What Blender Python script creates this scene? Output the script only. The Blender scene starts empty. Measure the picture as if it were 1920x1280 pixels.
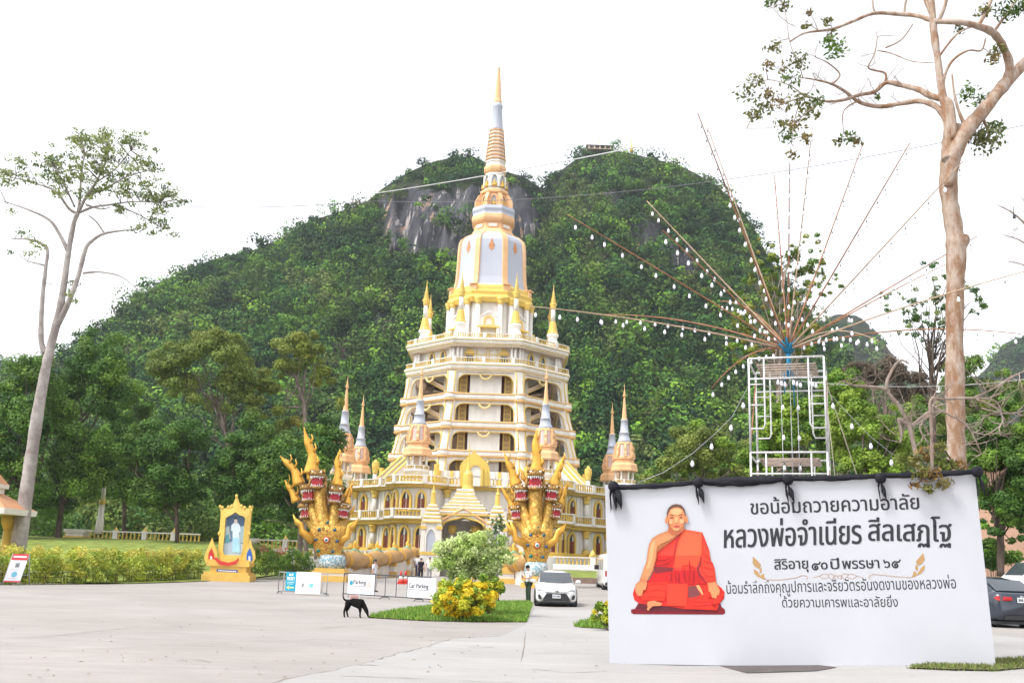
import bpy, math, random
import numpy as np
from mathutils import Vector, Matrix, noise
random.seed(7)
RNG = np.random.default_rng(7)
PI = math.pi
rad = math.radians
scene = bpy.context.scene
col = scene.collection

# ---------------------------------------------------------------- camera
CAM = np.array([0.0, 0.0, 1.6])
PITCH, ROLL, LENS = rad(12.65), rad(1.8), 35.0
FPX = LENS / 36 * 1920
_f = np.array([0, math.cos(PITCH), math.sin(PITCH)])
_r0 = np.array([1.0, 0, 0]); _u0 = np.array([0, -math.sin(PITCH), math.cos(PITCH)])
_R = _r0 * math.cos(ROLL) + _u0 * math.sin(ROLL)
_U = -_r0 * math.sin(ROLL) + _u0 * math.cos(ROLL)
cd = bpy.data.cameras.new('camera'); cam = bpy.data.objects.new('camera', cd); col.objects.link(cam)
cd.lens = LENS; cd.sensor_width = 36; cd.clip_start = .1; cd.clip_end = 5000
cam.matrix_world = Matrix(((_R[0], _U[0], -_f[0], CAM[0]), (_R[1], _U[1], -_f[1], CAM[1]),
                           (_R[2], _U[2], -_f[2], CAM[2]), (0, 0, 0, 1)))
scene.camera = cam

# ---------------------------------------------------------------- sky, sun, exposure
SUN_EL, SUN_AZ = rad(58), rad(240)          # azimuth measured from +Y clockwise
world = bpy.data.worlds.new("World"); scene.world = world; world.use_nodes = True
nt = world.node_tree; nt.nodes.clear()
sky = nt.nodes.new('ShaderNodeTexSky'); sky.sky_type = 'NISHITA'; sky.sun_disc = False
sky.sun_elevation = SUN_EL; sky.sun_rotation = SUN_AZ; sky.dust_density = 2.0; sky.air_density = 1.0; sky.altitude = 50
hsv = nt.nodes.new('ShaderNodeHueSaturation'); hsv.inputs['Saturation'].default_value = .13; hsv.inputs['Value'].default_value = 1.0
bg = nt.nodes.new('ShaderNodeBackground'); bg.inputs['Strength'].default_value = .15
wo = nt.nodes.new('ShaderNodeOutputWorld')
nt.links.new(sky.outputs[0], hsv.inputs['Color']); nt.links.new(hsv.outputs[0], bg.inputs['Color']); nt.links.new(bg.outputs[0], wo.inputs['Surface'])
sl = bpy.data.lights.new('sun', 'SUN'); sun = bpy.data.objects.new('sun', sl); col.objects.link(sun)
sl.energy = 1.1; sl.angle = rad(14); sl.color = (1, .96, .9)
sd = Vector((math.sin(SUN_AZ) * math.cos(SUN_EL), math.cos(SUN_AZ) * math.cos(SUN_EL), math.sin(SUN_EL)))
sun.rotation_euler = sd.to_track_quat('Z', 'Y').to_euler()
scene.view_settings.view_transform = 'Standard'; scene.view_settings.look = 'None'
scene.view_settings.exposure = 1.42; scene.view_settings.gamma = 1
scene.cycles.max_bounces = 6; scene.cycles.diffuse_bounces = 3; scene.cycles.glossy_bounces = 2
scene.cycles.transmission_bounces = 3; scene.cycles.transparent_max_bounces = 6
scene.cycles.caustics_reflective = False; scene.cycles.caustics_refractive = False

# ---------------------------------------------------------------- helpers: where things stand
def ss(a, b, x):
    t = min(1, max(0, (x - a) / (b - a))); return t * t * (3 - 2 * t)
def gz(x, y):
    return .26 * ss(2, 8, x) * (1 - ss(45, 65, y)) + .45 * ss(52, 74, y)
def ray(px, py): return _f * FPX + _R * (px - 960) - _U * (py - 640)
def P(px, py, Y):
    d = ray(px, py); return Vector(CAM + d * (Y / d[1]))
def G(px, py, z=None):
    d = ray(px, py)
    if z is not None: return Vector(CAM + d * ((z - CAM[2]) / d[2]))
    zz = 0
    for _ in range(25):
        q = CAM + d * ((zz - CAM[2]) / d[2]); zz = .5 * zz + .5 * gz(q[0], q[1])
    return Vector((q[0], q[1], gz(q[0], q[1])))
def ppm(px, py, Y):                                 # photograph pixels per metre at that place
    d = ray(px, py); q = d * (Y / d[1]); return FPX / float(q @ _f)

# ---------------------------------------------------------------- helpers: materials
MATS = {}
def mat(name, c, rough=.6, metal=0.0, var=.08, scale=3.0, bump=0.0, bscale=30.0, attr=False, spec=.5, stretch=None, trans=0.0, coat=0.0):
    """Procedural surface: base colour broken up by two sizes of noise, optional bump; attr multiplies by the mesh's own 'Col'."""
    if name in MATS: return MATS[name]
    m = bpy.data.materials.new(name); m.use_nodes = True; t = m.node_tree; n = t.nodes; L = t.links
    b = n['Principled BSDF']
    b.inputs['Roughness'].default_value = rough; b.inputs['Metallic'].default_value = metal
    b.inputs['Specular IOR Level'].default_value = spec; b.inputs['Coat Weight'].default_value = coat
    tc = n.new('ShaderNodeTexCoord'); mp = n.new('ShaderNodeMapping'); L.new(tc.outputs['Object'], mp.inputs[0])
    if stretch: mp.inputs['Scale'].default_value = stretch
    n1 = n.new('ShaderNodeTexNoise'); n1.inputs['Scale'].default_value = scale; n1.inputs['Detail'].default_value = 6; n1.inputs['Roughness'].default_value = .65
    L.new(mp.outputs[0], n1.inputs['Vector'])
    mr = n.new('ShaderNodeMapRange'); mr.inputs[1].default_value = .25; mr.inputs[2].default_value = .75
    mr.inputs[3].default_value = 1 - var * 1.6; mr.inputs[4].default_value = 1 + var
    L.new(n1.outputs['Fac'], mr.inputs[0])
    mx = n.new('ShaderNodeMix'); mx.data_type = 'RGBA'; mx.blend_type = 'MULTIPLY'; mx.inputs[0].default_value = 1
    if attr:
        a = n.new('ShaderNodeAttribute'); a.attribute_name = 'Col'
        m2 = n.new('ShaderNodeMix'); m2.data_type = 'RGBA'; m2.blend_type = 'MULTIPLY'; m2.inputs[0].default_value = 1
        m2.inputs[6].default_value = (*c, 1); L.new(a.outputs['Color'], m2.inputs[7]); L.new(m2.outputs[2], mx.inputs[6])
    else: mx.inputs[6].default_value = (*c, 1)
    L.new(mr.outputs[0], mx.inputs[7])
    L.new(mx.outputs[2], b.inputs['Base Color'])
    if bump:
        n2 = n.new('ShaderNodeTexNoise'); n2.inputs['Scale'].default_value = bscale; n2.inputs['Detail'].default_value = 4
        L.new(mp.outputs[0], n2.inputs['Vector'])
        bp = n.new('ShaderNodeBump'); bp.inputs['Strength'].default_value = bump; bp.inputs['Distance'].default_value = .02
        L.new(n2.outputs['Fac'], bp.inputs['Height']); L.new(bp.outputs[0], b.inputs['Normal'])
    if trans:
        tr = n.new('ShaderNodeBsdfTranslucent'); L.new(mx.outputs[2], tr.inputs['Color'])
        ms = n.new('ShaderNodeMixShader'); ms.inputs[0].default_value = trans
        L.new(b.outputs[0], ms.inputs[1]); L.new(tr.outputs[0], ms.inputs[2]); L.new(ms.outputs[0], n['Material Output'].inputs[0])
    MATS[name] = m; return m
def s2l(r, g, b):
    f = lambda v: ((v / 255 + .055) / 1.055) ** 2.4 if v > 10 else v / 255 / 12.92
    return (f(r), f(g), f(b))

# ---------------------------------------------------------------- helpers: meshes
class MB:
    """Collects faces (with a material slot and an own colour per vertex); build() links them as ONE mesh object."""
    def __init__(s): s.v = []; s.f = []; s.m = []; s.c = []; s.sm = []
    def add(s, vs, fs, mi=0, c=(1, 1, 1), smooth=False):
        k = len(s.v); s.v += [tuple(v) for v in vs]; s.c += [c] * len(vs)
        for f in fs: s.f.append(tuple(i + k for i in f)); s.m.append(mi); s.sm.append(smooth)
        return s
    def box(s, a, b, mi=0, c=(1, 1, 1)):
        x0, y0, z0 = a; x1, y1, z1 = b
        vs = [(x, y, z) for z in (z0, z1) for y in (y0, y1) for x in (x0, x1)]
        return s.add(vs, [(0, 2, 3, 1), (4, 5, 7, 6), (0, 1, 5, 4), (2, 6, 7, 3), (0, 4, 6, 2), (1, 3, 7, 5)], mi, c)
    def cbox(s, c0, size, rz=0, mi=0, c=(1, 1, 1)):
        cs, sn = math.cos(rz), math.sin(rz); vs = []
        for z in (-.5, .5):
            for y in (-.5, .5):
                for x in (-.5, .5):
                    X, Y = x * size[0], y * size[1]
                    vs.append((c0[0] + X * cs - Y * sn, c0[1] + X * sn + Y * cs, c0[2] + z * size[2]))
        return s.add(vs, [(0, 2, 3, 1), (4, 5, 7, 6), (0, 1, 5, 4), (2, 6, 7, 3), (0, 4, 6, 2), (1, 3, 7, 5)], mi, c)
    def loft(s, rings, mi=0, c=(1, 1, 1), smooth=True, close=True, cap=True):
        n = len(rings[0]); vs = [p for r in rings for p in r]; fs = []
        for i in range(len(rings) - 1):
            for j in range(n if close else n - 1):
                k = (j + 1) % n; fs.append((i * n + j, i * n + k, (i + 1) * n + k, (i + 1) * n + j))
        if cap and close: fs.append(tuple(range(n - 1, -1, -1))); fs.append(tuple((len(rings) - 1) * n + j for j in range(n)))
        return s.add(vs, fs, mi, c, smooth)
    def lathe(s, prof, n=16, rot=0.0, ctr=(0, 0), mi=0, c=(1, 1, 1), smooth=True, cap=True):
        rings = [[(ctr[0] + r * math.cos(rot + 2 * PI * j / n), ctr[1] + r * math.sin(rot + 2 * PI * j / n), z) for j in range(n)] for r, z in prof]
        return s.loft(rings, mi, c, smooth, True, cap)
    def tube(s, path, radii, n=8, mi=0, c=(1, 1, 1), cap=True, flat=1.0):
        path = [Vector(p) for p in path]
        if not hasattr(radii, '__len__'): radii = [radii] * len(path)
        rings = []; up = None
        for i, p in enumerate(path):
            d = (path[min(i + 1, len(path) - 1)] - path[max(i - 1, 0)])
            d = d.normalized() if d.length > 1e-9 else Vector((0, 0, 1))
            if up is None:
                up = Vector((0, 0, 1)) if abs(d.z) < .9 else Vector((1, 0, 0))
            a = (up - d * up.dot(d)); a = a.normalized() if a.length > 1e-6 else d.orthogonal().normalized()
            b = d.cross(a); up = a
            rings.append([p + (a * math.cos(2 * PI * j / n) + b * math.sin(2 * PI * j / n) * flat) * radii[i] for j in range(n)])
        return s.loft(rings, mi, c, n > 4, True, cap)
    def ball(s, ctr, rx, ry=None, rz=None, n=12, m=8, mi=0, c=(1, 1, 1)):
        ry = rx if ry is None else ry; rz = rx if rz is None else rz
        rings = []
        for i in range(m + 1):
            t = PI * i / m; q = max(.02, math.sin(t))
            rings.append([(ctr[0] + rx * q * math.cos(2 * PI * j / n), ctr[1] + ry * q * math.sin(2 * PI * j / n), ctr[2] - rz * math.cos(t)) for j in range(n)])
        return s.loft(rings, mi, c, True)
    def prism(s, poly, vec, mi=0, c=(1, 1, 1)):
        vec = Vector(vec); n = len(poly); a = [Vector(p) for p in poly]; b = [p + vec for p in a]
        fs = [tuple(range(n - 1, -1, -1)), tuple(range(n, 2 * n))] + [(i, (i + 1) % n, n + (i + 1) % n, n + i) for i in range(n)]
        return s.add(a + b, fs, mi, c)
    def build(s, name, mats, parent=None, loc=None, label=None):
        me = bpy.data.meshes.new(name); me.from_pydata([tuple(v) for v in s.v], [], s.f)
        if not isinstance(mats, (list, tuple)): mats = [mats]
        for m in mats: me.materials.append(m)
        me.polygons.foreach_set('material_index', s.m); me.polygons.foreach_set('use_smooth', s.sm)
        a = me.color_attributes.new('Col', 'FLOAT_COLOR', 'POINT')
        a.data.foreach_set('color', np.array([(*c, 1) for c in s.c], dtype=np.float32).ravel())
        me.update()
        o = bpy.data.objects.new(name, me); col.objects.link(o)
        if parent is not None: o.parent = parent
        if loc is not None: o.location = loc
        if label: o['label'] = label
        return o
def np_mesh(name, V, quads, colors, material, parent=None, smooth=False):
    """A big mesh from numpy arrays: V (n,3), quads (m,4) and a colour per vertex."""
    me = bpy.data.meshes.new(name); n, m = len(V), len(quads)
    me.vertices.add(n); me.vertices.foreach_set('co', V.astype(np.float32).ravel())
    me.loops.add(m * 4); me.loops.foreach_set('vertex_index', quads.astype(np.int32).ravel())
    me.polygons.add(m); me.polygons.foreach_set('loop_start', np.arange(0, m * 4, 4, dtype=np.int32))
    me.polygons.foreach_set('use_smooth', np.full(m, smooth))
    me.update(calc_edges=True)
    if colors is not None:
        a = me.color_attributes.new('Col', 'FLOAT_COLOR', 'POINT')
        a.data.foreach_set('color', np.concatenate([colors, np.ones((n, 1))], 1).astype(np.float32).ravel())
    for mm in (material if isinstance(material, (list, tuple)) else [material]): me.materials.append(mm)
    o = bpy.data.objects.new(name, me); col.objects.link(o)
    if parent is not None: o.parent = parent
    return o
def tag(o, label=None, cat=None, group=None, kind=None):
    if label: o['label'] = label
    if cat: o['category'] = cat
    if group: o['group'] = group
    if kind: o['kind'] = kind
    return o
def thing(name, label, cat, loc=(0, 0, 0), rz=0, group=None):
    o = bpy.data.objects.new(name, None); o.empty_display_size = .2; col.objects.link(o); o.location = loc; o.rotation_euler = (0, 0, rz)
    return tag(o, label, cat, group)
def copy_tree(o, parent=None):
    c = o.copy(); col.objects.link(c); c.parent = parent
    for ch in list(o.children): copy_tree(ch, c)
    return c
def text_mb(mb, body, M, rect, mi=0, c=(1, 1, 1), bold=0.0, depth=.002, shear=0):
    """Lettering filled into rect (u0,v0,u1,v1); M maps (u,v,d) to local space. Each outline is filled on its own, so crossing strokes stay whole."""
    from mathutils.geometry import tessellate_polygon
    cu = bpy.data.curves.new('lettering', 'FONT'); cu.body = body; cu.shear = shear; cu.resolution_u = 4; cu.fill_mode = 'NONE'
    o = bpy.data.objects.new('lettering', cu); col.objects.link(o); bpy.context.view_layer.update()
    me = bpy.data.meshes.new_from_object(o.evaluated_get(bpy.context.evaluated_depsgraph_get()))
    vs = np.array([v.co[:] for v in me.vertices]); lo, hi = vs.min(0), vs.max(0); nb = {}
    for e in me.edges: a, b = e.vertices; nb.setdefault(a, []).append(b); nb.setdefault(b, []).append(a)
    seen, loops = set(), []
    for s0 in nb:
        if s0 in seen: continue
        L_ = [s0]; seen.add(s0); cur = s0
        while True:
            nx = [q for q in nb[cur] if q not in seen]
            if not nx: break
            cur = nx[0]; seen.add(cur); L_.append(cur)
        if len(L_) > 2: loops.append(sorted(L_) if max(L_) - min(L_) == len(L_) - 1 else L_)
    area = lambda L_: sum(vs[L_[i - 1]][0] * vs[L_[i]][1] - vs[L_[i]][0] * vs[L_[i - 1]][1] for i in range(len(L_))) / 2
    ar = [area(L_) for L_ in loops]; sg = np.sign(sum(a_ for a_ in ar)) or 1
    outs = [i for i in range(len(loops)) if ar[i] * sg > 0]; holes = {i: [] for i in outs}
    for j in range(len(loops)):
        if j in holes: continue
        x, y = vs[loops[j][0]][:2]; best = None
        for i in outs:
            if abs(ar[i]) > abs(ar[j]) and in_poly(x, y, [tuple(vs[q][:2]) for q in loops[i]]) and (best is None or abs(ar[i]) < abs(ar[best])): best = i
        if best is not None: holes[best].append(j)
    u0, v0, u1, v1 = rect; sx, sy = (u1 - u0) / (hi[0] - lo[0]), (v1 - v0) / (hi[1] - lo[1])
    for n_, i in enumerate(outs):
        polys = [[Vector((vs[q][0], vs[q][1], 0)) for q in loops[k]] for k in [i] + holes[i]]; flat = [p for P_ in polys for p in P_]
        mb.add([M(u0 + (p.x - lo[0]) * sx, v0 + (p.y - lo[1]) * sy, depth + .0002 * (n_ % 3)) for p in flat], [tuple(t_) for t_ in tessellate_polygon(polys)], mi, c)
    bpy.data.objects.remove(o); bpy.data.curves.remove(cu); bpy.data.meshes.remove(me)
def in_poly(x, y, poly):
    c = False; n = len(poly)
    for i in range(n):
        x1, y1 = poly[i]; x2, y2 = poly[i - 1]
        if (y1 > y) != (y2 > y) and x < (x2 - x1) * (y - y1) / (y2 - y1) + x1: c = not c
    return c

# ---------------------------------------------------------------- helpers: leaves
def leaf_cloud(centers, radii, counts, size, cols, squash=.8, out=.55, shell=.55, droop=0.0, aspect=.55, rng=RNG, flatten=0.0, lv=.18):
    """Leaf quads on the shells of many clumps. centers (k,3), radii (k,), counts (k,), cols (k,3) -> V, Q, C."""
    idx = np.repeat(np.arange(len(centers)), counts); n = len(idx)
    d = rng.normal(size=(n, 3)); d /= np.linalg.norm(d, axis=1)[:, None]
    rr = radii[idx] * (shell + (1 - shell) * rng.random(n) ** .6) * (1 + .12 * rng.normal(size=n))
    p = centers[idx] + d * rr[:, None] * np.array([1, 1, squash])
    nr = rng.normal(size=(n, 3)); nr /= np.linalg.norm(nr, axis=1)[:, None]
    nn = d * out + nr * (1 - out) + np.array([0, 0, .25 + flatten]); nn /= np.linalg.norm(nn, axis=1)[:, None]
    t = np.cross(nn, rng.normal(size=(n, 3))); t /= np.linalg.norm(t, axis=1)[:, None] + 1e-9
    if droop: t = t * (1 - droop) + np.array([0, 0, -1]) * droop; t -= nn * (t * nn).sum(1)[:, None]; t /= np.linalg.norm(t, axis=1)[:, None] + 1e-9
    b = np.cross(nn, t)
    s = (size if np.isscalar(size) else size[idx]) * (.65 + .7 * rng.random(n)); s = s[:, None]
    V = np.empty((n, 4, 3)); V[:, 0] = p - t * s * .5; V[:, 1] = p + b * s * .5 * aspect + t * s * .05; V[:, 2] = p + t * s * .5; V[:, 3] = p - b * s * .5 * aspect + t * s * .05
    c = cols[idx] * (1 - lv + 2 * lv * rng.random(n))[:, None]
    C = np.repeat(c[:, None, :], 4, 1)
    return V.reshape(-1, 3), np.arange(n * 4).reshape(-1, 4), C.reshape(-1, 3)
def fbm(x, y, z=0.0, o=4):
    v = 0; a = 1; s = 0
    for _ in range(o): v += a * noise.noise((x, y, z)); s += a; a *= .5; x *= 2.03; y *= 2.03; z *= 2.03
    return v / s
# ================================================================ ground, plaza, hills
def ground_grid(xs, ys, dz):
    V = [(x, y, gz(x, y) + dz) for y in ys for x in xs]; n = len(xs)
    return V, [(j * n + i, j * n + i + 1, (j + 1) * n + i + 1, (j + 1) * n + i) for j in range(len(ys) - 1) for i in range(n - 1)]
def sheet(mb, poly, dz, step=1.5, mi=0, c=(1, 1, 1)):
    """A polygon on the ground plane, cut fine enough to follow the ground."""
    import bmesh
    bm = bmesh.new(); bm.faces.new([bm.verts.new((p[0], p[1], 0)) for p in poly]); bmesh.ops.triangulate(bm, faces=bm.faces[:])
    xs = [p[0] for p in poly]; ys = [p[1] for p in poly]
    for ax, a, b in ((0, min(xs), max(xs)), (1, min(ys), max(ys))):
        v = math.floor(a / step) * step + step
        while v < b:
            no = [0, 0, 0]; no[ax] = 1; co = [0, 0, 0]; co[ax] = v
            bmesh.ops.bisect_plane(bm, geom=bm.verts[:] + bm.edges[:] + bm.faces[:], plane_co=co, plane_no=no); v += step
    bm.normal_update(); bm.verts.index_update()
    flip = sum(f.normal.z * f.calc_area() for f in bm.faces) < 0
    mb.add([(v.co.x, v.co.y, gz(v.co.x, v.co.y) + dz) for v in bm.verts], [tuple(v.index for v in (reversed(f.verts) if flip else f.verts)) for f in bm.faces], mi, c)
    bm.free()

m_earth = mat('earth', (.10, .105, .05), .95, var=.3, scale=.15)
xs = [-1500, -700, -300, -150] + list(range(-90, 61, 3)) + [100, 200, 400, 900, 1500]
ys = [-60, -20] + list(range(-4, 121, 3)) + [140, 180, 260, 500, 1000, 2200]
gm = MB(); V, Fs = ground_grid(xs, ys, -.05); gm.add(V, Fs)
tag(gm.build('ground', m_earth), kind='structure')

def concrete(name, c, var, tint):
    m = bpy.data.materials.new(name); m.use_nodes = True; t = m.node_tree; n = t.nodes; L = t.links; b = n['Principled BSDF']
    tc = n.new('ShaderNodeTexCoord')
    def noi(sc, det, stretch, rough=.6):
        mp = n.new('ShaderNodeMapping'); mp.inputs['Scale'].default_value = stretch; L.new(tc.outputs['Object'], mp.inputs[0])
        q = n.new('ShaderNodeTexNoise'); q.inputs['Scale'].default_value = sc; q.inputs['Detail'].default_value = det; q.inputs['Roughness'].default_value = rough
        L.new(mp.outputs[0], q.inputs['Vector']); return q.outputs['Fac']
    def rng_(x, a, bb, lo, hi):
        q = n.new('ShaderNodeMapRange'); q.inputs[1].default_value = a; q.inputs[2].default_value = bb; q.inputs[3].default_value = lo; q.inputs[4].default_value = hi
        L.new(x, q.inputs[0]); return q.outputs[0]
    def mul(a, bb):
        q = n.new('ShaderNodeMath'); q.operation = 'MULTIPLY'; L.new(a, q.inputs[0]); L.new(bb, q.inputs[1]); return q.outputs[0]
    big = rng_(noi(.22, 5, (1, 1, 1), .7), .3, .7, 1 - var, 1 + var * .5)
    streak = rng_(noi(1.1, 6, (.35, 3.2, 1), .7), .3, .72, 1 - var * .9, 1.04)
    fine = rng_(noi(22, 4, (1, 1, 1), .7), .25, .7, .9, 1.05)
    stain = rng_(noi(.7, 7, (.8, 1.6, 1), .75), .60, .75, 1.0, .84)
    v = mul(mul(mul(big, streak), fine), stain)
    tn = n.new('ShaderNodeMix'); tn.data_type = 'RGBA'; tn.inputs[6].default_value = (*c, 1); tn.inputs[7].default_value = (*tint, 1)
    L.new(rng_(noi(.13, 4, (1, 1.4, 1), .6), .35, .65, 0, 1), tn.inputs[0])
    mx = n.new('ShaderNodeMix'); mx.data_type = 'RGBA'; mx.blend_type = 'MULTIPLY'; mx.inputs[0].default_value = 1
    L.new(tn.outputs[2], mx.inputs[6]); L.new(v, mx.inputs[7]); L.new(mx.outputs[2], b.inputs['Base Color'])
    b.inputs['Roughness'].default_value = .85; b.inputs['Specular IOR Level'].default_value = .25
    bp = n.new('ShaderNodeBump'); bp.inputs['Strength'].default_value = .25; bp.inputs['Distance'].default_value = .01
    L.new(noi(9, 5, (1, 1, 1), .7), bp.inputs['Height']); L.new(bp.outputs[0], b.inputs['Normal'])
    return m
m_conc = concrete('concrete_warm', (.315, .288, .270), .16, (.345, .322, .308))
m_conc2 = concrete('concrete_grey', (.345, .332, .323), .13, (.37, .357, .348))
m_crack = mat('crack_dirt', (.22, .18, .15), .95, var=.4, scale=2)

hedge_a, hedge_b = G(0, 1096), G(592, 1081)              # the plaza's far edge on the hedge side
edge = [(hedge_a.x - 14, hedge_a.y - 9), (hedge_a.x, hedge_a.y), (hedge_b.x, hedge_b.y), (-13.5, 74.5), (-12, 92), (8, 92), (9.5, 70), (14, 62), (60, 62), (60, -30), (-40, -30)]
pm = MB(); sheet(pm, edge, 0, 1.0)
plaza = tag(pm.build('plaza_pavement', m_conc), kind='structure')
# the paler pour in the near part, its edge the long crack
ck = [G(x, y) for x, y in ((200, 1290), (500, 1283), (560, 1270), (640, 1253), (690, 1243), (740, 1227), (800, 1213), (850, 1197), (940, 1193))]
ck = [(p.x, p.y) for p in ck]
near = [(-3.2, 8)] + ck[1:] + [tuple(G(985, 1171)[:2]), tuple(G(1003, 1140)[:2]), tuple(G(1500, 1150)[:2]), (16, 8)]
nm = MB(); sheet(nm, near, .010, 1.0); tag(nm.build('pale_pavement', m_conc2), kind='structure')
def crack_line(mb, pts, w, jit=.05, dz=.016):
    pts = [Vector((p[0], p[1], 0)) for p in pts]; fine = []
    for a, b in zip(pts, pts[1:]):
        k = max(2, int((b - a).length / .18))
        for i in range(k):
            q = a.lerp(b, i / k); q.x += random.uniform(-jit, jit); q.y += random.uniform(-jit, jit); fine.append(q)
    fine.append(pts[-1]); L_ = []; R_ = []
    for i, q in enumerate(fine):
        d = fine[min(i + 1, len(fine) - 1)] - fine[max(i - 1, 0)]; nn = Vector((-d.y, d.x, 0)).normalized() * w * random.uniform(.3, 1.2)
        z = gz(q.x, q.y) + dz; L_.append((q.x + nn.x, q.y + nn.y, z)); R_.append((q.x - nn.x, q.y - nn.y, z))
    n = len(fine); mb.add(L_ + R_, [(i, n + i, n + i + 1, i + 1) for i in range(n - 1)])
cm = MB()
crack_line(cm, ck[1:], .014, .04)
g2 = lambda *ps: [tuple(G(x, y)[:2]) for x, y in ps]
crack_line(cm, g2((640, 1268), (760, 1272), (930, 1280), (1100, 1288)), .012, .008)
crack_line(cm, g2((0, 1198), (90, 1193), (180, 1183), (260, 1176)), .012, .01)
crack_line(cm, g2((600, 1178), (640, 1174), (700, 1171)), .02, .03)
crack_line(cm, g2((310, 1172), (345, 1174), (380, 1176)), .014, .03)
crack_line(cm, g2((985, 1185), (983, 1210), (977, 1240)), .010, .006)
crack_line(cm, g2((700, 1168), (800, 1169), (985, 1171)), .02, .03)
crack_line(cm, g2((1000, 1140), (1500, 1160)), .012, .004)
crack_line(cm, g2((0, 1140), (300, 1133), (640, 1127)), .012, .006)
crack_line(cm, g2((-100, 1230), (200, 1216), (420, 1206), (640, 1197)), .010, .006)

crack_line(cm, g2((880, 1213), (905, 1215), (925, 1214)), .016, .02); crack_line(cm, g2((672, 1248), (690, 1247), (710, 1248)), .02, .03); crack_line(cm, g2((560, 1105), (800, 1112)), .010, .006)
crack_line(cm, g2((1000, 1255), (1060, 1262), (1140, 1259)), .012, .03); crack_line(cm, g2((330, 1240), (360, 1236), (395, 1241)), .014, .03)
cm.build('crack', m_crack, plaza)
lt = MB(); rgl = np.random.default_rng(9)                    # dry leaves and grit lying about
for _ in range(170):
    q = G(rgl.uniform(-50, 1140), rgl.uniform(1105, 1275)); a = rgl.uniform(0, 6.3); s_ = rgl.uniform(.012, .05); z = q.z + .018; d = Vector((math.cos(a) * s_, math.sin(a) * s_, 0)); e = Vector((-d.y, d.x, 0)) * .45
    lt.add([Vector((q.x, q.y, z)) - d, Vector((q.x, q.y, z + .01)) + e, Vector((q.x, q.y, z + .004)) + d, Vector((q.x, q.y, z)) - e], [(0, 1, 2, 3)], 0, (1, 1, 1))
tag(lt.build('fallen_leaves', mat('dry_leaf', (.24, .17, .10), .9, var=.5, scale=.7)), 'dry leaves and grit scattered over the concrete', 'litter', kind='stuff')

# ---------------------------------------------------------------- the hill: a real ridge some 380 m off
SKY = [(-900, 900), (-500, 800), (-150, 745), (20, 705), (90, 675), (150, 640), (200, 605), (250, 560), (300, 527), (370, 492), (420, 476), (470, 467), (530, 442), (580, 410), (640, 392),
       (690, 372), (720, 347), (760, 322), (800, 303), (850, 290), (890, 290), (915, 302), (950, 318), (985, 328), (1008, 345), (1020, 352), (1040, 324), (1075, 298),
       (1110, 279), (1140, 276), (1185, 284), (1220, 293), (1270, 304), (1310, 324), (1350, 349), (1385, 382), (1400, 402), (1420, 440), (1450, 492), (1500, 566), (1540, 610),
       (1580, 665), (1640, 730), (1720, 800), (1850, 850), (2300, 930), (2700, 1000)]
saz, ste = [], []
for x, y in SKY:
    d = ray(x, y + 4); saz.append(math.atan2(d[0], d[1])); ste.append(d[2] / math.hypot(d[0], d[1]))
D0, D1 = 185.0, 380.0
def hill_point(az, t):
    te = float(np.interp(az, saz, ste)); tt = min(t, 1)
    g = 1 - (1 - tt) ** 1.45
    D = D0 + (D1 - D0) * t + 34 * fbm(az * 9, tt * 2.2, 3.1, 5) * min(1, tt * 3) * (1 if t <= 1 else 1)
    D += 26 * max(0, 1 - abs(az - gully - (1 - tt) * .02) / .035) * tt
    z = max(-2, te * g * D + 1.6 - 3 * (1 - tt))
    if t > 1: z *= max(0, 1 - (t - 1) * 2.2)
    return D * math.sin(az), D * math.cos(az), z
gd = ray(1020, 352); gully = math.atan2(gd[0], gd[1])
def project(x, y, z):
    v = np.array([x, y, z]) - CAM; w = v @ _f
    return 960 + FPX * (v @ _R) / w, 640 - FPX * (v @ _U) / w
ROCK = [[(722, 368), (770, 346), (815, 354), (862, 360), (905, 346), (940, 332), (1000, 366), (1012, 440), (990, 460), (955, 455), (905, 425), (884, 438), (872, 462), (842, 474), (800, 476), (762, 488), (732, 474), (718, 432)],
        [(1170, 420), (1215, 408), (1252, 424), (1256, 466), (1215, 474), (1176, 462)], [(1248, 458), (1306, 462), (1312, 512), (1262, 514)], [(1134, 358), (1164, 355), (1166, 405), (1136, 402)],
        [(632, 650), (660, 648), (664, 700), (640, 706)], [(596, 640), (640, 640), (640, 690), (612, 690)], [(1085, 590), (1110, 585), (1120, 612), (1090, 615)], [(1222, 500), (1246, 505), (1240, 525), (1216, 520)], [(700, 590), (745, 600), (740, 640), (690, 640)]]
def rockiness(px, py):
    jx = px + 14 * noise.noise((px * .03, py * .02, 0)); jy = py + 20 * noise.noise((px * .06, py * .03, 5))
    for p in ROCK:
        if in_poly(jx, jy, p): return 1.0
    return 0.0
NA, NT = 420, 110
azs = np.linspace(-.95, .95, NA); V = []; C = []
for j in range(NT + 12):
    t = j / (NT - 1)
    for a in azs:
        q = hill_point(float(a), t); rk = 0.0
        if t <= 1.02: rk = rockiness(*project(*q))
        if rk:                                            # the bare cliffs are ledged and fluted
            k = 7 * noise.noise((float(a) * 90, q[2] * .02, 1)) + 4.5 * noise.noise((float(a) * 260, q[2] * .05, 4)); L_ = math.hypot(q[0], q[1])
            q = (q[0] * (1 + k / L_), q[1] * (1 + k / L_), q[2])
        V.append(q); C.append((rk, rk, rk))
n = NA; Q = [(j * n + i, j * n + i + 1, (j + 1) * n + i + 1, (j + 1) * n + i) for j in range(NT + 11) for i in range(n - 1)]
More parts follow.
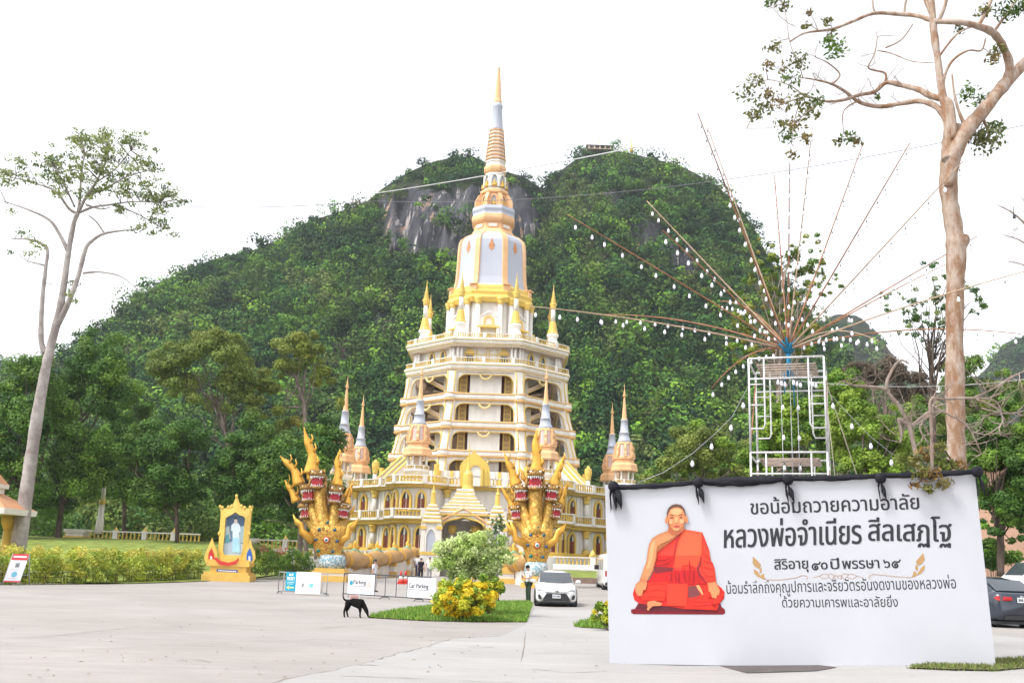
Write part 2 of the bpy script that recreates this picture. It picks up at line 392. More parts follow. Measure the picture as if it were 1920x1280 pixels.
def hill_material():
    m = bpy.data.materials.new('hill_rock_and_shadow_soil'); m.use_nodes = True; t = m.node_tree; nn = t.nodes; L = t.links; b = nn['Principled BSDF']
    b.inputs['Roughness'].default_value = .95; b.inputs['Specular IOR Level'].default_value = .1
    tc = nn.new('ShaderNodeTexCoord')
    def streaks(scale, sx, sz, a, bb):
        mp = nn.new('ShaderNodeMapping'); mp.inputs['Scale'].default_value = (sx, sx * .12 if sz < .5 else sx, sz); L.new(tc.outputs['Object'], mp.inputs[0])
        q = nn.new('ShaderNodeTexNoise'); q.inputs['Scale'].default_value = scale; q.inputs['Detail'].default_value = 7; q.inputs['Roughness'].default_value = .7
        L.new(mp.outputs[0], q.inputs['Vector']); r = nn.new('ShaderNodeMapRange'); r.inputs[1].default_value = a; r.inputs[2].default_value = bb; L.new(q.outputs['Fac'], r.inputs[0]); return r.outputs[0]
    def mix(f, a, bb):
        q = nn.new('ShaderNodeMix'); q.data_type = 'RGBA'; L.new(f, q.inputs[0])
        for k, v in ((6, a), (7, bb)):
            if isinstance(v, tuple): q.inputs[k].default_value = (*v, 1)
            else: L.new(v, q.inputs[k])
        return q.outputs[2]
    rock = mix(streaks(.16, 1, .12, .42, .62), (.030, .031, .040), (.105, .105, .115))
    rock = mix(streaks(.42, 1, .045, .56, .62), rock, (.40, .37, .36))
    rock = mix(streaks(.22, 1, .09, .58, .64), rock, (.34, .23, .16)); rock = mix(streaks(.5, 1, .25, .50, .60), rock, (.05, .05, .055))
    shadow_soil = mix(streaks(.08, 1, 1, .4, .6), (.012, .022, .009), (.03, .04, .014))  # forest soil, darkened in colour so gaps between crowns read as shadow
    a = nn.new('ShaderNodeAttribute'); a.attribute_name = 'Col'
    L.new(mix(a.outputs['Fac'], shadow_soil, rock), b.inputs['Base Color'])
    bp = nn.new('ShaderNodeBump'); bp.inputs['Strength'].default_value = .8; bp.inputs['Distance'].default_value = 2
    L.new(streaks(.25, 1, .3, .2, .8), bp.inputs['Height']); L.new(bp.outputs[0], b.inputs['Normal']); return m
m_hill = hill_material()
tag(np_mesh('limestone_hill', np.array(V), np.array(Q), np.array(C), m_hill, smooth=True), kind='structure')

# forest on the hill: one mass of crowns nobody could count
m_forest = mat('forest_leaves', (1, 1, 1), .85, var=.25, scale=.4, attr=True, spec=.15, trans=.12)
GREENS = np.array([(.018, .055, .017), (.026, .075, .020), (.042, .108, .020), (.068, .150, .020), (.054, .098, .022), (.095, .195, .022), (.090, .150, .030), (.140, .255, .026), (.110, .140, .040)])
def forest(name, n, az_rng, point, rad_rng, leaves, leaf, seed, pal=GREENS, tmax=1.0, rock=True, label=None, grow=1.0):
    rg = np.random.default_rng(seed); cs, rs, cc = [], [], []
    while len(cs) < n:
        a = rg.uniform(*az_rng); u = rg.random(); t = 1 - (1 - u * .995) ** (1 / 1.45); t *= tmax
        q = point(a, t)
        if rock:
            px, py = project(*q)
            if px < -260 or px > 2150 or py > 1120: continue
            if max(rockiness(px, py - 2), rockiness(px, py - 16)) and (rg.random() > .22 or noise.noise((a * 60, t * 40, 1)) < -.05): continue
        r = rg.uniform(*rad_rng) * rg.uniform(.75, 1.15) * (1.0 + .25 * noise.noise((a * 30, t * 8, 2)))
        base = np.array(q) + np.array([0, 0, r * (rg.uniform(.3, 1.25) if t < .86 else rg.uniform(.2, .6))])
        k = noise.noise((a * 26, t * 6, 9.0)) + .6 * noise.noise((a * 70, t * 18, 2.0)); w = rg.random() * .85 + .7 * k - .04
        colr = pal[min(len(pal) - 1, max(0, int(w * len(pal))))] * rg.uniform(.6, 1.75)
        for b in range(4):                                # four sub-clumps per crown give it an uneven outline
            o = np.clip(rg.normal(size=3), -1.2, 1.2) * r * np.array([.55, .55, .35]); cs.append(base + o); rs.append(r * rg.uniform(.4, .75)); cc.append(colr * rg.uniform(.85, 1.18))
    cs, rs, cc = np.array(cs), np.array(rs), np.array(cc)
    V, Q, C = leaf_cloud(cs, rs, np.full(len(cs), leaves // 4), leaf, cc, squash=.75, out=.84, rng=rg, aspect=.8, shell=.78, lv=.07)
    return np_mesh(name, V, Q, C, m_forest)
fo = forest('hill_forest', 38000, (-.62, .62), hill_point, (2.2, 5.4), 150, .85, 3)
tag(fo, 'dense green forest covering the steep limestone hill', 'forest', kind='stuff')

# two farther hills, fading to blue
def far_hill(name, pts, D, seed, depth=160):
    a_, e_ = [], []
    for x, y in pts:
        d = ray(x, y); a_.append(math.atan2(d[0], d[1])); e_.append(d[2] / math.hypot(d[0], d[1]))
    def pt(a, t):
        te = float(np.interp(a, a_, e_)); DD = D + depth * t + 30 * fbm(a * 12, t * 2, seed, 4)
        return DD * math.sin(a), DD * math.cos(a), max(-3, (te * (1 - (1 - min(t, 1)) ** 1.45)) * DD + 1.6) * (1 if t <= 1 else max(0, 1 - (t - 1) * 2))
    aa = np.linspace(a_[0], a_[-1], 90); VV = [pt(float(a), j / 24) for j in range(34) for a in aa]
    QQ = [(j * 90 + i, j * 90 + i + 1, (j + 1) * 90 + i + 1, (j + 1) * 90 + i) for j in range(33) for i in range(89)]
    tag(np_mesh(name, np.array(VV), np.array(QQ), np.zeros((len(VV), 3)), m_hill, smooth=True), kind='structure')
    f = forest(name + '_forest', 4200, (a_[0], a_[-1]), pt, (4, 7.5), 60, 2.4, seed, rock=False)
    tag(f, {'left_far_hill': 'blue hazy woods on the low hill beyond the tall pale trunk', 'right_far_hill': 'blue hazy woods on the hills behind the scaffold and the bare branches'}[name], 'forest', kind='stuff')
far_hill('left_far_hill', [(-600, 860), (-200, 720), (-60, 665), (10, 676), (45, 690), (110, 760), (220, 900)], 700, 11)
far_hill('right_far_hill', [(1380, 900), (1450, 700), (1520, 610), (1570, 588), (1610, 592), (1645, 622), (1675, 668), (1700, 705), (1740, 735), (1800, 735), (1850, 690), (1880, 645), (1905, 634), (1960, 625), (2100, 650), (2400, 850)], 640, 12)
# ================================================================ the temple
m_white = mat('white_paint', (.78, .74, .69), .55, var=.12, scale=1.3, stretch=(1, 1, .22))
m_pale = mat('pale_blue_paint', (.45, .475, .56), .5, var=.05, scale=.6, stretch=(1, 1, .3))
m_orange = mat('apricot_paint', (.78, .45, .22), .5, var=.10, scale=.9)
m_yel = mat('gold_paint', (.72, .49, .10), .42, var=.12, scale=1.2)
m_gold = mat('gold_leaf', (.70, .37, .055), .32, metal=.5, var=.18, scale=2.5, bump=.4, bscale=9)
m_red = mat('red_brown_wood', (.20, .045, .02), .5, var=.2, scale=2)
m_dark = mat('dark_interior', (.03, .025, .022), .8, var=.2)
m_glass = mat('dark_glass', (.03, .04, .05), .12, var=.1, spec=.7)
m_ceil = mat('peach_plaster', (.80, .62, .49), .7, var=.08)
m_rope = mat('grey_steel', (.35, .35, .36), .4, metal=.5, var=.1)
TX, TY = -2.72, 115.0
def tz(py, Y, px=908): return P(px, py, Y).z
temple = thing('temple_tower', 'tall white and gold octagonal temple tower rising from a two-storey ring of arched windows', 'temple', (TX, TY, 0))
TO = PI / 8
def wz(lst, Y=TY, oct_=True):
    """(half width px, y px) pairs read off the silhouette -> (radius, height)."""
    return [(w / ppm(930, y, Y) / (.924 if oct_ else 1), tz(y, Y, 930)) for w, y in lst]
def octa(name, lst, m, parent=temple, n=8, smooth=False, oct_=True):
    mb = MB(); mb.lathe(wz(lst, oct_=oct_), n, TO if n == 8 else 0, smooth=smooth); return mb.build(name, m, parent)
# --- spire
sp = octa('spire', [(7.2, 194), (7.6, 191), (6.4, 188), (4.6, 160), (2.2, 130), (2.6, 129)], m_orange)
mb = MB()
mb.lathe(wz([(2.6, 129), (2.8, 127), (1.6, 125), (2.3, 123), (1.0, 120), (.3, 113)], oct_=False), 10, mi=0); mb.build('finial', m_white, sp)
octa('spire_column', [(12, 246), (11.5, 243), (8.6, 205), (9.6, 203), (9.8, 199), (8.8, 197), (7.2, 194)], m_pale, n=20, smooth=True, oct_=False)
rs = MB(); z_ = 246.0; k = 9
for i in range(k):
    y1 = 308 - (308 - 246) * i / k; y0 = 308 - (308 - 246) * (i + 1) / k; w1 = 18 - 6 * i / k; w0 = 18 - 6 * (i + 1) / k
    rs.lathe(wz([(w1 * .95, y1), (w0 * .95, y0 + 1.6)]), 8, TO, mi=0, smooth=False)
    rs.lathe(wz([(w0 * .95, y0 + 2.0), (w0 * 1.10, y0 + 1.6), (w0 * 1.10, y0 + .2), (w0 * .94, y0)]), 8, TO, mi=1, smooth=False)
rs.build('ringed_spire', [mat('cream_paint', (.70, .60, .52), .5), m_orange], temple)
octa('spire_band', [(18, 316), (17.2, 313), (17.0, 309), (18.4, 308), (18.0, 306)], m_white)
octa('upper_cornice', [(17, 329), (19.5, 326), (20.6, 322), (20.4, 318), (18.2, 315)], m_orange)
octa('upper_niche_drum', [(21, 362), (18.6, 358), (17.6, 345), (17.2, 329)], m_white)
octa('niche_ledge', [(22, 371), (26, 368), (26, 364), (22, 361)], m_orange)
octa('lower_niche_drum', [(25, 397), (22.6, 394), (21.6, 371)], m_white)
octa('pale_ledge', [(38.5, 420), (37.6, 408), (39.4, 403), (38.4, 397), (24, 396)], m_pale)
octa('shoulder_cornice', [(35, 428), (38.6, 424), (39.8, 420), (39.2, 414), (37.8, 412)], m_orange)
octa('neck', [(40, 447), (36.5, 441), (34.2, 438), (33.8, 428)], m_orange)
mpan = MB()
def oct_frame(ang, ap, z):                                # frame on an octagon face: centre, right, up, outward
    o = Vector((math.cos(ang), math.sin(ang), 0)); return o * ap + Vector((0, 0, z)), Vector((-o.y, o.x, 0)), Vector((0, 0, 1)), o
def quad_on(mb, fr, u0, v0, u1, v1, d, mi=0):
    c, r, u, o = fr; mb.prism([c + r * a + u * b + o * 0 for a, b in ((u0, v0), (u1, v0), (u1, v1), (u0, v1))], o * d, mi)
def arch_outline(w, h, n=7, pointed=True):
    """Pointed arch outline from bottom right over the top to bottom left; base at v=0."""
    hs = h - w * (.95 if pointed else .5); pts = [(w / 2, 0), (w / 2, hs)]
    for i in range(1, n):
        t = i / n
        if pointed: pts.append((w / 2 * (1 - t ** 1.6), hs + (h - hs) * (math.sin(t * PI / 2) * .8 + .2 * t)))
        else: pts.append((w / 2 * math.cos(t * PI / 2), hs + (h - hs) * math.sin(t * PI / 2)))
    pts.append((0, h)); return pts + [(-a, b) for a, b in reversed(pts[:-1])]
def arch_frame(mb, fr, w, h, t, d, mi=0, v0=0, pointed=True):
    c, r, u, o = fr; ins = arch_outline(w, h, pointed=pointed); out = [(a * (1 + 2 * t / w), b * (1 + t / h * 1.15)) for a, b in ins]
    A = [c + r * a + u * (b + v0) + o * d for a, b in out]; B = [c + r * a + u * (b + v0) + o * d for a, b in ins]
    A0 = [p - o * d for p in A]; B0 = [p - o * d for p in B]
    mb.loft([A0, A, B, B0], mi, smooth=False, close=False)
def arch_fill(mb, fr, w, h, d, mi=0, v0=0, pointed=True):
    c, r, u, o = fr; mb.add([c + r * a + u * (b + v0) + o * d for a, b in arch_outline(w, h, pointed=pointed)], [tuple(range(17))], mi)
def buddha(mb, c, s, mi=0):
    """A small seated figure: crossed legs, torso, head with a topknot."""
    x, y, z = c
    mb.lathe([(.30 * s, z), (.34 * s, z + .06 * s), (.28 * s, z + .12 * s)], 12, ctr=(x, y), mi=mi)
    mb.ball((x, y, z + .2 * s), .30 * s, .18 * s, .10 * s, 12, 6, mi); mb.lathe([(.15 * s, z + .2 * s), (.13 * s, z + .38 * s), (.17 * s, z + .52 * s), (.07 * s, z + .6 * s)], 10, ctr=(x, y), mi=mi)
    mb.ball((x, y, z + .70 * s), .10 * s, .10 * s, .12 * s, 10, 6, mi); mb.lathe([(.06 * s, z + .79 * s), (.03 * s, z + .86 * s), (.005, z + .96 * s)], 8, ctr=(x, y), mi=mi)
    for q in (-1, 1): mb.tube([(x + q * .16 * s, y, z + .5 * s), (x + q * .24 * s, y, z + .34 * s), (x + q * .12 * s, y - .12 * s, z + .22 * s)], [.05 * s, .045 * s, .035 * s], 6, mi)
# niches with seated figures on both drums, panels on the neck, emblems and ribs on the bell
for nm, y0, y1, w_px, wd, ht in (('upper_niche', 358, 333, 17.7, .75, 1.5), ('lower_niche', 394, 374, 22.2, .62, 1.25)):
    zb = tz(y0, TY, 930); ap = w_px / ppm(930, y0, TY)
    for i in range(8):
        a = i * PI / 4; mb = MB(); fr = oct_frame(a, ap - .12, zb + .1)
        arch_frame(mb, fr, wd, ht, .16, .34, 0); arch_fill(mb, fr, wd, ht, .16, 1)
        c, r, u, o = fr; buddha(mb, c + o * .3 + u * .05, 1.05 if nm[0] == 'u' else .85, 2)
        mb.build(nm, [m_white if nm[0] == 'u' else m_orange, m_pale, m_yel], temple)
mb = MB(); zb = tz(396, TY, 930)                          # buttresses that flank the lower niches
for i in range(8):
    a = (i + .5) * PI / 4; o = Vector((math.cos(a), math.sin(a), 0)); r = Vector((-o.y, o.x, 0)); b = o * 1.5 + Vector((0, 0, zb))
    mb.prism([b - r * .18, b + o * .95 - r * .18, b + o * .95 - r * .18 + Vector((0, 0, .8)), b + o * .5 - r * .18 + Vector((0, 0, 1.7)), b - r * .18 + Vector((0, 0, 1.9))], r * .36)
mb.build('buttress', m_orange, temple)
mb = MB(); ap = 34.2 / ppm(930, 434, TY)
for i in range(8):
    fr = oct_frame(i * PI / 4, ap - .03, tz(438, TY, 930)); quad_on(mb, fr, -.62, .08, .62, .60, .10, 0); quad_on(mb, fr, -.48, .16, .48, .52, .13, 1)
mb.build('neck_panel', [m_orange, m_white], temple)
BELL = [(73, 562), (69, 556), (65.5, 549), (63, 535), (61.5, 510), (60.5, 480), (59, 466), (56, 459), (50, 453.5), (42, 449), (37, 445)]
octa('bell', BELL, m_pale)
mb = MB(); bp = wz(BELL)
for i in range(8):
    a = (i + .5) * PI / 4; o = Vector((math.cos(a), math.sin(a), 0)); r = Vector((-o.y, o.x, 0)); L1, L2, L3, L4 = [], [], [], []
    for R_, z in bp:
        hw = .34 * min(1, R_ / 3.2); c = o * (R_ + .07) + Vector((0, 0, z))
        L1.append(c - r * hw - o * .32); L2.append(c - r * hw * .85 + o * .02); L3.append(c + r * hw * .85 + o * .02); L4.append(c + r * hw - o * .32)
    mb.loft([[L1[k], L2[k], L3[k], L4[k]] for k in range(len(L1))], smooth=False)
mb.build('bell_rib', m_orange, temple)
mb = MB(); apb = [(R_ * .924, z) for R_, z in bp]
for i in range(8):
    for t in (0,):
        z0 = tz(481, TY, 930); ap = 60.3 / ppm(930, 481, TY) ; c, r, u, o = oct_frame(i * PI / 4, ap - .02, z0)
        for k in range(5):                                # a flame lozenge of stacked leaves
            w = (.10, .34, .44, .34, .16)[k]; v = -.62 + k * .26
            mb.prism([c + u * v, c + r * w + u * (v + .17), c + u * (v + .40 + (.25 if k == 4 else 0)), c - r * w + u * (v + .17)], o * (.06 + .02 * (k % 2)))
mb.build('bell_emblem', mat('orange_relief', (.62, .26, .10), .5), temple)
octa('bell_base', [(76, 585), (79, 577), (76, 572), (77, 566), (73.5, 562), (73, 556), (69.5, 553), (66, 551)], m_yel)
zc = tz(566, TY, 930)
for i in range(8):
    a = (i + .5) * PI / 4; c = Vector((math.cos(a), math.sin(a), 0)) * 4.9; mb = MB()
    mb.cbox((c.x, c.y, zc + .4), (.4, .8, .8), a); mb.cbox((c.x * 1.03, c.y * 1.03, zc + .86), (.5, .95, .12), a); mb.build('bell_acroterion', m_orange, temple)
# --- niche storey between bell and top terrace
RT = 9.7
zt_top = tz(633, TY - .924 * RT, 905)
RN = 4.75
z_cap = tz(578, TY, 915)
mb = MB(); mb.lathe([(RN, zt_top - .2), (RN, z_cap)], 8, TO, smooth=False)
mb.lathe([(RN + .9, zt_top), (RN + .8, zt_top + .35), (RN + .4, zt_top + .55), (RN + .1, zt_top + .9)], 8, TO, smooth=False); mb.build('niche_storey', m_white, temple)
for i in range(8):
    for q in (-.24, .24):
        a = (i + .5) * PI / 4 + q * .55; c = (math.cos(a) * (RN + .22), math.sin(a) * (RN + .22)); mb = MB()
        mb.lathe([(.62, zt_top), (.62, zt_top + .3), (.42, zt_top + .9), (.30, zt_top + 1.0), (.27, z_cap - .55)], 12, ctr=c, mi=0)
        mb.lathe([(.28, z_cap - .75), (.40, z_cap - .6), (.33, z_cap - .5), (.46, z_cap - .2), (.5, z_cap + .05)], 12, ctr=c, mi=1); mb.build('column', [m_white, m_yel], temple)
mb = MB()
for i in range(8):
    fr = oct_frame(i * PI / 4, RN * .924, zt_top); c, r, u, o = fr
    quad_on(mb, fr, -1.22, 0, -.92, 2.1, .9, 0); quad_on(mb, fr, .92, 0, 1.22, 2.1, .9, 0)
    quad_on(mb, fr, -1.28, 2.1, 1.28, 2.28, .98, 1); quad_on(mb, fr, -1.1, 2.28, 1.1, 3.5, .5, 0)
    arch_frame(mb, (c + o * .5, r, u, o), .9, 1.0, .14, .12, 1, 2.36, False); arch_fill(mb, (c + o * .5, r, u, o), .9, 1.0, .04, 2, 2.36, False)
    mb.prism([c + o * .5 + r * a + u * b for a, b in ((-1.15, 3.4), (0, 4.2), (1.15, 3.4), (1.15, 3.3), (0, 4.02), (-1.15, 3.3))], o * .12, 0)
    quad_on(mb, fr, -.92, .1, -.82, 2.1, .5, 1); quad_on(mb, fr, .82, .1, .92, 2.1, .5, 1); quad_on(mb, fr, -.9, .08, .9, .22, .8, 0)
    buddha(mb, c + o * .45 + u * .24, 1.5, 1)
    mb.prism([c + o * .56 + u * 2.5 + r * -.18, c + o * .56 + u * 2.5 + r * .18, c + o * .56 + u * 3.1], o * .06, 0)
mb.build('niche_porch', [m_white, m_yel, m_ceil], temple)
# --- corner minarets of the top terrace
def minaret_mesh():
    m = MB()
    m.lathe([(.80, -1.1), (.74, -.6), (.70, -.3), (.72, 0), (.62, .25), (.5, .5), (.56, .75), (.72, .95), (.66, 1.12)], 16, mi=0)
    m.lathe([(.62, 1.12), (.66, 1.22), (.55, 1.4), (.46, 1.9), (.36, 2.5), (.33, 2.6)], 12, mi=1, smooth=False)
    m.lathe([(.27, 2.6), (.24, 4.1)], 12, mi=0)
    pr = [(.25, 4.1), (.36, 4.25), (.30, 4.4), (.42, 4.65), (.44, 4.8), (.26, 4.9)]
    for k in range(5):
        w = .36 - k * .055; z = 4.92 + k * .28; pr += [(w * .7, z), (w, z + .1), (w * .65, z + .2)]
    pr += [(.06, 6.35), (.035, 6.7), (.004, 7.25)]
    m.lathe(pr, 12, mi=1); return m
mm = None
for i in range(8):
    a = (i + .5) * PI / 4; loc = (math.cos(a) * 8.0, math.sin(a) * 8.0, zt_top + .85)
    if mm is None: mm = minaret_mesh().build('minaret', [m_white, m_yel], temple, loc)
    else: c = mm.copy(); col.objects.link(c); c.location = loc
# --- octagonal rings: terraces, cornices, rails
def oct_pts(R_, z=None, per=1):
    v = [Vector((R_ * math.cos(TO + k * PI / 4), R_ * math.sin(TO + k * PI / 4), 0)) for k in range(8)]
    return v
def oct_prof(name, prof, mats, mis=None, parent=temple):
    m = MB()
    for k in range(len(prof) - 1): m.lathe(prof[k:k + 2], 8, TO, mi=(mis[k] if mis else 0), smooth=False, cap=False)
    return m.build(name, mats, parent)
def balustrade_line(m, pts, z0, z1, closed=True, step=.42, post_every=3.2, white=0, gold=1, th=.10, postw=.36):
    """White top and bottom rail, gold balusters, white posts along a polyline."""
    pts = [Vector((p[0], p[1], 0)) for p in pts]; n = len(pts); seg = n if closed else n - 1; acc = 0; pacc = 0
    for k in range(seg):
        a, b = pts[k], pts[(k + 1) % n]; d = b - a; L_ = d.length
        if L_ < 1e-6: continue
        d /= L_; rz = math.atan2(d.y, d.x); mid = (a + b) / 2; h = z1 - z0
        m.cbox((mid.x, mid.y, z1 - .06 * h), (L_ + th * .6, th * 2, .12 * h), rz, white); m.cbox((mid.x, mid.y, z0 + .07 * h), (L_ + th * .6, th * 1.7, .14 * h), rz, white)
        t = step - acc
        while t < L_:
            p = a + d * t; w = step * .30
            m.lathe([(w * .6, z0 + .14 * h), (w, z0 + .3 * h), (w * .55, z0 + .6 * h), (w * .9, z1 - .12 * h)], 5, ctr=(p.x, p.y), mi=gold, cap=False); t += step
        acc = (acc + L_) % step
        t = post_every - pacc
        while t < L_:
            p = a + d * t; m.cbox((p.x, p.y, z0 + h * .53), (postw, postw, h * 1.06), rz, white); t += post_every
        pacc = (pacc + L_) % post_every
# z levels of the tower's tiers, read on the front face
def zf(py, R_): return tz(py, TY - .924 * R_, 905)
zr1t, zr1b, zc1b = zf(624, 9.9), zf(634, 9.9), zf(648.5, 9.6)
zr2t, zr2b, zc2b = zf(670, 9.9), zf(680.5, 9.9), zf(697, 9.6)
def cornice(name, zt, zb, R_):
    h = zt - zb
    oct_prof(name, [(R_ - 1.6, zt - .02), (R_ + .12, zt), (R_ + .2, zt - .12 * h), (R_ + .2, zt - .22 * h), (R_ + .02, zt - .26 * h), (R_ + .02, zt - .62 * h), (R_ - .08, zt - .68 * h), (R_ - .08, zt - .78 * h), (R_ - .3, zt - .86 * h), (R_ - .3, zb), (R_ - 2.2, zb)],
             [m_white, m_yel, m_ceil], [0, 0, 1, 0, 0, 1, 0, 1, 0, 2])
cornice('top_cornice', zr1b, zc1b, 9.95); cornice('lower_cornice', zr2b, zc2b, 10.0)
for zt, zb, nm in ((zr1t, zr1b, 'balustrade'), (zr2t, zr2b, 'balustrade')):
    m = MB(); balustrade_line(m, oct_pts(9.95), zb, zt, step=.25, post_every=3.2, th=.08); m.build(nm, [m_white, m_yel], temple)
for z in (zr1b, zr2b): oct_prof('terrace_floor', [(0.02, z - .04), (9.9, z - .04)], m_white)
# gallery between the two balconies: recessed wall, doors, arched windows
RG = 8.45
mb = MB(); mb.lathe([(RG, zr2b - .1), (RG, zc1b + .1)], 8, TO, smooth=False, cap=False); mb.build('gallery_wall', m_white, temple)
gh = zc1b - zr2b
for i in range(8):
    a = i * PI / 4; fr = oct_frame(a, RG * .924, zr2b); c, r, u, o = fr
    if i == 6:
        for s in (-1, 1):
            mb = MB(); q = (c + r * s * 1.9, r, u, o); quad_on(mb, q, -.5, 0, .5, gh * .62, .10, 0); quad_on(mb, q, -.38, 0, .38, gh * .56, .14, 1)
            mb.prism([q[0] + r * x + u * y for x, y in ((-.6, gh * .64), (.6, gh * .64), (.45, gh * .8), (0, gh * .95), (-.45, gh * .8))], o * .16, 0); mb.build('gallery_door', [m_yel, m_glass], temple)
        mb = MB()
        for x in (-1.1, -.05, .25, 1.15): quad_on(mb, fr, x - .05, .1, x + .05, gh * .95, .06)
        for v in (.25, .6): quad_on(mb, fr, -1.05, gh * v, -.1, gh * v + .1, .05); quad_on(mb, fr, .3, gh * v, 1.1, gh * v + .1, .05)
        mb.build('gallery_panel', m_yel, temple)
    else:
        for s in (-1, 1):
            mb = MB(); q = (c + r * s * .95, r, u, o); arch_frame(mb, q, .62, gh * .72, .16, .14, 0, .3); arch_fill(mb, q, .62, gh * .72, .05, 1, .3); mb.build('window', [m_yel, m_glass], temple)
    for s in (-2.75, 2.75, -3.15, 3.15):
        b = c + r * s + o * .5; mb = MB(); mb.lathe([(.17, zr2b), (.15, zc1b)], 10, ctr=(b.x, b.y)); mb.build('column', m_white, temple)
# --- open tiers
BEAMS = [(737, 751, 10.0), (789.5, 804, 10.55), (844, 857.5, 11.05), (893, 906, 11.5)]
zprev, Rp = zc2b, 9.75
for bi, (yt, yb, Rb) in enumerate(BEAMS):
    zt_, zb_ = zf(yt, Rb), zf(yb, Rb)
    if bi < 3:
        h = zt_ - zb_
        oct_prof('floor_beam', [(Rb - 3, zt_ + .0), (Rb + .22, zt_), (Rb + .3, zt_ - .1 * h), (Rb + .26, zt_ - .2 * h), (Rb + .14, zt_ - .25 * h), (Rb + .2, zt_ - .5 * h), (Rb + .14, zt_ - .75 * h), (Rb + .1, zt_ - .85 * h), (Rb + .0, zb_), (Rb - 4, zb_)],
                 [m_white, mat('tan_trim', (.66, .40, .15), .5), m_ceil], [0, 1, 1, 0, 0, 0, 1, 1, 2])
        for i in range(8):                                # the beam bulges round each pier
            mb = MB(); a = (i + .5) * PI / 4; c = (math.cos(a) * (Rb - .22), math.sin(a) * (Rb - .22)); 
            mb.lathe([(.62, zb_ - .08), (.70, zb_ + .12 * h), (.62, zb_ + .2 * h)], 12, ctr=c, mi=1); mb.lathe([(.62, zb_ + .2 * h), (.66, zb_ + .5 * h), (.62, zt_ - .15 * h)], 12, ctr=c, mi=0); mb.lathe([(.62, zt_ - .15 * h), (.7, zt_ - .08 * h), (.64, zt_ + .03)], 12, ctr=c, mi=1)
            mb.build('pier_collar', [m_white, MATS['tan_trim']], temple)
        oct_prof('floor_slab', [(.02, zt_ - .03), (Rb - .1, zt_ - .03)], m_ceil)
    else: zt_ = zf(yt, Rb)
    # the storey between zprev (ceiling) and zt_ (floor): piers, rounded openings, core
    H = zprev - zt_
    for i in range(8):
        a = (i + .5) * PI / 4; o = Vector((math.cos(a), math.sin(a), 0)); r = Vector((-o.y, o.x, 0)); mb = MB()
        b0, b1 = o * (Rb - .35), o * (Rp - .35)
        for z0, z1, c0, c1, w, mi in ((zt_, zprev, b0, b1, .55, 0),):
            ring = lambda c, z, w: [c - r * w - o * .55 + Vector((0, 0, z)), c - r * w + o * .18 + Vector((0, 0, z)), c - r * w * .5 + o * .34 + Vector((0, 0, z)), c + r * w * .5 + o * .34 + Vector((0, 0, z)), c + r * w + o * .18 + Vector((0, 0, z)), c + r * w - o * .55 + Vector((0, 0, z))]
            mb.loft([ring(c0, z0, w * 1.1), ring(c0.lerp(c1, .5) - o * .06, (z0 + z1) / 2, w * .92), ring(c1, z1, w * 1.06)], mi, smooth=False)
        for q in (-1, 1): mb.tube([b0 + r * q * .50 + o * .3 + Vector((0, 0, zt_)), b0.lerp(b1, .5) + r * q * .42 + o * .24 + Vector((0, 0, (zt_ + zprev) / 2)), b1 + r * q * .48 + o * .3 + Vector((0, 0, zprev))], .07, 5, 1)
        mb.build('pier', [m_white, m_yel], temple)
    mb = MB()
    for i in range(8):
        mo = MB(); a = i * PI / 4; ap0, ap1 = (Rb - .3) * .924, (Rp - .3) * .924; o = Vector((math.cos(a), math.sin(a), 0)); r = Vector((-o.y, o.x, 0))
        hw = (Rb + Rp) / 2 * .3827; fw = hw - .78
        def at(u_, t_, d=0): return o * (ap0 + (ap1 - ap0) * t_ + d) + r * u_ + Vector((0, 0, zt_ + H * t_))
        inner, outer = [], []
        rc = .9
        for k in range(9):
            f = k / 8 * PI / 2; inner.append((fw - rc + rc * math.cos(f), 1 - (.30 + rc - rc * math.sin(f)) / H)); outer.append((hw - .3, 1.0) if k > 3 else (hw - .3, 1 - .3 * (3 - k) / 3))
        inner = [(fw, .0)] + inner; outer = [(hw - .3, 0)] + outer
        inner += [(-x, y) for x, y in reversed(inner)]; outer += [(-x, y) for x, y in reversed(outer)]
        mb.loft([[at(x, y, -.15) for x, y in outer], [at(x, y) for x, y in outer], [at(x, y) for x, y in inner], [at(x, y, -.25) for x, y in inner]], 0, smooth=False, close=False)
        mb.tube([at(x, y, .02) for x, y in inner], .06, 5, 1)
        q = [at(.62 * math.cos(PI + k / 10 * PI) if False else .62 * math.cos(PI * k / 10), 1 - (.18 + .62 * math.sin(PI * k / 10)) / H, .06) for k in range(11)]
        mo.tube(q, .13, 6, 0); mo.build('half_ring_ornament', mat('cream_gold', (.70, .55, .26), .5), temple)
    mb.build('arched_spandrel', [m_white, m_yel], temple)
    mb = MB(); mb.lathe([(5.2, zt_), (5.2, zprev)], 8, TO, smooth=False, cap=False); mb.build('core_wall', m_ceil, temple)
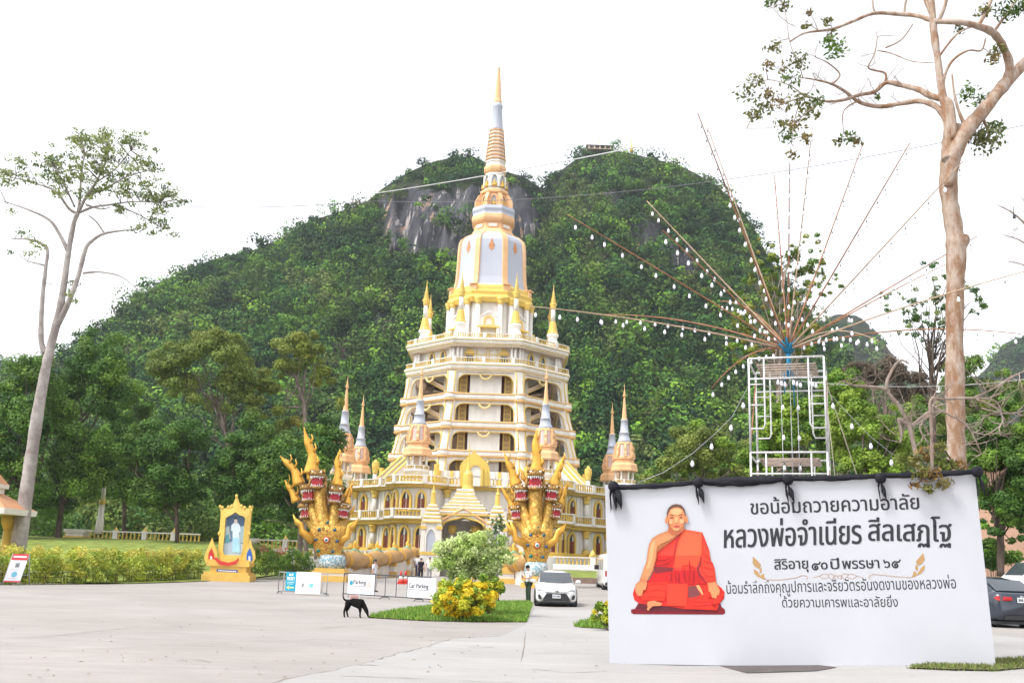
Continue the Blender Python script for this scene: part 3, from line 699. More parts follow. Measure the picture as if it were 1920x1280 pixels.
    for i in (4, 5, 6, 7, 0):
        a = i * PI / 4; fr = oct_frame(a, (Rb - 1.7) * .924, zt_); c, r, u, o = fr
        if i == 6:
            mb = MB(); quad_on(mb, fr, -1.72, 0, 1.72, H, .12); mb.build('white_screen', m_white, temple)
            for s in (-1, 1):
                mb = MB(); x = s * 2.45; q = (c - o * .7, r, u, o); quad_on(mb, q, x - .42, 0, x + .42, H, .1, 0)
                for k in range(4): quad_on(mb, q, x - .26, H * (.06 + .235 * k), x + .26, H * (.06 + .235 * k + .18), .15, 1)
                quad_on(mb, (c - o * 1.3, r, u, o), s * 1.6 - .6, 0, s * 1.6 + .6, H, .1, 2); mb.build('gold_screen', [m_yel, mat('bronze_relief', (.42, .26, .09), .5), m_red], temple)
        else:
            s = 1 if i in (7, 0) else -1
            mb = MB(); q = (c - o * .2 - r * s * 1.55, r, u, o); quad_on(mb, q, -.62, 0, .62, H * .92, .1, 0)
            for k in range(7): quad_on(mb, q, -.5, H * (.05 + .12 * k), .5, H * (.05 + .12 * k + .09), .14, 1)
            mb.build('louvred_panel', [m_yel, mat('pale_grey_slat', (.5, .48, .46), .6)], temple)
            mb = MB(); b = c - o * 1.2
            for w, mi, t in ((0, 0, .5), (.08, 1, .12)):
                lo, hi = b - r * s * 2.2 + u * .1, b + r * s * 2.4 + u * (H * .9); mb.prism([lo + o * w, hi + o * w, hi + o * w + u * t, lo + o * w + u * t], o * (.9 if w == 0 else .94), mi)
            mb.build('stair_flight', [m_ceil, m_yel], temple)
    zprev = zb_ if bi < 3 else zprev; Rp = Rb
# ================================================================ the ring building below the tower
AP, RCb, RHO = 15.2, 16.0, 2.45
def ring_r(th):
    d = ((th + PI / 8) % (PI / 4)) - PI / 8; r_ = AP / math.cos(d)
    v = th - ((round((th - TO) / (PI / 4))) * PI / 4 + TO); q = (RCb * math.cos(v)) ** 2 - (RCb ** 2 - RHO ** 2)
    return max(r_, RCb * math.cos(v) + math.sqrt(q)) if q > 0 else r_
NP = 320
BASE = [Vector((ring_r(2 * PI * k / NP) * math.cos(2 * PI * k / NP), ring_r(2 * PI * k / NP) * math.sin(2 * PI * k / NP), 0)) for k in range(NP)]
NRM = []
for k in range(NP):
    d = BASE[(k + 2) % NP] - BASE[k - 2]; NRM.append(Vector((d.y, -d.x, 0)).normalized())
def rp(off, z, pts=None): return [b + n * off + Vector((0, 0, z)) for b, n in zip(BASE, NRM)]
def sweep(name, prof, mats, mis, parent=temple):
    m = MB()
    for k in range(len(prof) - 1): m.loft([rp(*prof[k]), rp(*prof[k + 1])], mis[k], smooth=False, cap=False)
    return m.build(name, mats, parent)
def zl(py): return tz(py, 98.0, 690)
Z0, Z1c, Z1r, Z1t, Z2c, Z2r, Z2t = zl(1034), zl(979), zl(967), zl(950.5), zl(911), zl(903), zl(888)
sweep('facade_wall', [(0, Z0 - 2.2), (0, Z2c + .1)], [m_white], [0])
m_flute = mat('flute_shadow_paint', (.62, .60, .59), .6)
mb = MB()
for k in range(0, NP, 1):                                 # shallow vertical fluting
    if k % 2 == 0:
        b = BASE[k] + NRM[k] * .02; t = Vector((-NRM[k].y, NRM[k].x, 0)); mb.prism([b - t * .09 + Vector((0, 0, Z0)), b + t * .09 + Vector((0, 0, Z0)), b + t * .09 + Vector((0, 0, Z2c)), b - t * .09 + Vector((0, 0, Z2c))], NRM[k] * .05)
mb.build('fluting', m_white, temple)
for zc, zr in ((Z1c, Z1r), (Z2c, Z2r)):
    h = zr - zc
    sweep('cornice', [(0, zc), (.5, zc + .05), (.62, zc + .25 * h), (.62, zc + .45 * h), (.8, zc + .55 * h), (.95, zc + .8 * h), (.95, zr), (-1.2, zr + .01)], [m_yel, m_white], [0, 0, 0, 0, 0, 1, 1])
for zr, zt in ((Z1r, Z1t), (Z2r, Z2t)):
    m = MB(); balustrade_line(m, [Vector(p) for p in rp(.8, 0)], zr, zt, step=.36, post_every=3.1, th=.11, postw=.42); m.build('balustrade', [m_white, m_yel], temple)
sweep('roof_terrace', [(.5, Z2r - .02), (-9, Z2r + .02)], [m_white], [0])
sweep('plinth', [(.1, Z0 + .5), (.55, Z0 + .42), (.55, Z0 + .15), (.7, Z0 + .08), (.7, Z0 - 2.2)], [m_yel, m_white], [0, 0, 0, 1])
# windows: a pointed gold frame with wooden shutters below and a dark pane above
def window_at(theta, z0, h, w, off=0.0):
    k = theta / (2 * PI) * NP % NP; i = int(k); b = BASE[i].lerp(BASE[(i + 1) % NP], k - i); n = NRM[i].lerp(NRM[(i + 1) % NP], k - i).normalized()
    return b + Vector((0, 0, z0)), math.atan2(n.y, n.x) + PI / 2
def proto_window(w, h):
    fr = (Vector((0, 0, 0)), Vector((1, 0, 0)), Vector((0, 0, 1)), Vector((0, -1, 0)))
    m = MB(); arch_frame(m, fr, w, h, .20, .22); quad_on(m, fr, -w / 2 - .3, -.22, w / 2 + .3, 0, .3); o = m.build('window', m_yel, temple)
    m = MB(); arch_fill(m, fr, w, h, .04, 0); m.build('pane', m_glass, o)
    m = MB()
    for s in (-1, 1):
        x0, x1 = (s * .03, s * w / 2); x0, x1 = min(x0, x1), max(x0, x1); quad_on(m, fr, x0, 0, x1, h * .62, .09, 0)
        for v in (.08, .34): quad_on(m, fr, x0 + .08, h * v, x1 - .08, h * (v + .2), .12, 0)
    m.build('shutter', m_red, o); return o
h1, h2 = zl(985) - zl(1024), zl(919) - zl(952)
sets = []
for q in range(8):
    av = TO + q * PI / 4
    if math.sin(av) > .5: continue
    sets += [(av - .075, .62), (av, .72), (av + .075, .62)]
for q in range(8):
    af = q * PI / 4
    if math.sin(af) > .1 or q == 6: continue
    sets += [(af - .135, .72), (af + .135, .72)]
for z0, h in ((zl(1024), h1), (zl(952), h2)):
    proto = {}
    for th, w in sets:
        loc, rz = window_at(th, z0, h, w)
        if w not in proto: proto[w] = o = proto_window(w * 1.15, h)
        else: o = copy_tree(proto[w], temple)
        o.location = loc; o.rotation_euler = (0, 0, rz)
# half columns on the straight walls
pc = None
for z0, z1 in ((Z0 + .45, Z1c), (Z1r, Z2c)):
    pc = None
    for q in range(8):
        af = q * PI / 4
        if math.sin(af) > .1: continue
        for d in (0, -.235, .235) if q != 6 else (-.22, .22):
            loc, rz = window_at(af + d, 0, 1, 1); n = Vector((math.sin(rz), -math.cos(rz), 0)); loc = loc + n * .28
            if pc is None:
                m = MB(); m.lathe([(.42, z0 - .1), (.44, z0 + .12), (.36, z0 + .3), (.40, z0 + .42)], 12, mi=1); m.lathe([(.25, z0 + .42), (.22, z1 - .7)], 14, mi=0)
                m.lathe([(.24, z1 - .75), (.34, z1 - .66), (.27, z1 - .55), (.33, z1 - .3), (.44, z1 - .12), (.46, z1)], 12, mi=1); pc = m.build('column', [m_white, m_yel], temple, loc)
            else: o = pc.copy(); col.objects.link(o); o.location = loc
# striped parapet wall, sloping stair walls and gold gable on the roof terrace
mb = MB(); mb.lathe([(12.0, Z2r), (12.0, zl(867)), (11.5, zl(866))], 8, TO, smooth=False, cap=False)
for i in (5, 6, 7):
    c, r, u, o = oct_frame(i * PI / 4, 12 * .924, Z2r); hh = zl(867) - Z2r
    for k in range(-7, 8): quad_on(mb, (c, r, u, o), k * .62 - .15, 0, k * .62 + .15, hh, .16, 1 if k % 2 else 0)
    for s in (-1, 1): quad_on(mb, (c, r, u, o), s * 4.6 - .22, 0, s * 4.6 + .22, hh * 1.35, .3, 1)
mb.build('striped_parapet', [m_white, m_yel], temple)
for s in (-1, 1):
    mb = MB()
    a, b = Vector((s * 10.6, -11.0, Z2r)), Vector((s * 8.2, -8.0, Z2r + 2.6)); t = (b - a).cross(Vector((0, 0, 1))).normalized()
    for k in range(3):
        off = t * (k - 1) * .9; mb.prism([a + off, b + off, b + off + Vector((0, 0, .9)), a + off + Vector((0, 0, .5))], t * .25, 0); mb.prism([a + off + t * -.03 + Vector((0, 0, .5)), b + off + t * -.03 + Vector((0, 0, .9)), b + off + t * -.03 + Vector((0, 0, 1.05)), a + off - t * .03 + Vector((0, 0, .65))], t * .31, 1)
    mb.build('stair_wall', [m_white, m_yel], temple)
def pxl(px, py, Y): q = P(px, py, Y); return Vector((q.x - TX, q.y - TY, q.z))
mb = MB(); Yg = 98.6                                       # gold gable with an arched window
c = pxl(891, 911, Yg); fr = (c, Vector((1, 0, 0)), Vector((0, 0, 1)), Vector((0, -1, 0))); gp = [pxl(x, y, Yg) for x, y in ((862, 911), (862, 874), (866, 866), (889, 845), (913, 867), (918, 876), (919, 911))]
mb.prism(gp, (0, .5, 0), 0); g3 = [Vector((p.x * .82 + c.x * .18, p.y - .12, p.z * .88 + c.z * .12)) for p in gp]; mb.prism(g3, (0, .3, 0), 1)
fr2 = (c + Vector((0, -.15, 0)), fr[1], fr[2], fr[3]); arch_frame(mb, fr2, 1.0, 2.0, .22, .2, 0, 0, False); arch_fill(mb, fr2, 1.0, 2.0, .08, 2, 0, False)
mb.build('gold_gable', [m_yel, mat('bright_gold_paint', (.72, .50, .10), .45), m_white], temple)
mb = MB(); q = c + Vector((0, -.24, 0)); mb.cbox((q.x, q.y - .02, q.z + .95), (.98, .04, .05)); mb.build('gable_rail', m_rope, temple)

# lantern posts on the terrace rail
lp = None
for px in (684, 1102):
    s = -1 if px < 900 else 1; th = -PI / 2 + s * (PI / 4 + .02); loc, rz = window_at(th, Z2r, 1, 1); n = Vector((math.sin(rz), -math.cos(rz), 0)); loc = loc + n * .2
    if lp is None:
        m = MB(); m.lathe([(.30, 0), (.24, .2), (.22, 1.35)], 12, mi=0); m.lathe([(.24, 1.35), (.30, 1.45), (.26, 1.55), (.36, 1.9), (.40, 2.3), (.34, 2.38), (.40, 2.5), (.26, 2.6), (.16, 2.62), (.14, 2.8), (.02, 2.85)], 12, mi=1); lp = m.build('lantern_post', [m_white, m_yel], temple, loc)
    else: o = lp.copy(); col.objects.link(o); o.location = loc

# ---------------------------------------------------------------- six corner chedis
def make_chedi():
    t = thing('corner_chedi', 'x', 'chedi', (0, 0, 0))
    def part(name, segs, mats):
        m = MB()
        for pr, n, mi, smo in segs: m.lathe(pr, n, PI / n, mi=mi, smooth=smo)
        return m.build(name, mats, t)
    part('base', [([(1.42, 0), (1.42, .25), (1.3, .3)], 16, 1, True), ([(1.28, .3), (1.22, .62)], 16, 0, True), ([(1.36, .62), (1.36, .8), (1.2, .86)], 16, 1, True), ([(1.18, .86), (1.15, 1.2), (1.22, 1.25), (1.28, 1.4), (1.1, 1.44)], 16, 0, True)], [m_white, m_yel])
    m = MB(); balustrade_line(m, [(1.18 * math.cos(k * PI / 8), 1.18 * math.sin(k * PI / 8)) for k in range(16)], 1.42, 1.85, step=.2, post_every=.9, th=.05, postw=.14); m.build('balustrade', [m_white, m_yel], t)
    for k in range(8):
        a = (k + .5) * PI / 4; m = MB(); m.lathe([(.15, 0), (.11, .1), (.10, 1.25), (.15, 1.38)], 10); o = m.build('column', m_white, t, (.98 * math.cos(a), .98 * math.sin(a), 1.44))
    part('core', [([(.5, 1.44), (.5, 2.82)], 8, 0, False)], [m_ceil])
    part('canopy', [([(1.2, 2.82), (1.52, 2.75), (1.56, 2.9), (1.50, 3.05), (1.46, 3.45), (1.30, 3.62), (1.2, 3.66)], 8, 0, False)], [m_orange])
    d = part('drum', [([(1.12, 3.66), (1.1, 4.0), (1.24, 4.05), (1.24, 4.25), (1.02, 4.35)], 8, 0, False), ([(.98, 4.35), (.86, 5.7)], 8, 1, False), ([(.94, 5.7), (.92, 5.85), (.80, 5.95)], 8, 0, False)], [m_orange, mat('rose_panel', (.66, .52, .50), .5)])
    m = MB()
    for k in range(8):
        a = k * PI / 4 + TO + TO; o = Vector((math.cos(a), math.sin(a), 0)); r = Vector((-o.y, o.x, 0)); b = o * .8 + Vector((0, 0, 4.3))
        m.prism([b - r * .12, b + o * .42 - r * .12, b + o * .42 - r * .12 + Vector((0, 0, .35)), b + o * .28 - r * .12 + Vector((0, 0, .6)), b + o * .32 - r * .12 + Vector((0, 0, .95)), b + o * .1 - r * .12 + Vector((0, 0, 1.45)), b - r * .12 + Vector((0, 0, 1.45))], r * .24)
    m.build('drum_rib', m_orange, d)
    part('bell', [([(.78, 5.95), (.70, 6.15), (.56, 6.5), (.54, 6.9), (.58, 6.92), (.56, 7.0), (.46, 7.05), (.36, 8.3), (.40, 8.34), (.38, 8.44)], 16, 0, True)], [m_pale])
    s = part('spire', [([(.34, 8.44), (.33, 8.55), (.28, 8.6), (.10, 10.9), (.09, 11.0)], 8, 0, False)], [m_orange])
    m = MB(); m.lathe([(.09, 11.0), (.2, 11.05), (.22, 11.15), (.1, 11.25), (.16, 11.35), (.07, 11.45), (.12, 11.55), (.05, 11.65), (.03, 12.0), (.004, 12.5)], 10); m.build('finial', m_orange, s)
    return t
LBL = {5: 'white and apricot chedi standing before the open tower tiers, nearer the five-headed serpent wrapped by trees', 6: 'white and apricot chedi rising behind the crest of the facing serpent statue',
       4: 'apricot chedi half hidden by tree leaves above the serpent with wide horns', 3: 'slender apricot chedi with a gold lantern post before it, behind the wide-horned serpent',
       7: 'taller of the two apricot chedis above the black-draped board', 0: 'shorter of the two apricot chedis above the black-draped board'}
LBL[5] = 'apricot and white chedi overlapping the tower beside its open tiers, clear of any serpent'
cq = None
for k in (5, 6, 4, 3, 7, 0):
    a = TO + (k - 0) * PI / 4
    loc = (TX + 16.6 * math.cos(a), TY + 16.6 * math.sin(a), Z2r + .02)
    cq = make_chedi() if cq is None else copy_tree(cq)
    cq.location = loc; tag(cq, LBL[k], 'chedi', 'corner chedis on the roof terrace')

# ---------------------------------------------------------------- entrance porch with its stepped roof
Yp = 92.0
pq = P(866, 1040, Yp); porch = thing('entrance_porch', 'white arched temple porch topped by a stepped gold pyramid and spire', 'porch', (pq.x, Yp, 0))
def pl(px, py, Y=Yp): q = P(px, py, Y); return Vector((q.x - pq.x, q.y - Yp, q.z))
def hw(w, y, Y=Yp): return w / ppm(866, y, Y)
m = MB(); w = hw(47, 1000); d = 5.0
zb, zs, zpk, za, zas = .5, pl(866, 980).z, pl(866, 952).z, pl(866, 972).z, pl(866, 990).z
out = [(w, zb), (w, zs), (w * .5, (zs + zpk) / 2), (0, zpk), (-w * .5, (zs + zpk) / 2), (-w, zs), (-w, zb)]
wi = hw(41, 1000)
def parch(wi, za, zas, n=6):
    L_ = [(wi, zb), (wi, zas)] + [(wi * math.cos(k / n * PI / 2) ** .8, zas + (za - zas) * math.sin(k / n * PI / 2)) for k in range(1, n)] + [(0, za + .18)]; return L_ + [(-a, b) for a, b in reversed(L_[:-1])]
ins = parch(wi, za, zas); no = len(ins)
def resample(pts, n):
    ln = [0]
    for a, b in zip(pts, pts[1:]): ln.append(ln[-1] + math.hypot(b[0] - a[0], b[1] - a[1]))
    o = []
    for k in range(n):
        s = ln[-1] * k / (n - 1); i = max(j for j in range(len(ln)) if ln[j] <= s + 1e-9); i = min(i, len(pts) - 2); f = (s - ln[i]) / (ln[i + 1] - ln[i]); o.append((pts[i][0] + (pts[i + 1][0] - pts[i][0]) * f, pts[i][1] + (pts[i + 1][1] - pts[i][1]) * f))
    return o
NN = 33; o2, i2 = resample(out, NN), resample(ins, NN)
V3 = lambda L_, y: [Vector((a, y, b)) for a, b in L_]
m.loft([V3(o2, d), V3(o2, 0), V3(i2, 0), V3(i2, d)], 0, smooth=False, close=False)
m.build('arch_wall', m_white, porch)
m = MB(); m.tube(V3(resample(out, 41), -.05), .13, 6); m.build('gable_trim', m_orange, porch)
m = MB(); m.tube(V3(resample([(a * 1.0, b) for a, b in ins], 41), -.04), .10, 6); m.build('arch_trim', m_yel, porch)
m = MB(); m.box((-wi, d - .3, zb), (wi, d, za)); m.build('back_wall', m_white, porch)
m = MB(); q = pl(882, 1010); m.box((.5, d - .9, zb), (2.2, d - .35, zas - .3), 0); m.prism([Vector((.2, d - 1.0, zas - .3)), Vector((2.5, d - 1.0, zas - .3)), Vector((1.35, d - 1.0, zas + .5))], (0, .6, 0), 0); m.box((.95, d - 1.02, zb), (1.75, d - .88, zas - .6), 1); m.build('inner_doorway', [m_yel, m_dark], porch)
for s in (-1, 1):
    m = MB(); m.lathe([(.3, zb), (.22, zb + .3), (.2, zas - .5)], 12, ctr=(s * (wi - .9), 2.2), mi=0); m.lathe([(.22, zas - .5), (.42, zas - .1), (.42, zas + .3)], 12, ctr=(s * (wi - .9), 2.2), mi=1); m.build('inner_column', [m_white, m_yel], porch)
zr = pl(866, 964).z; m = MB()
steps = [(49, 966, 958), (43, 957, 950), (38, 950, 944), (30, 943, 937), (25, 936, 930), (20, 929, 922), (17, 921, 914)]
def sq(m, w, z0, z1, mi, y0=2.2): m.box((-w, y0 - w, z0), (w, y0 + w, z1), mi)
for wpx, y0, y1 in steps:
    z0, z1 = pl(866, y0).z, pl(866, y1).z; ww = hw(wpx, y0); sq(m, ww, z0, z0 + (z1 - z0) * .35, 1); sq(m, ww * .95, z0 + (z1 - z0) * .35, z1 + .02, 0); 
    for a in (0,): sq(m, ww * .985, z0 + (z1 - z0) * .72, z0 + (z1 - z0) * .88, 0)
m.build('stepped_roof', [m_white, m_yel], porch)
m = MB(); zz = [pl(870, y).z for y in (915, 905, 896, 884, 878, 862, 850, 836, 821)]
m.lathe([(hw(12, 915), zz[0]), (hw(10, 905), zz[1]), (hw(10, 896), zz[2]), (hw(9.2, 884), zz[3]), (hw(5, 880), zz[4]), (hw(1.6, 868), zz[5]), (hw(1.2, 850), zz[6]), (hw(.8, 836), zz[7]), (.01, zz[8])], 12, ctr=(.2, 2.2), smooth=False); m.build('spire', m_yel, porch)
side = None
for px, lb in ((808, 'small white porch turret with gold spire, on the portrait shrine side of the entrance arch'), (930, 'small white porch turret with gold spire, between the entrance arch and the facing serpent')):
    q = P(px, 1030, 91.0)
    if side is None:
        side = thing('gate_turret', lb, 'turret', (q.x, 91, 0), 0, 'turrets flanking the entrance porch'); Z = lambda y: P(808, y, 91.0).z; W = lambda w: w / ppm(808, 980, 91)
        m = MB(); w = W(15); m.box((-w, -w, .5), (w, w, Z(978)), 0); m.build('body', m_white, side)
        m = MB(); 
        for a in (-1, 1):
            for b in (-1,): m.box((a * w - .2, b * w - .12, .5), (a * w + .2, b * w + .1, Z(980)), 0); m.box((a * w - .26, b * w - .18, Z(992)), (a * w + .26, b * w + .1, Z(986)), 1)
        m.build('pilaster', [m_white, m_yel], side)
        m = MB(); fr = (Vector((0, -w, .6)), Vector((1, 0, 0)), Vector((0, 0, 1)), Vector((0, -1, 0))); arch_frame(m, fr, .8, Z(992) - .6, .14, .12, 0); arch_fill(m, fr, .8, Z(992) - .6, .03, 1); m.build('niche', [m_white, m_pale], side)
        m = MB()
        for wp, y0, y1 in ((19, 980, 973), (17, 972, 966), (14, 965, 959), (12, 958, 951), (9, 950, 945)):
            z0, z1 = Z(y0), Z(y1); m.box((-W(wp), -W(wp), z0), (W(wp), W(wp), z0 + (z1 - z0) * .4), 1); m.box((-W(wp) * .93, -W(wp) * .93, z0 + (z1 - z0) * .4), (W(wp) * .93, W(wp) * .93, z1 + .01), 0)
        m.build('stepped_roof', [m_white, m_yel], side)
        m = MB(); m.lathe([(W(5.5), Z(945)), (W(5), Z(938)), (W(4), Z(925)), (W(4.4), Z(923)), (W(2), Z(918)), (W(.8), Z(908)), (.01, Z(897))], 10, smooth=False); m.build('spire', m_yel, side)
        m = MB(); m.box((-W(17), -W(17), .45), (W(17), W(17), Z(1040)), 0); m.box((-W(18), -W(18), Z(1040)), (W(18), W(18), Z(1034)), 1); m.build('plinth', [m_white, m_yel], side)
    else:
        side = copy_tree(side); side.location = (q.x, 91, 0); tag(side, lb)
# ground terrace with its white and gold rail
zt0 = .45
for x0, x1, lb in ((4.2, 20, 'white and gold balustrade on a low wall behind the parked van and lawn'), (-18.5, -8.5, 'white and gold balustrade on a low wall behind the serpent body of humps')):
    Yr = 88.5; t = thing('terrace_balustrade', lb, 'balustrade', ((x0 + x1) / 2, Yr, 0), 0, 'balustrades before the temple'); h = (x1 - x0) / 2
    za, zb2 = P(1100, 1061, Yr).z, P(1100, 1044, Yr).z
    m = MB(); balustrade_line(m, [(-h, 0), (h, 0)], za, zb2, closed=False, step=.34, post_every=3.4, th=.14, postw=.5); m.build('rail', [m_white, m_yel], t)
    m = MB(); m.box((-h, -.35, .2), (h, .6, za + .02)); m.box((-h - .05, -.45, za - .35), (h + .05, .0, za - .2)); m.build('low_wall', m_white, t)
    for k in range(int(h * 2 / 6.8) + 1): m = MB(); m.lathe([(.3, zb2 + .05), (.34, zb2 + .12), (.18, zb2 + .4), (.01, zb2 + .65)], 8, ctr=(-h + 3.4 + k * 6.8, 0)); m.build('rail_finial', m_yel, t)
# ================================================================ two five-headed serpent statues
def scale_mat(name, c, c2, sc, metal=.35, rough=.38):
    m = bpy.data.materials.new(name); m.use_nodes = True; t = m.node_tree; n = t.nodes; L = t.links; b = n['Principled BSDF']
    tc = n.new('ShaderNodeTexCoord'); v = n.new('ShaderNodeTexVoronoi'); v.inputs['Scale'].default_value = sc; L.new(tc.outputs['Object'], v.inputs['Vector'])
    q = n.new('ShaderNodeTexNoise'); q.inputs['Scale'].default_value = 1.6; q.inputs['Detail'].default_value = 6; L.new(tc.outputs['Object'], q.inputs['Vector'])
    r = n.new('ShaderNodeMapRange'); r.inputs[1].default_value = .35; r.inputs[2].default_value = .62; L.new(v.outputs['Distance'], r.inputs[0])
    mx = n.new('ShaderNodeMix'); mx.data_type = 'RGBA'; L.new(r.outputs[0], mx.inputs[0]); mx.inputs[6].default_value = (*c, 1); mx.inputs[7].default_value = (*c2, 1)
    m2 = n.new('ShaderNodeMix'); m2.data_type = 'RGBA'; m2.blend_type = 'MULTIPLY'; m2.inputs[0].default_value = 1; r2 = n.new('ShaderNodeMapRange'); r2.inputs[1].default_value = .3; r2.inputs[2].default_value = .7; r2.inputs[3].default_value = .68; r2.inputs[4].default_value = 1.1
    L.new(q.outputs['Fac'], r2.inputs[0]); L.new(mx.outputs[2], m2.inputs[6]); L.new(r2.outputs[0], m2.inputs[7]); L.new(m2.outputs[2], b.inputs['Base Color'])
    b.inputs['Metallic'].default_value = metal; b.inputs['Roughness'].default_value = rough
    bp = n.new('ShaderNodeBump'); bp.inputs['Strength'].default_value = .6; bp.inputs['Distance'].default_value = .05; L.new(v.outputs['Distance'], bp.inputs['Height']); L.new(bp.outputs[0], b.inputs['Normal']); return m
m_scale = scale_mat('gold_scales', (.74, .44, .08), (.50, .25, .04), 10)
m_head = scale_mat('bronze_scales', (.58, .33, .08), (.26, .14, .04), 11, .3, .45)
m_belly = scale_mat('gold_belly', (.80, .52, .11), (.52, .28, .05), 5.0)
m_coil = mat('ochre_coil', (.46, .26, .09), .42, metal=.15, var=.14, scale=1.0, bump=.3, bscale=14)
m_mosaic = scale_mat('shell_mosaic', (.60, .62, .60), (.20, .34, .40), 7, 0, .6)
m_mouth = mat('red_mouth', (.50, .01, .025), .35, var=.15)
m_tooth = mat('tooth_white', (.80, .78, .74), .4, var=.05)
m_gem = mat('gem', (1, 1, 1), .2, var=.05, attr=True)
m_step = mat('yellow_plinth_paint', (.70, .43, .09), .5, var=.12)
def flame(m, pts, widths, flat=.45, mi=0):
    """A flame crest: a flattened tapering tube with a ridge of curls on its outer side."""
    m.tube(pts, widths, 10, mi, flat=flat)
def serpent(name, label, Y, base, heads, chest, rock, sides, coil, facing):
    bx = P(base[0], base[1], Y); z0 = gz(bx.x, Y); org = Vector((bx.x, Y, z0)); t = thing(name, label, 'serpent statue', org, 0, 'five-headed serpent statues before the temple')
    k = 1 / ppm(base[0], 1000, Y)                          # metres per photograph pixel here
    def l(px, py, dy=0): q = P(px, py, Y + dy); return Vector((q.x, q.y, q.z)) - org
    (rx0, rx1, ry0, ry1) = rock; c = l((rx0 + rx1) / 2, ry1); w = (rx1 - rx0) / 2 * k; zt, zb = l(rx0, ry0).z, l(rx0, ry1).z
    m = MB()
    for f, a, b, mi in ((1.12, 0, .16, 0), (1.34, 0, .42, 0), (1.22, .42, .62, 1), (1.30, .62, .78, 0), (1.12, .78, 1.0, 0)):
        m.box((c.x - w * f, -w * f, zb * a if a else -.3), (c.x + w * f, w * f, zb * b), mi)
    m.build('plinth', [m_step, m_white], t)
    m = MB(); m.lathe([(w * 1.02, zb), (w * 1.06, zb + (zt - zb) * .5), (w * .96, zt), (w * .8, zt + .08)], 20, ctr=(c.x, 0)); m.build('mosaic_drum', m_mosaic, t)
    # chest: a flattened hood-like shape, gems on its front
    m = MB(); rings = []
    for py, x0, x1 in chest:
        a, b = l(x0, py), l(x1, py); cx, hwid = (a.x + b.x) / 2, (b.x - a.x) / 2; rings.append([Vector((cx + hwid * math.cos(q * PI / 10), hwid * .55 * math.sin(q * PI / 10) + .1, (a.z + b.z) / 2)) for q in range(20)])
    m.loft(rings, 0); m.build('chest', m_scale, t)
    cy = chest[len(chest) // 2]; ce = l((cy[1] + cy[2]) / 2, cy[0]); hwid = (cy[2] - cy[1]) / 2 * k
    for gx, gy, gr, cc in ((0, 0, .30, (.50, .10, .02)), (0, 0, .19, (.7, .66, .6)), (0, 0, .12, (.02, .22, .28)), (-.45, .55, .15, (.02, .09, .13)), (.42, .55, .15, (.02, .09, .13)), (0, .95, .14, (.02, .12, .13)), (-.62, 0, .13, (.02, .08, .15)), (.58, -.05, .13, (.02, .08, .15)), (-.42, -.6, .16, (.0, .14, .11)), (.38, -.62, .14, (.02, .09, .13)), (0, -.95, .15, (.02, .12, .14)), (0, .5, .08, (.4, .05, .02)), (0, -.5, .08, (.4, .05, .02))):
        g0_ = gr; gr *= .78; x = ce.x + gx * hwid; yy = -hwid * .55 * math.sqrt(max(0.05, 1 - gx * gx)) + .1
        if g0_ not in (.19, .12): m = MB()
        m.ball((x, yy - (.05 if g0_ < .2 else .0) - (.05 if g0_ < .13 and gx == 0 and gy == 0 else 0), ce.z + gy * 1.15), gr, .10, gr, 12, 6, 0, cc)
        if g0_ not in (.30, .19): m.build('chest_gem', m_gem, t)
    for pts in sides:
        m = MB(); pp = [l(x, y, -.2) for x, y in pts]; flame(m, pp, [.30, .22, .16, .03], .6)
        for q in (0, 1): 
            mid = pp[q].lerp(pp[q + 1], .6); out = Vector((1 if pp[-1].x > pp[0].x else -1, 0, .9)).normalized(); m.tube([mid, mid + out * .45, mid + out * .8 + Vector((0, 0, .25))], [.2, .14, .02], 6, flat=.5)
        m.build('side_flame', m_gold, t)
    neck_base = chest[-1]
    for i, (mx, my, mw, yaw, roll, crest, cw, dy) in enumerate(heads):
        hp = l(mx, my, dy); s = mw * k
        nb = l(neck_base[1] + (neck_base[2] - neck_base[1]) * (.5 + (mx - (neck_base[1] + neck_base[2]) / 2) / 200), neck_base[0] + 12, .0)
        # neck
        m = MB(); back = hp + Vector((-math.sin(yaw) * .2, .75, -.1)); md = nb.lerp(back, .5) + Vector(((hp.x - nb.x) * .22, -.1, -.15))
        path = []
        for q in range(11):
            f = q / 10; path.append(nb * (1 - f) ** 2 + md * 2 * f * (1 - f) + back * f * f)
        m.tube(path, [s * (.66 - .12 * math.sin(PI * q / 10)) for q in range(11)], 14, 0)
        m.build('neck', m_scale, t)
        m = MB(); m.tube([p + Vector((0, -s * (.40 - .06 * math.sin(PI * q / 10)), .05)) for q, p in enumerate(path)][:-1], [s * .34] * 10, 10, 0); m.build('neck_belly', m_belly, t)
        # head
        Rm = Matrix.Rotation(yaw, 3, 'Z') @ Matrix.Rotation(roll, 3, 'Y')
        H = lambda x, y, z: hp + Rm @ Vector((x * s, y * s, z * s))
        m = MB(); rings = []
        for y, wx, zc, hh in ((.95, .30, .25, .3), (.75, .56, .30, .52), (.35, .66, .36, .50), (0, .64, .52, .24), (-.35, .58, .54, .19), (-.62, .46, .58, .17), (-.75, .2, .62, .12)):
            rings.append([H(wx * math.cos(q * PI / 7), y, zc + hh * math.sin(q * PI / 7)) for q in range(14)])
        m.loft(rings, 0)
        rings = []
        for y, wx, zc, hh in ((.7, .4, -.25, .3), (.3, .56, -.42, .2), (-.1, .55, -.50, .13), (-.4, .48, -.52, .11), (-.58, .3, -.50, .08)):
            rings.append([H(wx * math.cos(q * PI / 7), y, zc + hh * math.sin(q * PI / 7)) for q in range(14)])
        m.loft(rings, 0)
        for q in (-1, 1): m.tube([H(q * .56, .45, .4), H(q * .66, .2, 0), H(q * .58, .1, -.42)], [.14 * s, .12 * s, .13 * s], 8, 0)
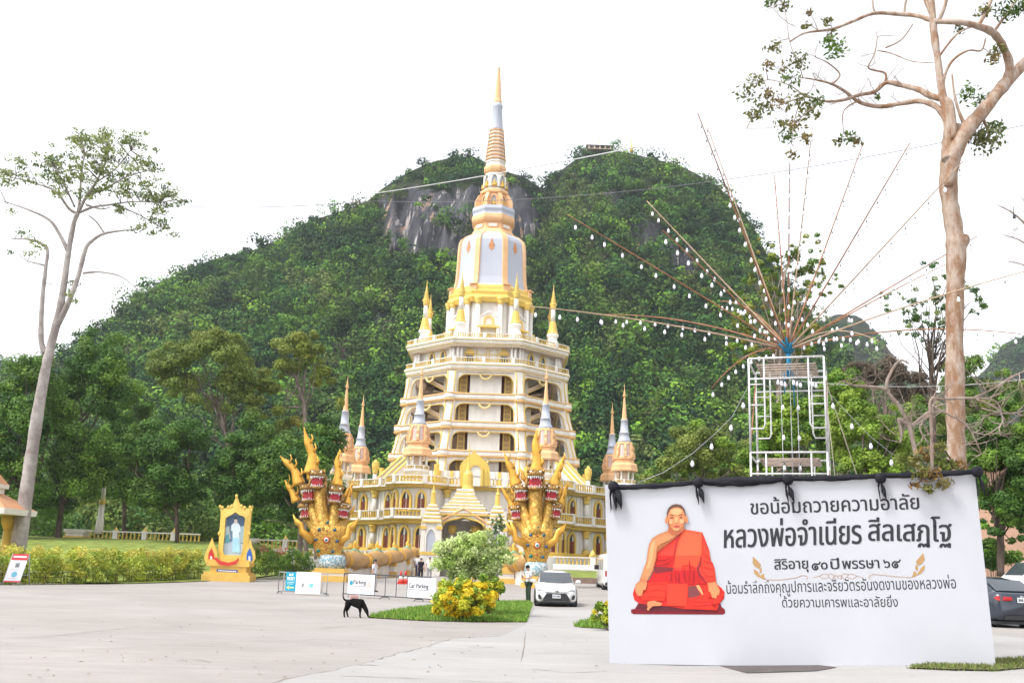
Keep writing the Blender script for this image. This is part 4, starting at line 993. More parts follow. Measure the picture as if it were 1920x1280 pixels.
        for q in range(9):                                # curls over the brow
            x = -.6 + q * .15; m.tube([H(x, -.1, .66), H(x * 1.05, -.2, .86), H(x * 1.1, -.05, 1.02)], [.1 * s, .08 * s, .01 * s], 5, 0)
        for q in (-1, 1): m.ball(H(q * .36, -.25, .74), .10 * s, n=8, m=6, mi=1)
        hd = m.build('head', [m_head, m_tooth], t)
        m = MB(); rings = []
        for y, wx, zc, hh in ((.35, .40, -.03, .34), (-.02, .45, -.03, .40), (-.08, .44, -.03, .38)):
            rings.append([H(wx * a, y, zc + hh * b) for a, b in ((1, -1), (1, 1), (-1, 1), (-1, -1))])
        m.loft(rings, 0, smooth=False); m.tube([H(0, .1, -.36), H(0, -.3, -.34), H(0, -.55, -.40)], [.16 * s, .14 * s, .05 * s], 8, 1, flat=.4); m.build('mouth', [m_mouth, mat('tongue_red', (.6, .03, .06), .4)], hd)
        m = MB()
        for q in range(8):
            x = -.49 + q * .14; y = -.16 - .42 * (1 - (x / .56) ** 2); L_ = .32 if q in (1, 6) else .20
            m.tube([H(x, y, .40), H(x, y - .02, .40 - L_)], [.078 * s, .010 * s], 5, 0); m.tube([H(x * .92, y + .06, -.45), H(x * .92, y + .05, -.45 + L_ * .8)], [.07 * s, .010 * s], 5, 0)
        for q in (-1, 1):
            for y in (.0, .2): m.tube([H(q * .55, y, .42), H(q * .55, y, .24)], [.06 * s, .008 * s], 5, 0); m.tube([H(q * .52, y, -.42), H(q * .52, y, -.28)], [.05 * s, .008 * s], 5, 0)
        m.build('teeth', m_tooth, hd)
        m = MB(); pp = [l(x, y, dy + .35) for x, y in crest]; n = len(pp); fine = []; ww = []
        for q in range((n - 1) * 5 + 1):
            f = q / 5; a = min(int(f), n - 2); u = f - a; p0, p1, p2, p3 = pp[max(a - 1, 0)], pp[a], pp[a + 1], pp[min(a + 2, n - 1)]
            fine.append(.5 * ((2 * p1) + (p2 - p0) * u + (2 * p0 - 5 * p1 + 4 * p2 - p3) * u * u + (3 * p1 - p0 - 3 * p2 + p3) * u ** 3)); g = q / ((n - 1) * 5)
            ww.append(max(.02, cw * k * (1 - g) ** .8 * (1 + .16 * math.sin(g * 11 + 1))))
        flame(m, fine, ww, .5)
        for q in (3, 7, 11):                              # hooked curls on the flame's edge
            if q < len(fine) - 3:
                sgn = 1 if q % 2 else -1; b0 = fine[q] + Vector((sgn * ww[q] * .6, -.08, 0)); m.tube([b0, b0 + Vector((sgn * .14, 0, .3)), b0 + Vector((sgn * .04, 0, .6))], [ww[q] * .4, ww[q] * .24, .02], 6, flat=.5)
        m.build('crest_flame', m_gold, hd)
        sx = 1 if mx > base[0] else -1                     # cheek fin on the outer side
        m = MB(); m.tube([H(sx * .6, .5, .1), H(sx * .95, .55, .35), H(sx * 1.0, .5, .75), H(sx * 1.2, .5, 1.1)], [.24 * s, .18 * s, .12 * s, .02 * s], 6, flat=.4); m.build('cheek_fin', m_gold, hd)
    # the coiled body trailing back along the ramp
    pts, rads = [], []; m = MB(); fins = MB(); bands = MB()
    for i, (px, py, Yc, r) in enumerate(coil):
        q = P(px, py, Yc) - org
        if i:
            a = pts[-1]; pts.append(a.lerp(q, .5) + Vector((0, 0, -.10))); rads.append((rads[-1] + r) * .5 * .70)
            bands.tube([a.lerp(q, .42) + Vector((0, 0, -.08)), a.lerp(q, .5) + Vector((0, 0, -.1)), a.lerp(q, .58) + Vector((0, 0, -.08))], [rads[-1] * 1.03 + .06] * 3, 16)
        pts.append(q); rads.append(r)
    sm, sr = [], []
    for i in range(len(pts) - 1):
        for f in range(6): u = f / 6; w = (1 - math.cos(u * PI)) / 2; sm.append(pts[i].lerp(pts[i + 1], u)); sr.append(rads[i] * (1 - w) + rads[i + 1] * w)
    sm.append(pts[-1]); sr.append(rads[-1] * .7); m.tube(sm, sr, 16); cb = m.build('coil', m_coil, t)
    bands.build('coil_band', m_gold, cb)
    for i, (px, py, Yc, r) in enumerate(coil[:-1] if len(coil) > 2 else coil):
        q = P(px, py, Yc) - org; m = MB(); m.tube([q + Vector((-.6 * r, 0, r * .75)), q + Vector((0, 0, r * 1.0)), q + Vector((.6 * r, 0, r * .75))], [.1, .22, .1], 8, 1)
        m.tube([q + Vector((0, 0, r * .95)), q + Vector((.1, 0, r * 1.35)), q + Vector((-.04, 0, r * 1.7)), q + Vector((.05, 0, r * 2.1))], [.26, .24, .13, .01], 8, 0, flat=.5); m.build('back_fin', [m_gold, mat('verdigris', (.22, .38, .24), .6)], cb)
    for i, (px, py, Yc, r) in enumerate(coil[1:]):
        q = P(px, py, Yc) - org; zg = gz(q.x + org.x, Yc) - z0; m = MB(); x = q.x - r * .8
        h = max(.5, q.z - r - zg + .35)
        m.box((x - .75, q.y - .5, zg - .1), (x + .75, q.y + .5, zg + h * .3), 0); m.box((x - .6, q.y - .4, zg + h * .3), (x + .6, q.y + .4, zg + h * .6), 1); m.box((x - .72, q.y - .48, zg + h * .6), (x + .72, q.y + .48, zg + h), 0); m.build('coil_base', [m_step, m_white], t)
    m = MB(); A, B = coil[0], coil[-1]; a, b = P(A[0], A[1], A[2]) - org, P(B[0], B[1], B[2]) - org; zg = gz(b.x + org.x, B[2]) - z0
    nrm = Vector((a.y - b.y, b.x - a.x, 0)).normalized() * .2; za = a.z - A[3] * .5; zb_ = b.z - B[3] * .5
    m.prism([Vector((a.x, a.y, -.2)) - nrm, Vector((b.x, b.y, zg - .1)) - nrm, Vector((b.x, b.y, zb_)) - nrm, Vector((a.x, a.y, za)) - nrm], nrm * 2); m.build('ramp_wall', m_white, t)
    return t
SY = 65.0
serpent('serpent_statue', 'gold five-headed serpent statue with outspread crests, its humped body trailing beside the steps', SY, (619, 1088),
    [(594.5, 902, 23, -.12, 0, [(583, 888), (586, 858), (579, 834), (574, 819), (570, 801)], 13, -.3), (577.5, 928, 22, -.38, -.12, [(561, 908), (553, 884), (541, 870), (532, 862), (525, 854)], 10.5, .1),
     (572.6, 961, 20, -.55, -.12, [(556, 940), (547, 921), (539, 909), (534, 899)], 8.5, .4), (628, 931, 21, .16, .08, [(632, 910), (634, 885), (632, 863), (637, 844)], 10, .1), (644, 962, 18, .3, .1, [(650, 944), (655, 921), (660, 905)], 8, .4)],
    [(1050, 598, 640), (1040, 593, 639), (1026, 587, 642), (1012, 582, 648), (998, 580, 653), (985, 584, 652)], (598, 646, 1041, 1064),
    [[(587, 1014), (566, 996), (564, 981), (551, 970)], [(634, 1015), (652, 1005), (655, 985), (670, 975)]],
    [(632, 1046, 65.6, .60), (664, 1050, 69, .66), (706, 1047, 73, .60), (738, 1043, 78, .56), (763, 1038, 83, .52), (778, 1033, 86, .4)], 0)
serpent('serpent_statue', 'gold five-headed serpent statue staring straight out behind the white sedan and small trees', SY, (1004, 1101),
    [(1003.7, 903, 25, 0, 0, [(1006, 888), (1007, 860), (1004, 830), (1007, 803)], 14, -.3), (977.5, 927.5, 21, -.22, -.08, [(969, 909), (960, 885), (952, 866), (945, 847)], 11, .1), (1034, 927.5, 21, .22, .08, [(1038, 910), (1044, 890), (1052, 870), (1060, 850)], 11, .1),
     (968, 964, 18, -.42, -.12, [(962, 949), (952, 932), (939, 911)], 9, .4), (1041, 961, 19, .42, .12, [(1050, 943), (1057, 925), (1065, 904)], 9, .4)],
    [(1064, 988, 1024), (1052, 987, 1025), (1036, 983, 1030), (1022, 979, 1035), (1006, 976, 1039), (990, 978, 1036)], (984, 1026, 1055, 1079),
    [[(988, 1020), (966, 1010), (964, 992), (956, 975)], [(1024, 1022), (1042, 1012), (1047, 995), (1060, 983)]],
    [(990, 1053, 65.6, .60), (963, 1054, 69, .66), (938, 1050, 73, .60), (916, 1045, 78, .56), (902, 1040, 83, .52), (893, 1034, 86, .4)], 0)
# ================================================================ billboard, scaffold with light rods, wires
bl = G(1143, 1243); br_ = G(1868, 1256); d_ = (br_ - bl)
# the board is 3.03 m tall; its near corner is found so that both ends read right
Yl, Yr_ = bl.y, 16.35
BL, BR = P(1143, 1243, Yl), P(1868, 1256, Yr_); TL = P(1143, 908, Yl)
U_ = (BR - BL); BW = U_.length; U_.normalize(); UP = (TL - BL); UP -= U_ * UP.dot(U_); BH = UP.length; UP.normalize(); NB = U_.cross(UP).normalized()   # NB faces the camera
board = thing('memorial_billboard', 'large white memorial board with seated monk portrait and black cloth along its top', 'billboard', BL)
Mb = Matrix((U_, UP, NB)).transposed()                      # local (u, v, d) -> world offset
def lb(u, v, d=0): return U_ * u + UP * v + NB * d
def uvb(px, py):
    r_ = Vector(ray(px, py)); t = (BL - Vector(CAM)).dot(NB) / r_.dot(NB); q = Vector(CAM) + r_ * t - BL; return q.dot(U_), q.dot(UP)
m_board = mat('printed_vinyl', (.47, .475, .515), .42, var=.04, scale=.8)
m_print = mat('print_ink', (1, 1, 1), .5, var=.06, scale=3, attr=True, spec=.3)
m_steel = mat('dull_steel', (.42, .41, .40), .45, metal=.4, var=.25, scale=4)
m_white_tube = mat('scuffed_white_tube', (.60, .60, .60), .5, var=.25, scale=9)
m_rust = mat('rusty_rod', (.33, .15, .075), .7, var=.4, scale=6)
m_blackcloth = mat('black_cloth', (.008, .008, .014), .75, var=.3, scale=5, bump=.5, bscale=14, spec=.3)
tr_u = uvb(1838, 891)
m = MB(); c4 = [(0, 0), (BW, 0), (BW, BH * 1.0), (0, BH)]
m.prism([lb(u, v, -.03) for u, v in c4], NB * .03); m.build('panel', m_board, board)
m = MB(); 
for k in range(5):
    u = .05 + (BW - .1) * k / 4; m.prism([lb(u - .03, 0, -.09), lb(u + .03, 0, -.09), lb(u + .03, BH, -.09), lb(u - .03, BH, -.09)], NB * .05)
for v in (.02, BH / 2, BH - .08): m.prism([lb(0, v, -.09), lb(BW, v, -.09), lb(BW, v + .05, -.09), lb(0, v + .05, -.09)], NB * .04)
for u in (.8, BW / 2, BW - .8): m.tube([lb(u, BH * .8, -.1), lb(u, .02, -1.4)], .03, 6)
m.build('back_frame', m_steel, board)
DARK = (.026, .026, .034)
slope = 0.0
def line_text(body, pl_, pr_, hpx, bold, name='lettering', shear=0, strokes_=((0, 0),)):
    global slope
    a, b = uvb(*pl_), uvb(*pr_); slope = (b[1] - a[1]) / (b[0] - a[0]); h = uvb(pl_[0], pl_[1] - hpx)[1] - a[1]
    mm_ = MB()
    for k, (dx, dy) in enumerate(strokes_):                 # a heavier pen: the same line laid again a few millimetres over
        text_mb(mm_, body, lambda u, v, d: lb(u + dx, v + dy + slope * (u - a[0]), .004 + .0012 * k), (a[0], a[1], b[0], a[1] + h), 0, DARK, bold, shear=shear)
    return mm_.build(name, m_print, board)
line_text('ขอน้อมถวายความอาลัย', (1408, 964), (1724, 954), 31, .006, strokes_=((-.005, 0), (.005, 0), (0, .004)))
def calli(body, pl_, pr_, hpx):
    """The big name line: a broad-nib hand, so thick uprights and a slight slant."""
    o = line_text(body, pl_, pr_, hpx, .004, shear=.10, strokes_=((-.008, 0), (-.003, .002), (.003, -.002), (.008, 0))); return o
calli('หลวงพ่อจำเนียร', (1358, 1027), (1616, 1019), 52)
calli('สีลเสฏฺโฐ', (1630, 1024), (1788, 1026), 57)
ST2 = ((-.004, 0), (.004, 0), (0, .003))
line_text('สิริอายุ', (1453, 1074), (1516, 1072), 26, 0, strokes_=ST2); line_text('๐', (1540, 1067), (1552, 1066.5), 13, 0, strokes_=ST2); line_text('ปี', (1558, 1066.5), (1574, 1066), 21, 0, strokes_=ST2)
line_text('พรรษา', (1580, 1066), (1649, 1064.5), 15.5, 0, strokes_=ST2); line_text('๖', (1657, 1064), (1669, 1063.5), 15, 0, strokes_=ST2)
def thai_nine(x0, y0, w, h):
    m = MB()
    def stroke_(pts, hw=.0125):
        P_ = [Vector((*uvb(x0 + a * w, y0 - b * h), 0)) for a, b in pts]; f = []
        for a in range(len(P_) - 1):
            p0, p1, p2, p3 = P_[max(a - 1, 0)], P_[a], P_[a + 1], P_[min(a + 2, len(P_) - 1)]
            for q in range(5): u = q / 5; f.append(.5 * (2 * p1 + (p2 - p0) * u + (2 * p0 - 5 * p1 + 4 * p2 - p3) * u * u + (3 * p1 - p0 - 3 * p2 + p3) * u ** 3))
        f.append(P_[-1]); n = len(f); A, B = [], []
        for i in range(n): d = f[min(i + 1, n - 1)] - f[max(i - 1, 0)]; nn = Vector((-d.y, d.x, 0)).normalized() * hw; A.append(lb(f[i].x + nn.x, f[i].y + nn.y, .004)); B.append(lb(f[i].x - nn.x, f[i].y - nn.y, .004))
        m.add(A + B, [(i, n + i, n + i + 1, i + 1) for i in range(n - 1)], 0, DARK)
    stroke_([(.50, .30), (.40, .24), (.33, .36), (.44, .50), (.60, .44), (.66, .22), (.52, .03), (.26, .06), (.07, .32), (.14, .64), (.38, .77), (.64, .72), (.82, .79), (.93, 1.05)]); return m.build('lettering', m_print, board)
thai_nine(1522, 1067.5, 17, 14.5); thai_nine(1672, 1063.5, 17, 14.5)
line_text('น้อมรำลึกถึงคุณูปการและจริยวัตรอันงดงามของหลวงพ่อ', (1363, 1120), (1794, 1110), 32, .002)
line_text('ด้วยความเคารพและอาลัยยิ่ง', (1467, 1138), (1684, 1137), 22, .002)
# gilt flourishes
m = MB()
def bpoly(m, pts, c, d=.004):
    L_ = [lb(*uvb(x, y), d) for x, y in pts]; m.add(L_, [tuple(range(len(L_)))], 0, c)
gilt = (.40, .24, .10)
Fl = [(1412, 1043), (1424, 1053), (1427, 1062), (1421, 1068), (1430, 1075), (1437, 1086), (1428, 1085), (1418, 1078), (1413, 1066), (1411, 1056)]
bpoly(m, [(1412, 1043), (1420, 1050), (1427, 1058), (1424, 1066), (1416, 1062), (1411, 1055)], gilt); bpoly(m, [(1413, 1066), (1420, 1070), (1425, 1078), (1430, 1084), (1420, 1080), (1414, 1074)], gilt); bpoly(m, [(1424, 1067), (1428, 1062), (1428, 1071), (1424, 1076)], gilt); bpoly(m, [(1426, 1078), (1432, 1074), (1433, 1081), (1437, 1086), (1430, 1085)], gilt)
bpoly(m, [(1731, 1036), (1724, 1044), (1717, 1052), (1721, 1060), (1729, 1056), (1734, 1048)], gilt); bpoly(m, [(1734, 1058), (1727, 1064), (1722, 1072), (1715, 1080), (1726, 1075), (1733, 1068)], gilt); bpoly(m, [(1721, 1061), (1717, 1057), (1716, 1066), (1721, 1071)], gilt); bpoly(m, [(1719, 1073), (1713, 1069), (1712, 1077), (1708, 1082), (1716, 1080)], gilt)
def curl(m, pts, w=.006, c=(.42, .30, .24)):
    P_ = [Vector((*uvb(x, y), 0)) for x, y in pts]; f = []
    for a in range(len(P_) - 1):
        p0, p1, p2, p3 = P_[max(a - 1, 0)], P_[a], P_[a + 1], P_[min(a + 2, len(P_) - 1)]
        for q in range(6): u = q / 6; f.append(.5 * (2 * p1 + (p2 - p0) * u + (2 * p0 - 5 * p1 + 4 * p2 - p3) * u * u + (3 * p1 - p0 - 3 * p2 + p3) * u ** 3))
    f.append(P_[-1]); n = len(f); A, B = [], []
    for i in range(n):
        d = f[min(i + 1, n - 1)] - f[max(i - 1, 0)]; nn = Vector((-d.y, d.x, 0)).normalized() * w; A.append(lb(f[i].x + nn.x, f[i].y + nn.y, .004)); B.append(lb(f[i].x - nn.x, f[i].y - nn.y, .004))
    m.add(A + B, [(i, n + i, n + i + 1, i + 1) for i in range(n - 1)], 0, c)
curl(m, [(1437, 1086), (1465, 1086), (1494, 1082)]); curl(m, [(1708, 1082), (1680, 1080), (1650, 1077)])
curl(m, [(1494, 1082), (1505, 1078), (1514, 1081), (1512, 1086)]); curl(m, [(1650, 1077), (1638, 1076), (1629, 1080), (1632, 1085)])
for s in (-1, 1):
    cx = 1571; X = lambda x: cx + s * x
    curl(m, [(X(47), 1082), (X(36), 1079), (X(25), 1075), (X(17), 1080), (X(27), 1084), (X(36), 1079)], .005); curl(m, [(X(20), 1076), (X(11), 1075), (X(6), 1081), (X(12), 1085), (X(17), 1081)], .005); curl(m, [(X(4), 1085), (X(9), 1080), (X(2), 1078), (X(0), 1084)], .005)
m.build('gilt_flourish', m_print, board)
# the printed portrait, layer on layer of flat ink
m = MB(); lay = [0]
def ink(pts, c, step=1, soft=0):
    lay[0] += step; d_ = .003 + .0016 * lay[0]; F_ = lambda x, y: lb(*uvb(1170 + x / 5.333, 930 + y / 5.333), d_); n = len(pts); c = s2l(*c)
    if not soft: m.add([F_(x, y) for x, y in pts], [tuple(range(n))], 0, c); return
    # a printed tone that runs from a darker edge to a lighter middle, as in the printed photograph
    cx, cy = sum(p[0] for p in pts) / n, sum(p[1] for p in pts) / n; k0 = len(m.v)
    m.add([F_(x, y) for x, y in pts], [tuple(range(n))], 0, tuple(v * (1 - soft) for v in c)); d_ += .0008; k0 = len(m.v)
    m.add([F_(x, y) for x, y in pts] + [F_(x + (cx - x) * .22, y + (cy - y) * .22) for x, y in pts] + [F_(x + (cx - x) * .6, y + (cy - y) * .6) for x, y in pts] + [F_(cx - .06 * 60, cy - 6)],
          [(i, (i + 1) % n, n + (i + 1) % n, n + i) for i in range(n)] + [(n + i, n + (i + 1) % n, 2 * n + (i + 1) % n, 2 * n + i) for i in range(n)] + [(2 * n + i, 2 * n + (i + 1) % n, 3 * n) for i in range(n)], 0, c)
    for i in range(n): m.c[k0 + i] = tuple(v * (1 - soft) for v in c); m.c[k0 + 2 * n + i] = tuple(min(1, v * (1 + soft * .25)) for v in c)
    m.c[k0 + 3 * n] = tuple(min(1, v * (1 + soft * .3)) for v in c)
def ell(cx, cy, rx, ry, c, rot=0, n=22, a0=0, a1=2 * PI, step=1, soft=0):
    pts = []
    for k in range(n):
        t = a0 + (a1 - a0) * k / (n if abs(a1 - a0) > 6.2 else n - 1); x, y = rx * math.cos(t), ry * math.sin(t); pts.append((cx + x * math.cos(rot) - y * math.sin(rot), cy + x * math.sin(rot) + y * math.cos(rot)))
    ink(pts, c, step, soft)
def stroke(pts, w, c, step=0):
    """A tapering brush stroke: folds in the robe, fingers, brows."""
    n = len(pts); A, B = [], []
    for i, (x, y) in enumerate(pts):
        x0, y0 = pts[max(i - 1, 0)]; x1, y1 = pts[min(i + 1, n - 1)]; d = math.hypot(x1 - x0, y1 - y0) or 1; f = w * (1 if 0 < i < n - 1 else .25); A.append((x - (y1 - y0) / d * f, y + (x1 - x0) / d * f)); B.append((x + (y1 - y0) / d * f, y - (x1 - x0) / d * f))
    ink(A + B[::-1], c, step)
ink([(70, 1130), (110, 1122), (150, 1055), (300, 1020), (800, 1020), (960, 1055), (975, 1102), (1008, 1128), (1012, 1165), (990, 1180), (95, 1176), (72, 1162)], (118, 20, 32))
ink([(120, 1120), (160, 1050), (955, 1050), (965, 1105), (940, 1142), (600, 1146), (240, 1146)], (92, 30, 40))
ink([(310, 765), (240, 845), (150, 850), (105, 915), (88, 975), (105, 1035), (150, 1068), (250, 1080), (420, 1095), (600, 1125), (760, 1128), (930, 1138), (950, 1080), (1000, 1020), (1006, 955), (975, 915), (915, 865), (860, 800), (740, 715), (420, 715)], (214, 42, 32))
ink([(330, 490), (440, 440), (560, 372), (600, 328), (700, 345), (783, 360), (800, 400), (850, 530), (868, 640), (890, 670), (905, 720), (922, 855), (860, 870), (800, 850), (770, 800), (300, 790), (312, 700), (318, 600)], (224, 62, 48), soft=.2)
ink([(318, 590), (500, 590), (500, 720), (300, 780), (312, 680)], (200, 36, 32))
ink([(602, 330), (783, 362), (778, 560), (750, 690), (690, 715), (495, 715), (505, 570), (560, 420)], (246, 92, 58), soft=.22)
ink([(500, 590), (775, 590), (752, 690), (690, 716), (495, 716)], (240, 74, 46))
ink([(785, 400), (850, 530), (868, 640), (890, 672), (906, 722), (922, 850), (845, 862), (790, 760), (765, 690), (780, 560)], (222, 58, 40), soft=.3)
ink([(300, 745), (420, 735), (560, 740), (720, 735), (790, 800), (830, 870), (640, 880), (430, 870), (240, 858)], (190, 30, 32))
ink([(300, 700), (490, 712), (490, 745), (310, 770)], (120, 38, 44))
ink([(235, 855), (440, 850), (430, 1000), (400, 1045), (180, 1040), (150, 990), (215, 960), (235, 920)], (226, 52, 34), soft=.3)
ink([(640, 885), (830, 880), (870, 960), (905, 1030), (960, 960), (1000, 980), (960, 1060), (880, 1090), (930, 1138), (760, 1130), (600, 1125), (640, 1010)], (222, 46, 32), soft=.22)
ink([(645, 900), (715, 890), (770, 985), (700, 1010), (645, 1012)], (120, 60, 62))
ink([(430, 870), (640, 872), (634, 1098), (428, 1090)], (232, 60, 40), soft=.15); stroke([(430, 1088), (530, 1092), (634, 1098)], 4, (160, 20, 28)); stroke([(430, 872), (426, 980), (428, 1090)], 4, (160, 24, 28), 0); stroke([(640, 880), (640, 1000), (634, 1096)], 4, (150, 26, 30), 0)
for pts, w, c in (([(560, 372), (520, 480), (505, 580), (495, 700)], 6, (160, 40, 40)), ([(345, 500), (450, 460), (560, 390)], 5, (190, 70, 60)), ([(330, 560), (420, 520), (520, 440)], 4, (200, 60, 50)), ([(320, 640), (400, 640), (490, 610)], 6, (150, 24, 30)), ([(318, 690), (420, 680), (490, 640)], 6, (150, 24, 30)), ([(770, 600), (755, 690), (735, 720), (760, 790), (820, 860)], 9, (128, 40, 46)),
                  ([(790, 560), (830, 600), (865, 640)], 4, (180, 36, 32)), ([(790, 640), (840, 660), (885, 672)], 5, (180, 36, 32)), ([(780, 700), (840, 720), (900, 730)], 5, (176, 36, 34)), ([(800, 780), (850, 800), (910, 800)], 4, (180, 36, 34)), ([(555, 760), (545, 840), (560, 870), (690, 885)], 6, (140, 26, 34)), ([(580, 760), (585, 700), (640, 690), (700, 710), (735, 780), (750, 850)], 7, (196, 34, 34)), ([(655, 640), (660, 720), (650, 850)], 9, (178, 26, 32)), ([(610, 720), (600, 790), (625, 860)], 6, (150, 24, 32)), ([(690, 730), (700, 800), (690, 870)], 6, (150, 24, 32)), ([(470, 745), (475, 800), (465, 860)], 4, (150, 24, 32)), ([(520, 745), (515, 800), (525, 860)], 4, (150, 24, 32)),
                  ([(240, 900), (320, 870), (430, 880)], 4, (170, 28, 30)), ([(230, 960), (330, 930), (425, 950)], 4, (170, 28, 30)), ([(210, 1010), (300, 1000), (420, 1010)], 4, (170, 28, 30)), ([(640, 1040), (760, 1060), (880, 1050)], 4, (170, 28, 30)), ([(680, 1100), (800, 1090), (930, 1075)], 5, (160, 26, 30)), ([(860, 1020), (890, 1080), (930, 1135)], 5, (170, 28, 30))): stroke(pts, w, c)
SK, SKL, SKD = (206, 132, 88), (222, 156, 108), (176, 98, 64)
ink([(438, 345), (350, 378), (285, 418), (252, 480), (238, 560), (228, 640), (200, 720), (175, 790), (155, 850), (225, 855), (262, 800), (292, 740), (318, 650), (332, 560), (338, 488), (440, 442), (560, 374), (548, 345)], SK, soft=.28)
ink([(300, 430), (270, 490), (256, 570), (248, 650), (225, 720), (255, 720), (282, 640), (296, 550), (312, 470)], SKL, 1); stroke([(335, 500), (322, 610), (292, 735), (255, 810)], 6, SKD)
ink([(150, 850), (118, 880), (112, 935), (128, 975), (145, 1000), (152, 985), (162, 1002), (172, 985), (184, 990), (190, 960), (198, 930), (205, 938), (220, 930), (236, 870), (228, 850)], SK, soft=.2)
for a in ([(150, 880), (148, 930), (150, 985)], [(175, 890), (172, 940), (176, 985)], [(200, 880), (196, 920), (198, 935)]): stroke(a, 3, SKD)
ink([(835, 865), (920, 850), (945, 900), (962, 945), (950, 990), (938, 980), (925, 1015), (910, 1026), (898, 1010), (884, 1020), (874, 985), (862, 955), (848, 950), (842, 900)], SK, soft=.2)
for a in ([(880, 900), (882, 950), (888, 1010)], [(905, 900), (905, 960), (910, 1018)], [(928, 895), (932, 940), (938, 980)]): stroke(a, 3, SKD)
ink([(240, 1050), (300, 1040), (385, 1068), (370, 1092), (290, 1095), (262, 1120), (248, 1142), (230, 1130), (240, 1100), (232, 1085)], SK); ink([(722, 888), (750, 884), (772, 920), (795, 975), (785, 988), (768, 960), (745, 935)], SKL)
ink([(448, 300), (440, 350), (480, 385), (540, 390), (600, 340), (606, 290)], SKD)
ell(525, 215, 92, 138, SK, soft=.30); ell(427, 238, 13, 38, SK, .1); ell(627, 232, 13, 40, SK, -.1); stroke([(427, 215), (424, 240), (432, 265)], 3, SKD); stroke([(628, 205), (631, 235), (624, 262)], 3, SKD)
ink([(433, 210), (430, 165), (445, 120), (480, 88), (525, 78), (575, 88), (606, 125), (618, 170), (617, 205), (604, 160), (585, 128), (545, 108), (500, 110), (465, 130), (446, 165)], (92, 66, 58))
ell(525, 155, 58, 34, (228, 162, 114)); ell(470, 255, 22, 24, (226, 158, 112)); ell(580, 250, 22, 24, (226, 158, 112), step=0); ell(527, 327, 30, 15, (224, 156, 110), step=0); ell(527, 238, 12, 32, (230, 166, 118), step=0)
stroke([(455, 192), (480, 184), (505, 194)], 4, (96, 60, 46)); stroke([(545, 192), (572, 183), (598, 190)], 4, (96, 60, 46), 0)
for x in (481, 572): ell(x, 212, 17, 7, (150, 92, 66), step=1); ell(x, 213, 7, 6, (48, 28, 24))
stroke([(512, 262), (527, 272), (546, 262)], 4, (170, 92, 64)); stroke([(492, 286), (470, 310)], 3, SKD, 0); stroke([(566, 284), (588, 308)], 3, SKD, 0)
ink([(494, 298), (527, 290), (566, 297), (548, 312), (527, 316), (508, 311)], (190, 84, 76)); stroke([(494, 299), (527, 302), (566, 298)], 2.5, (124, 50, 48))
stroke([(460, 205), (448, 260), (460, 310), (490, 345)], 4, SKD); stroke([(500, 350), (530, 356), (560, 346)], 3, SKD)
m.build('portrait_print', m_print, board)
# black cloth swagged along the top, knotted five times
knots = [(1152, 922), (1310, 912), (1477, 905), (1650, 900), (1832, 892)]
def cloth(m, pts, rad_):
    f, r_ = [], []
    for a in range(len(pts) - 1):
        for q in range(8):
            u = q / 8; f.append(pts[a].lerp(pts[a + 1], u)); r_.append(rad_[a] * (1 - u) + rad_[a + 1] * u)
    f.append(pts[-1]); r_.append(rad_[-1]); rings = []
    for i, p in enumerate(f):
        rings.append([p + UP * (math.sin(t) * r_[i] * (1 + .22 * math.sin(5 * t + i * .55))) + NB * (math.cos(t) * r_[i] * .6 * (1 + .2 * math.sin(4 * t + i * .4))) for t in [k * 2 * PI / 14 for k in range(14)]])
    m.loft(rings)
m = MB()
for (x0, y0), (x1, y1) in zip(knots, knots[1:]):
    L_ = []
    for f in (0, .25, .5, .75, 1):
        u, v = uvb(x0 + (x1 - x0) * f, y0 + (y1 - y0) * f - 6); L_.append(lb(u, v + .02 - .02 * math.sin(f * PI), .06))
    k = .07 if x0 == 1310 else .042
    cloth(m, L_, [.04, k, k * 1.1, k, .036])
m.build('cloth_swag', m_blackcloth, board)
tails = [[(1152, 912), (1148, 925), (1152, 945)], [(1310, 905), (1308, 920), (1316, 936)], [(1477, 900), (1475, 918), (1484, 936)], [(1650, 897), (1648, 912), (1655, 932)], [(1830, 885), (1832, 900), (1838, 922)]]
for i, tl in enumerate(tails):
    m = MB(); L_ = [lb(*uvb(x, y), .10) for x, y in tl]; m.ball(L_[0], .10, .08, .095, 10, 7); ws = [.055, .12, .19] if i == 0 else [.05, .095, .125]
    for j in range(3 if i == 0 else 2):
        o = U_ * (.05 * (j - .5)) ; cloth(m, [L_[0] + o * .3, L_[1] + o, L_[2] + o * 1.9 + UP * (.03 * j)], [.045, ws[1] * .8, ws[2] * .75])
    m.build('cloth_knot', m_blackcloth, board)

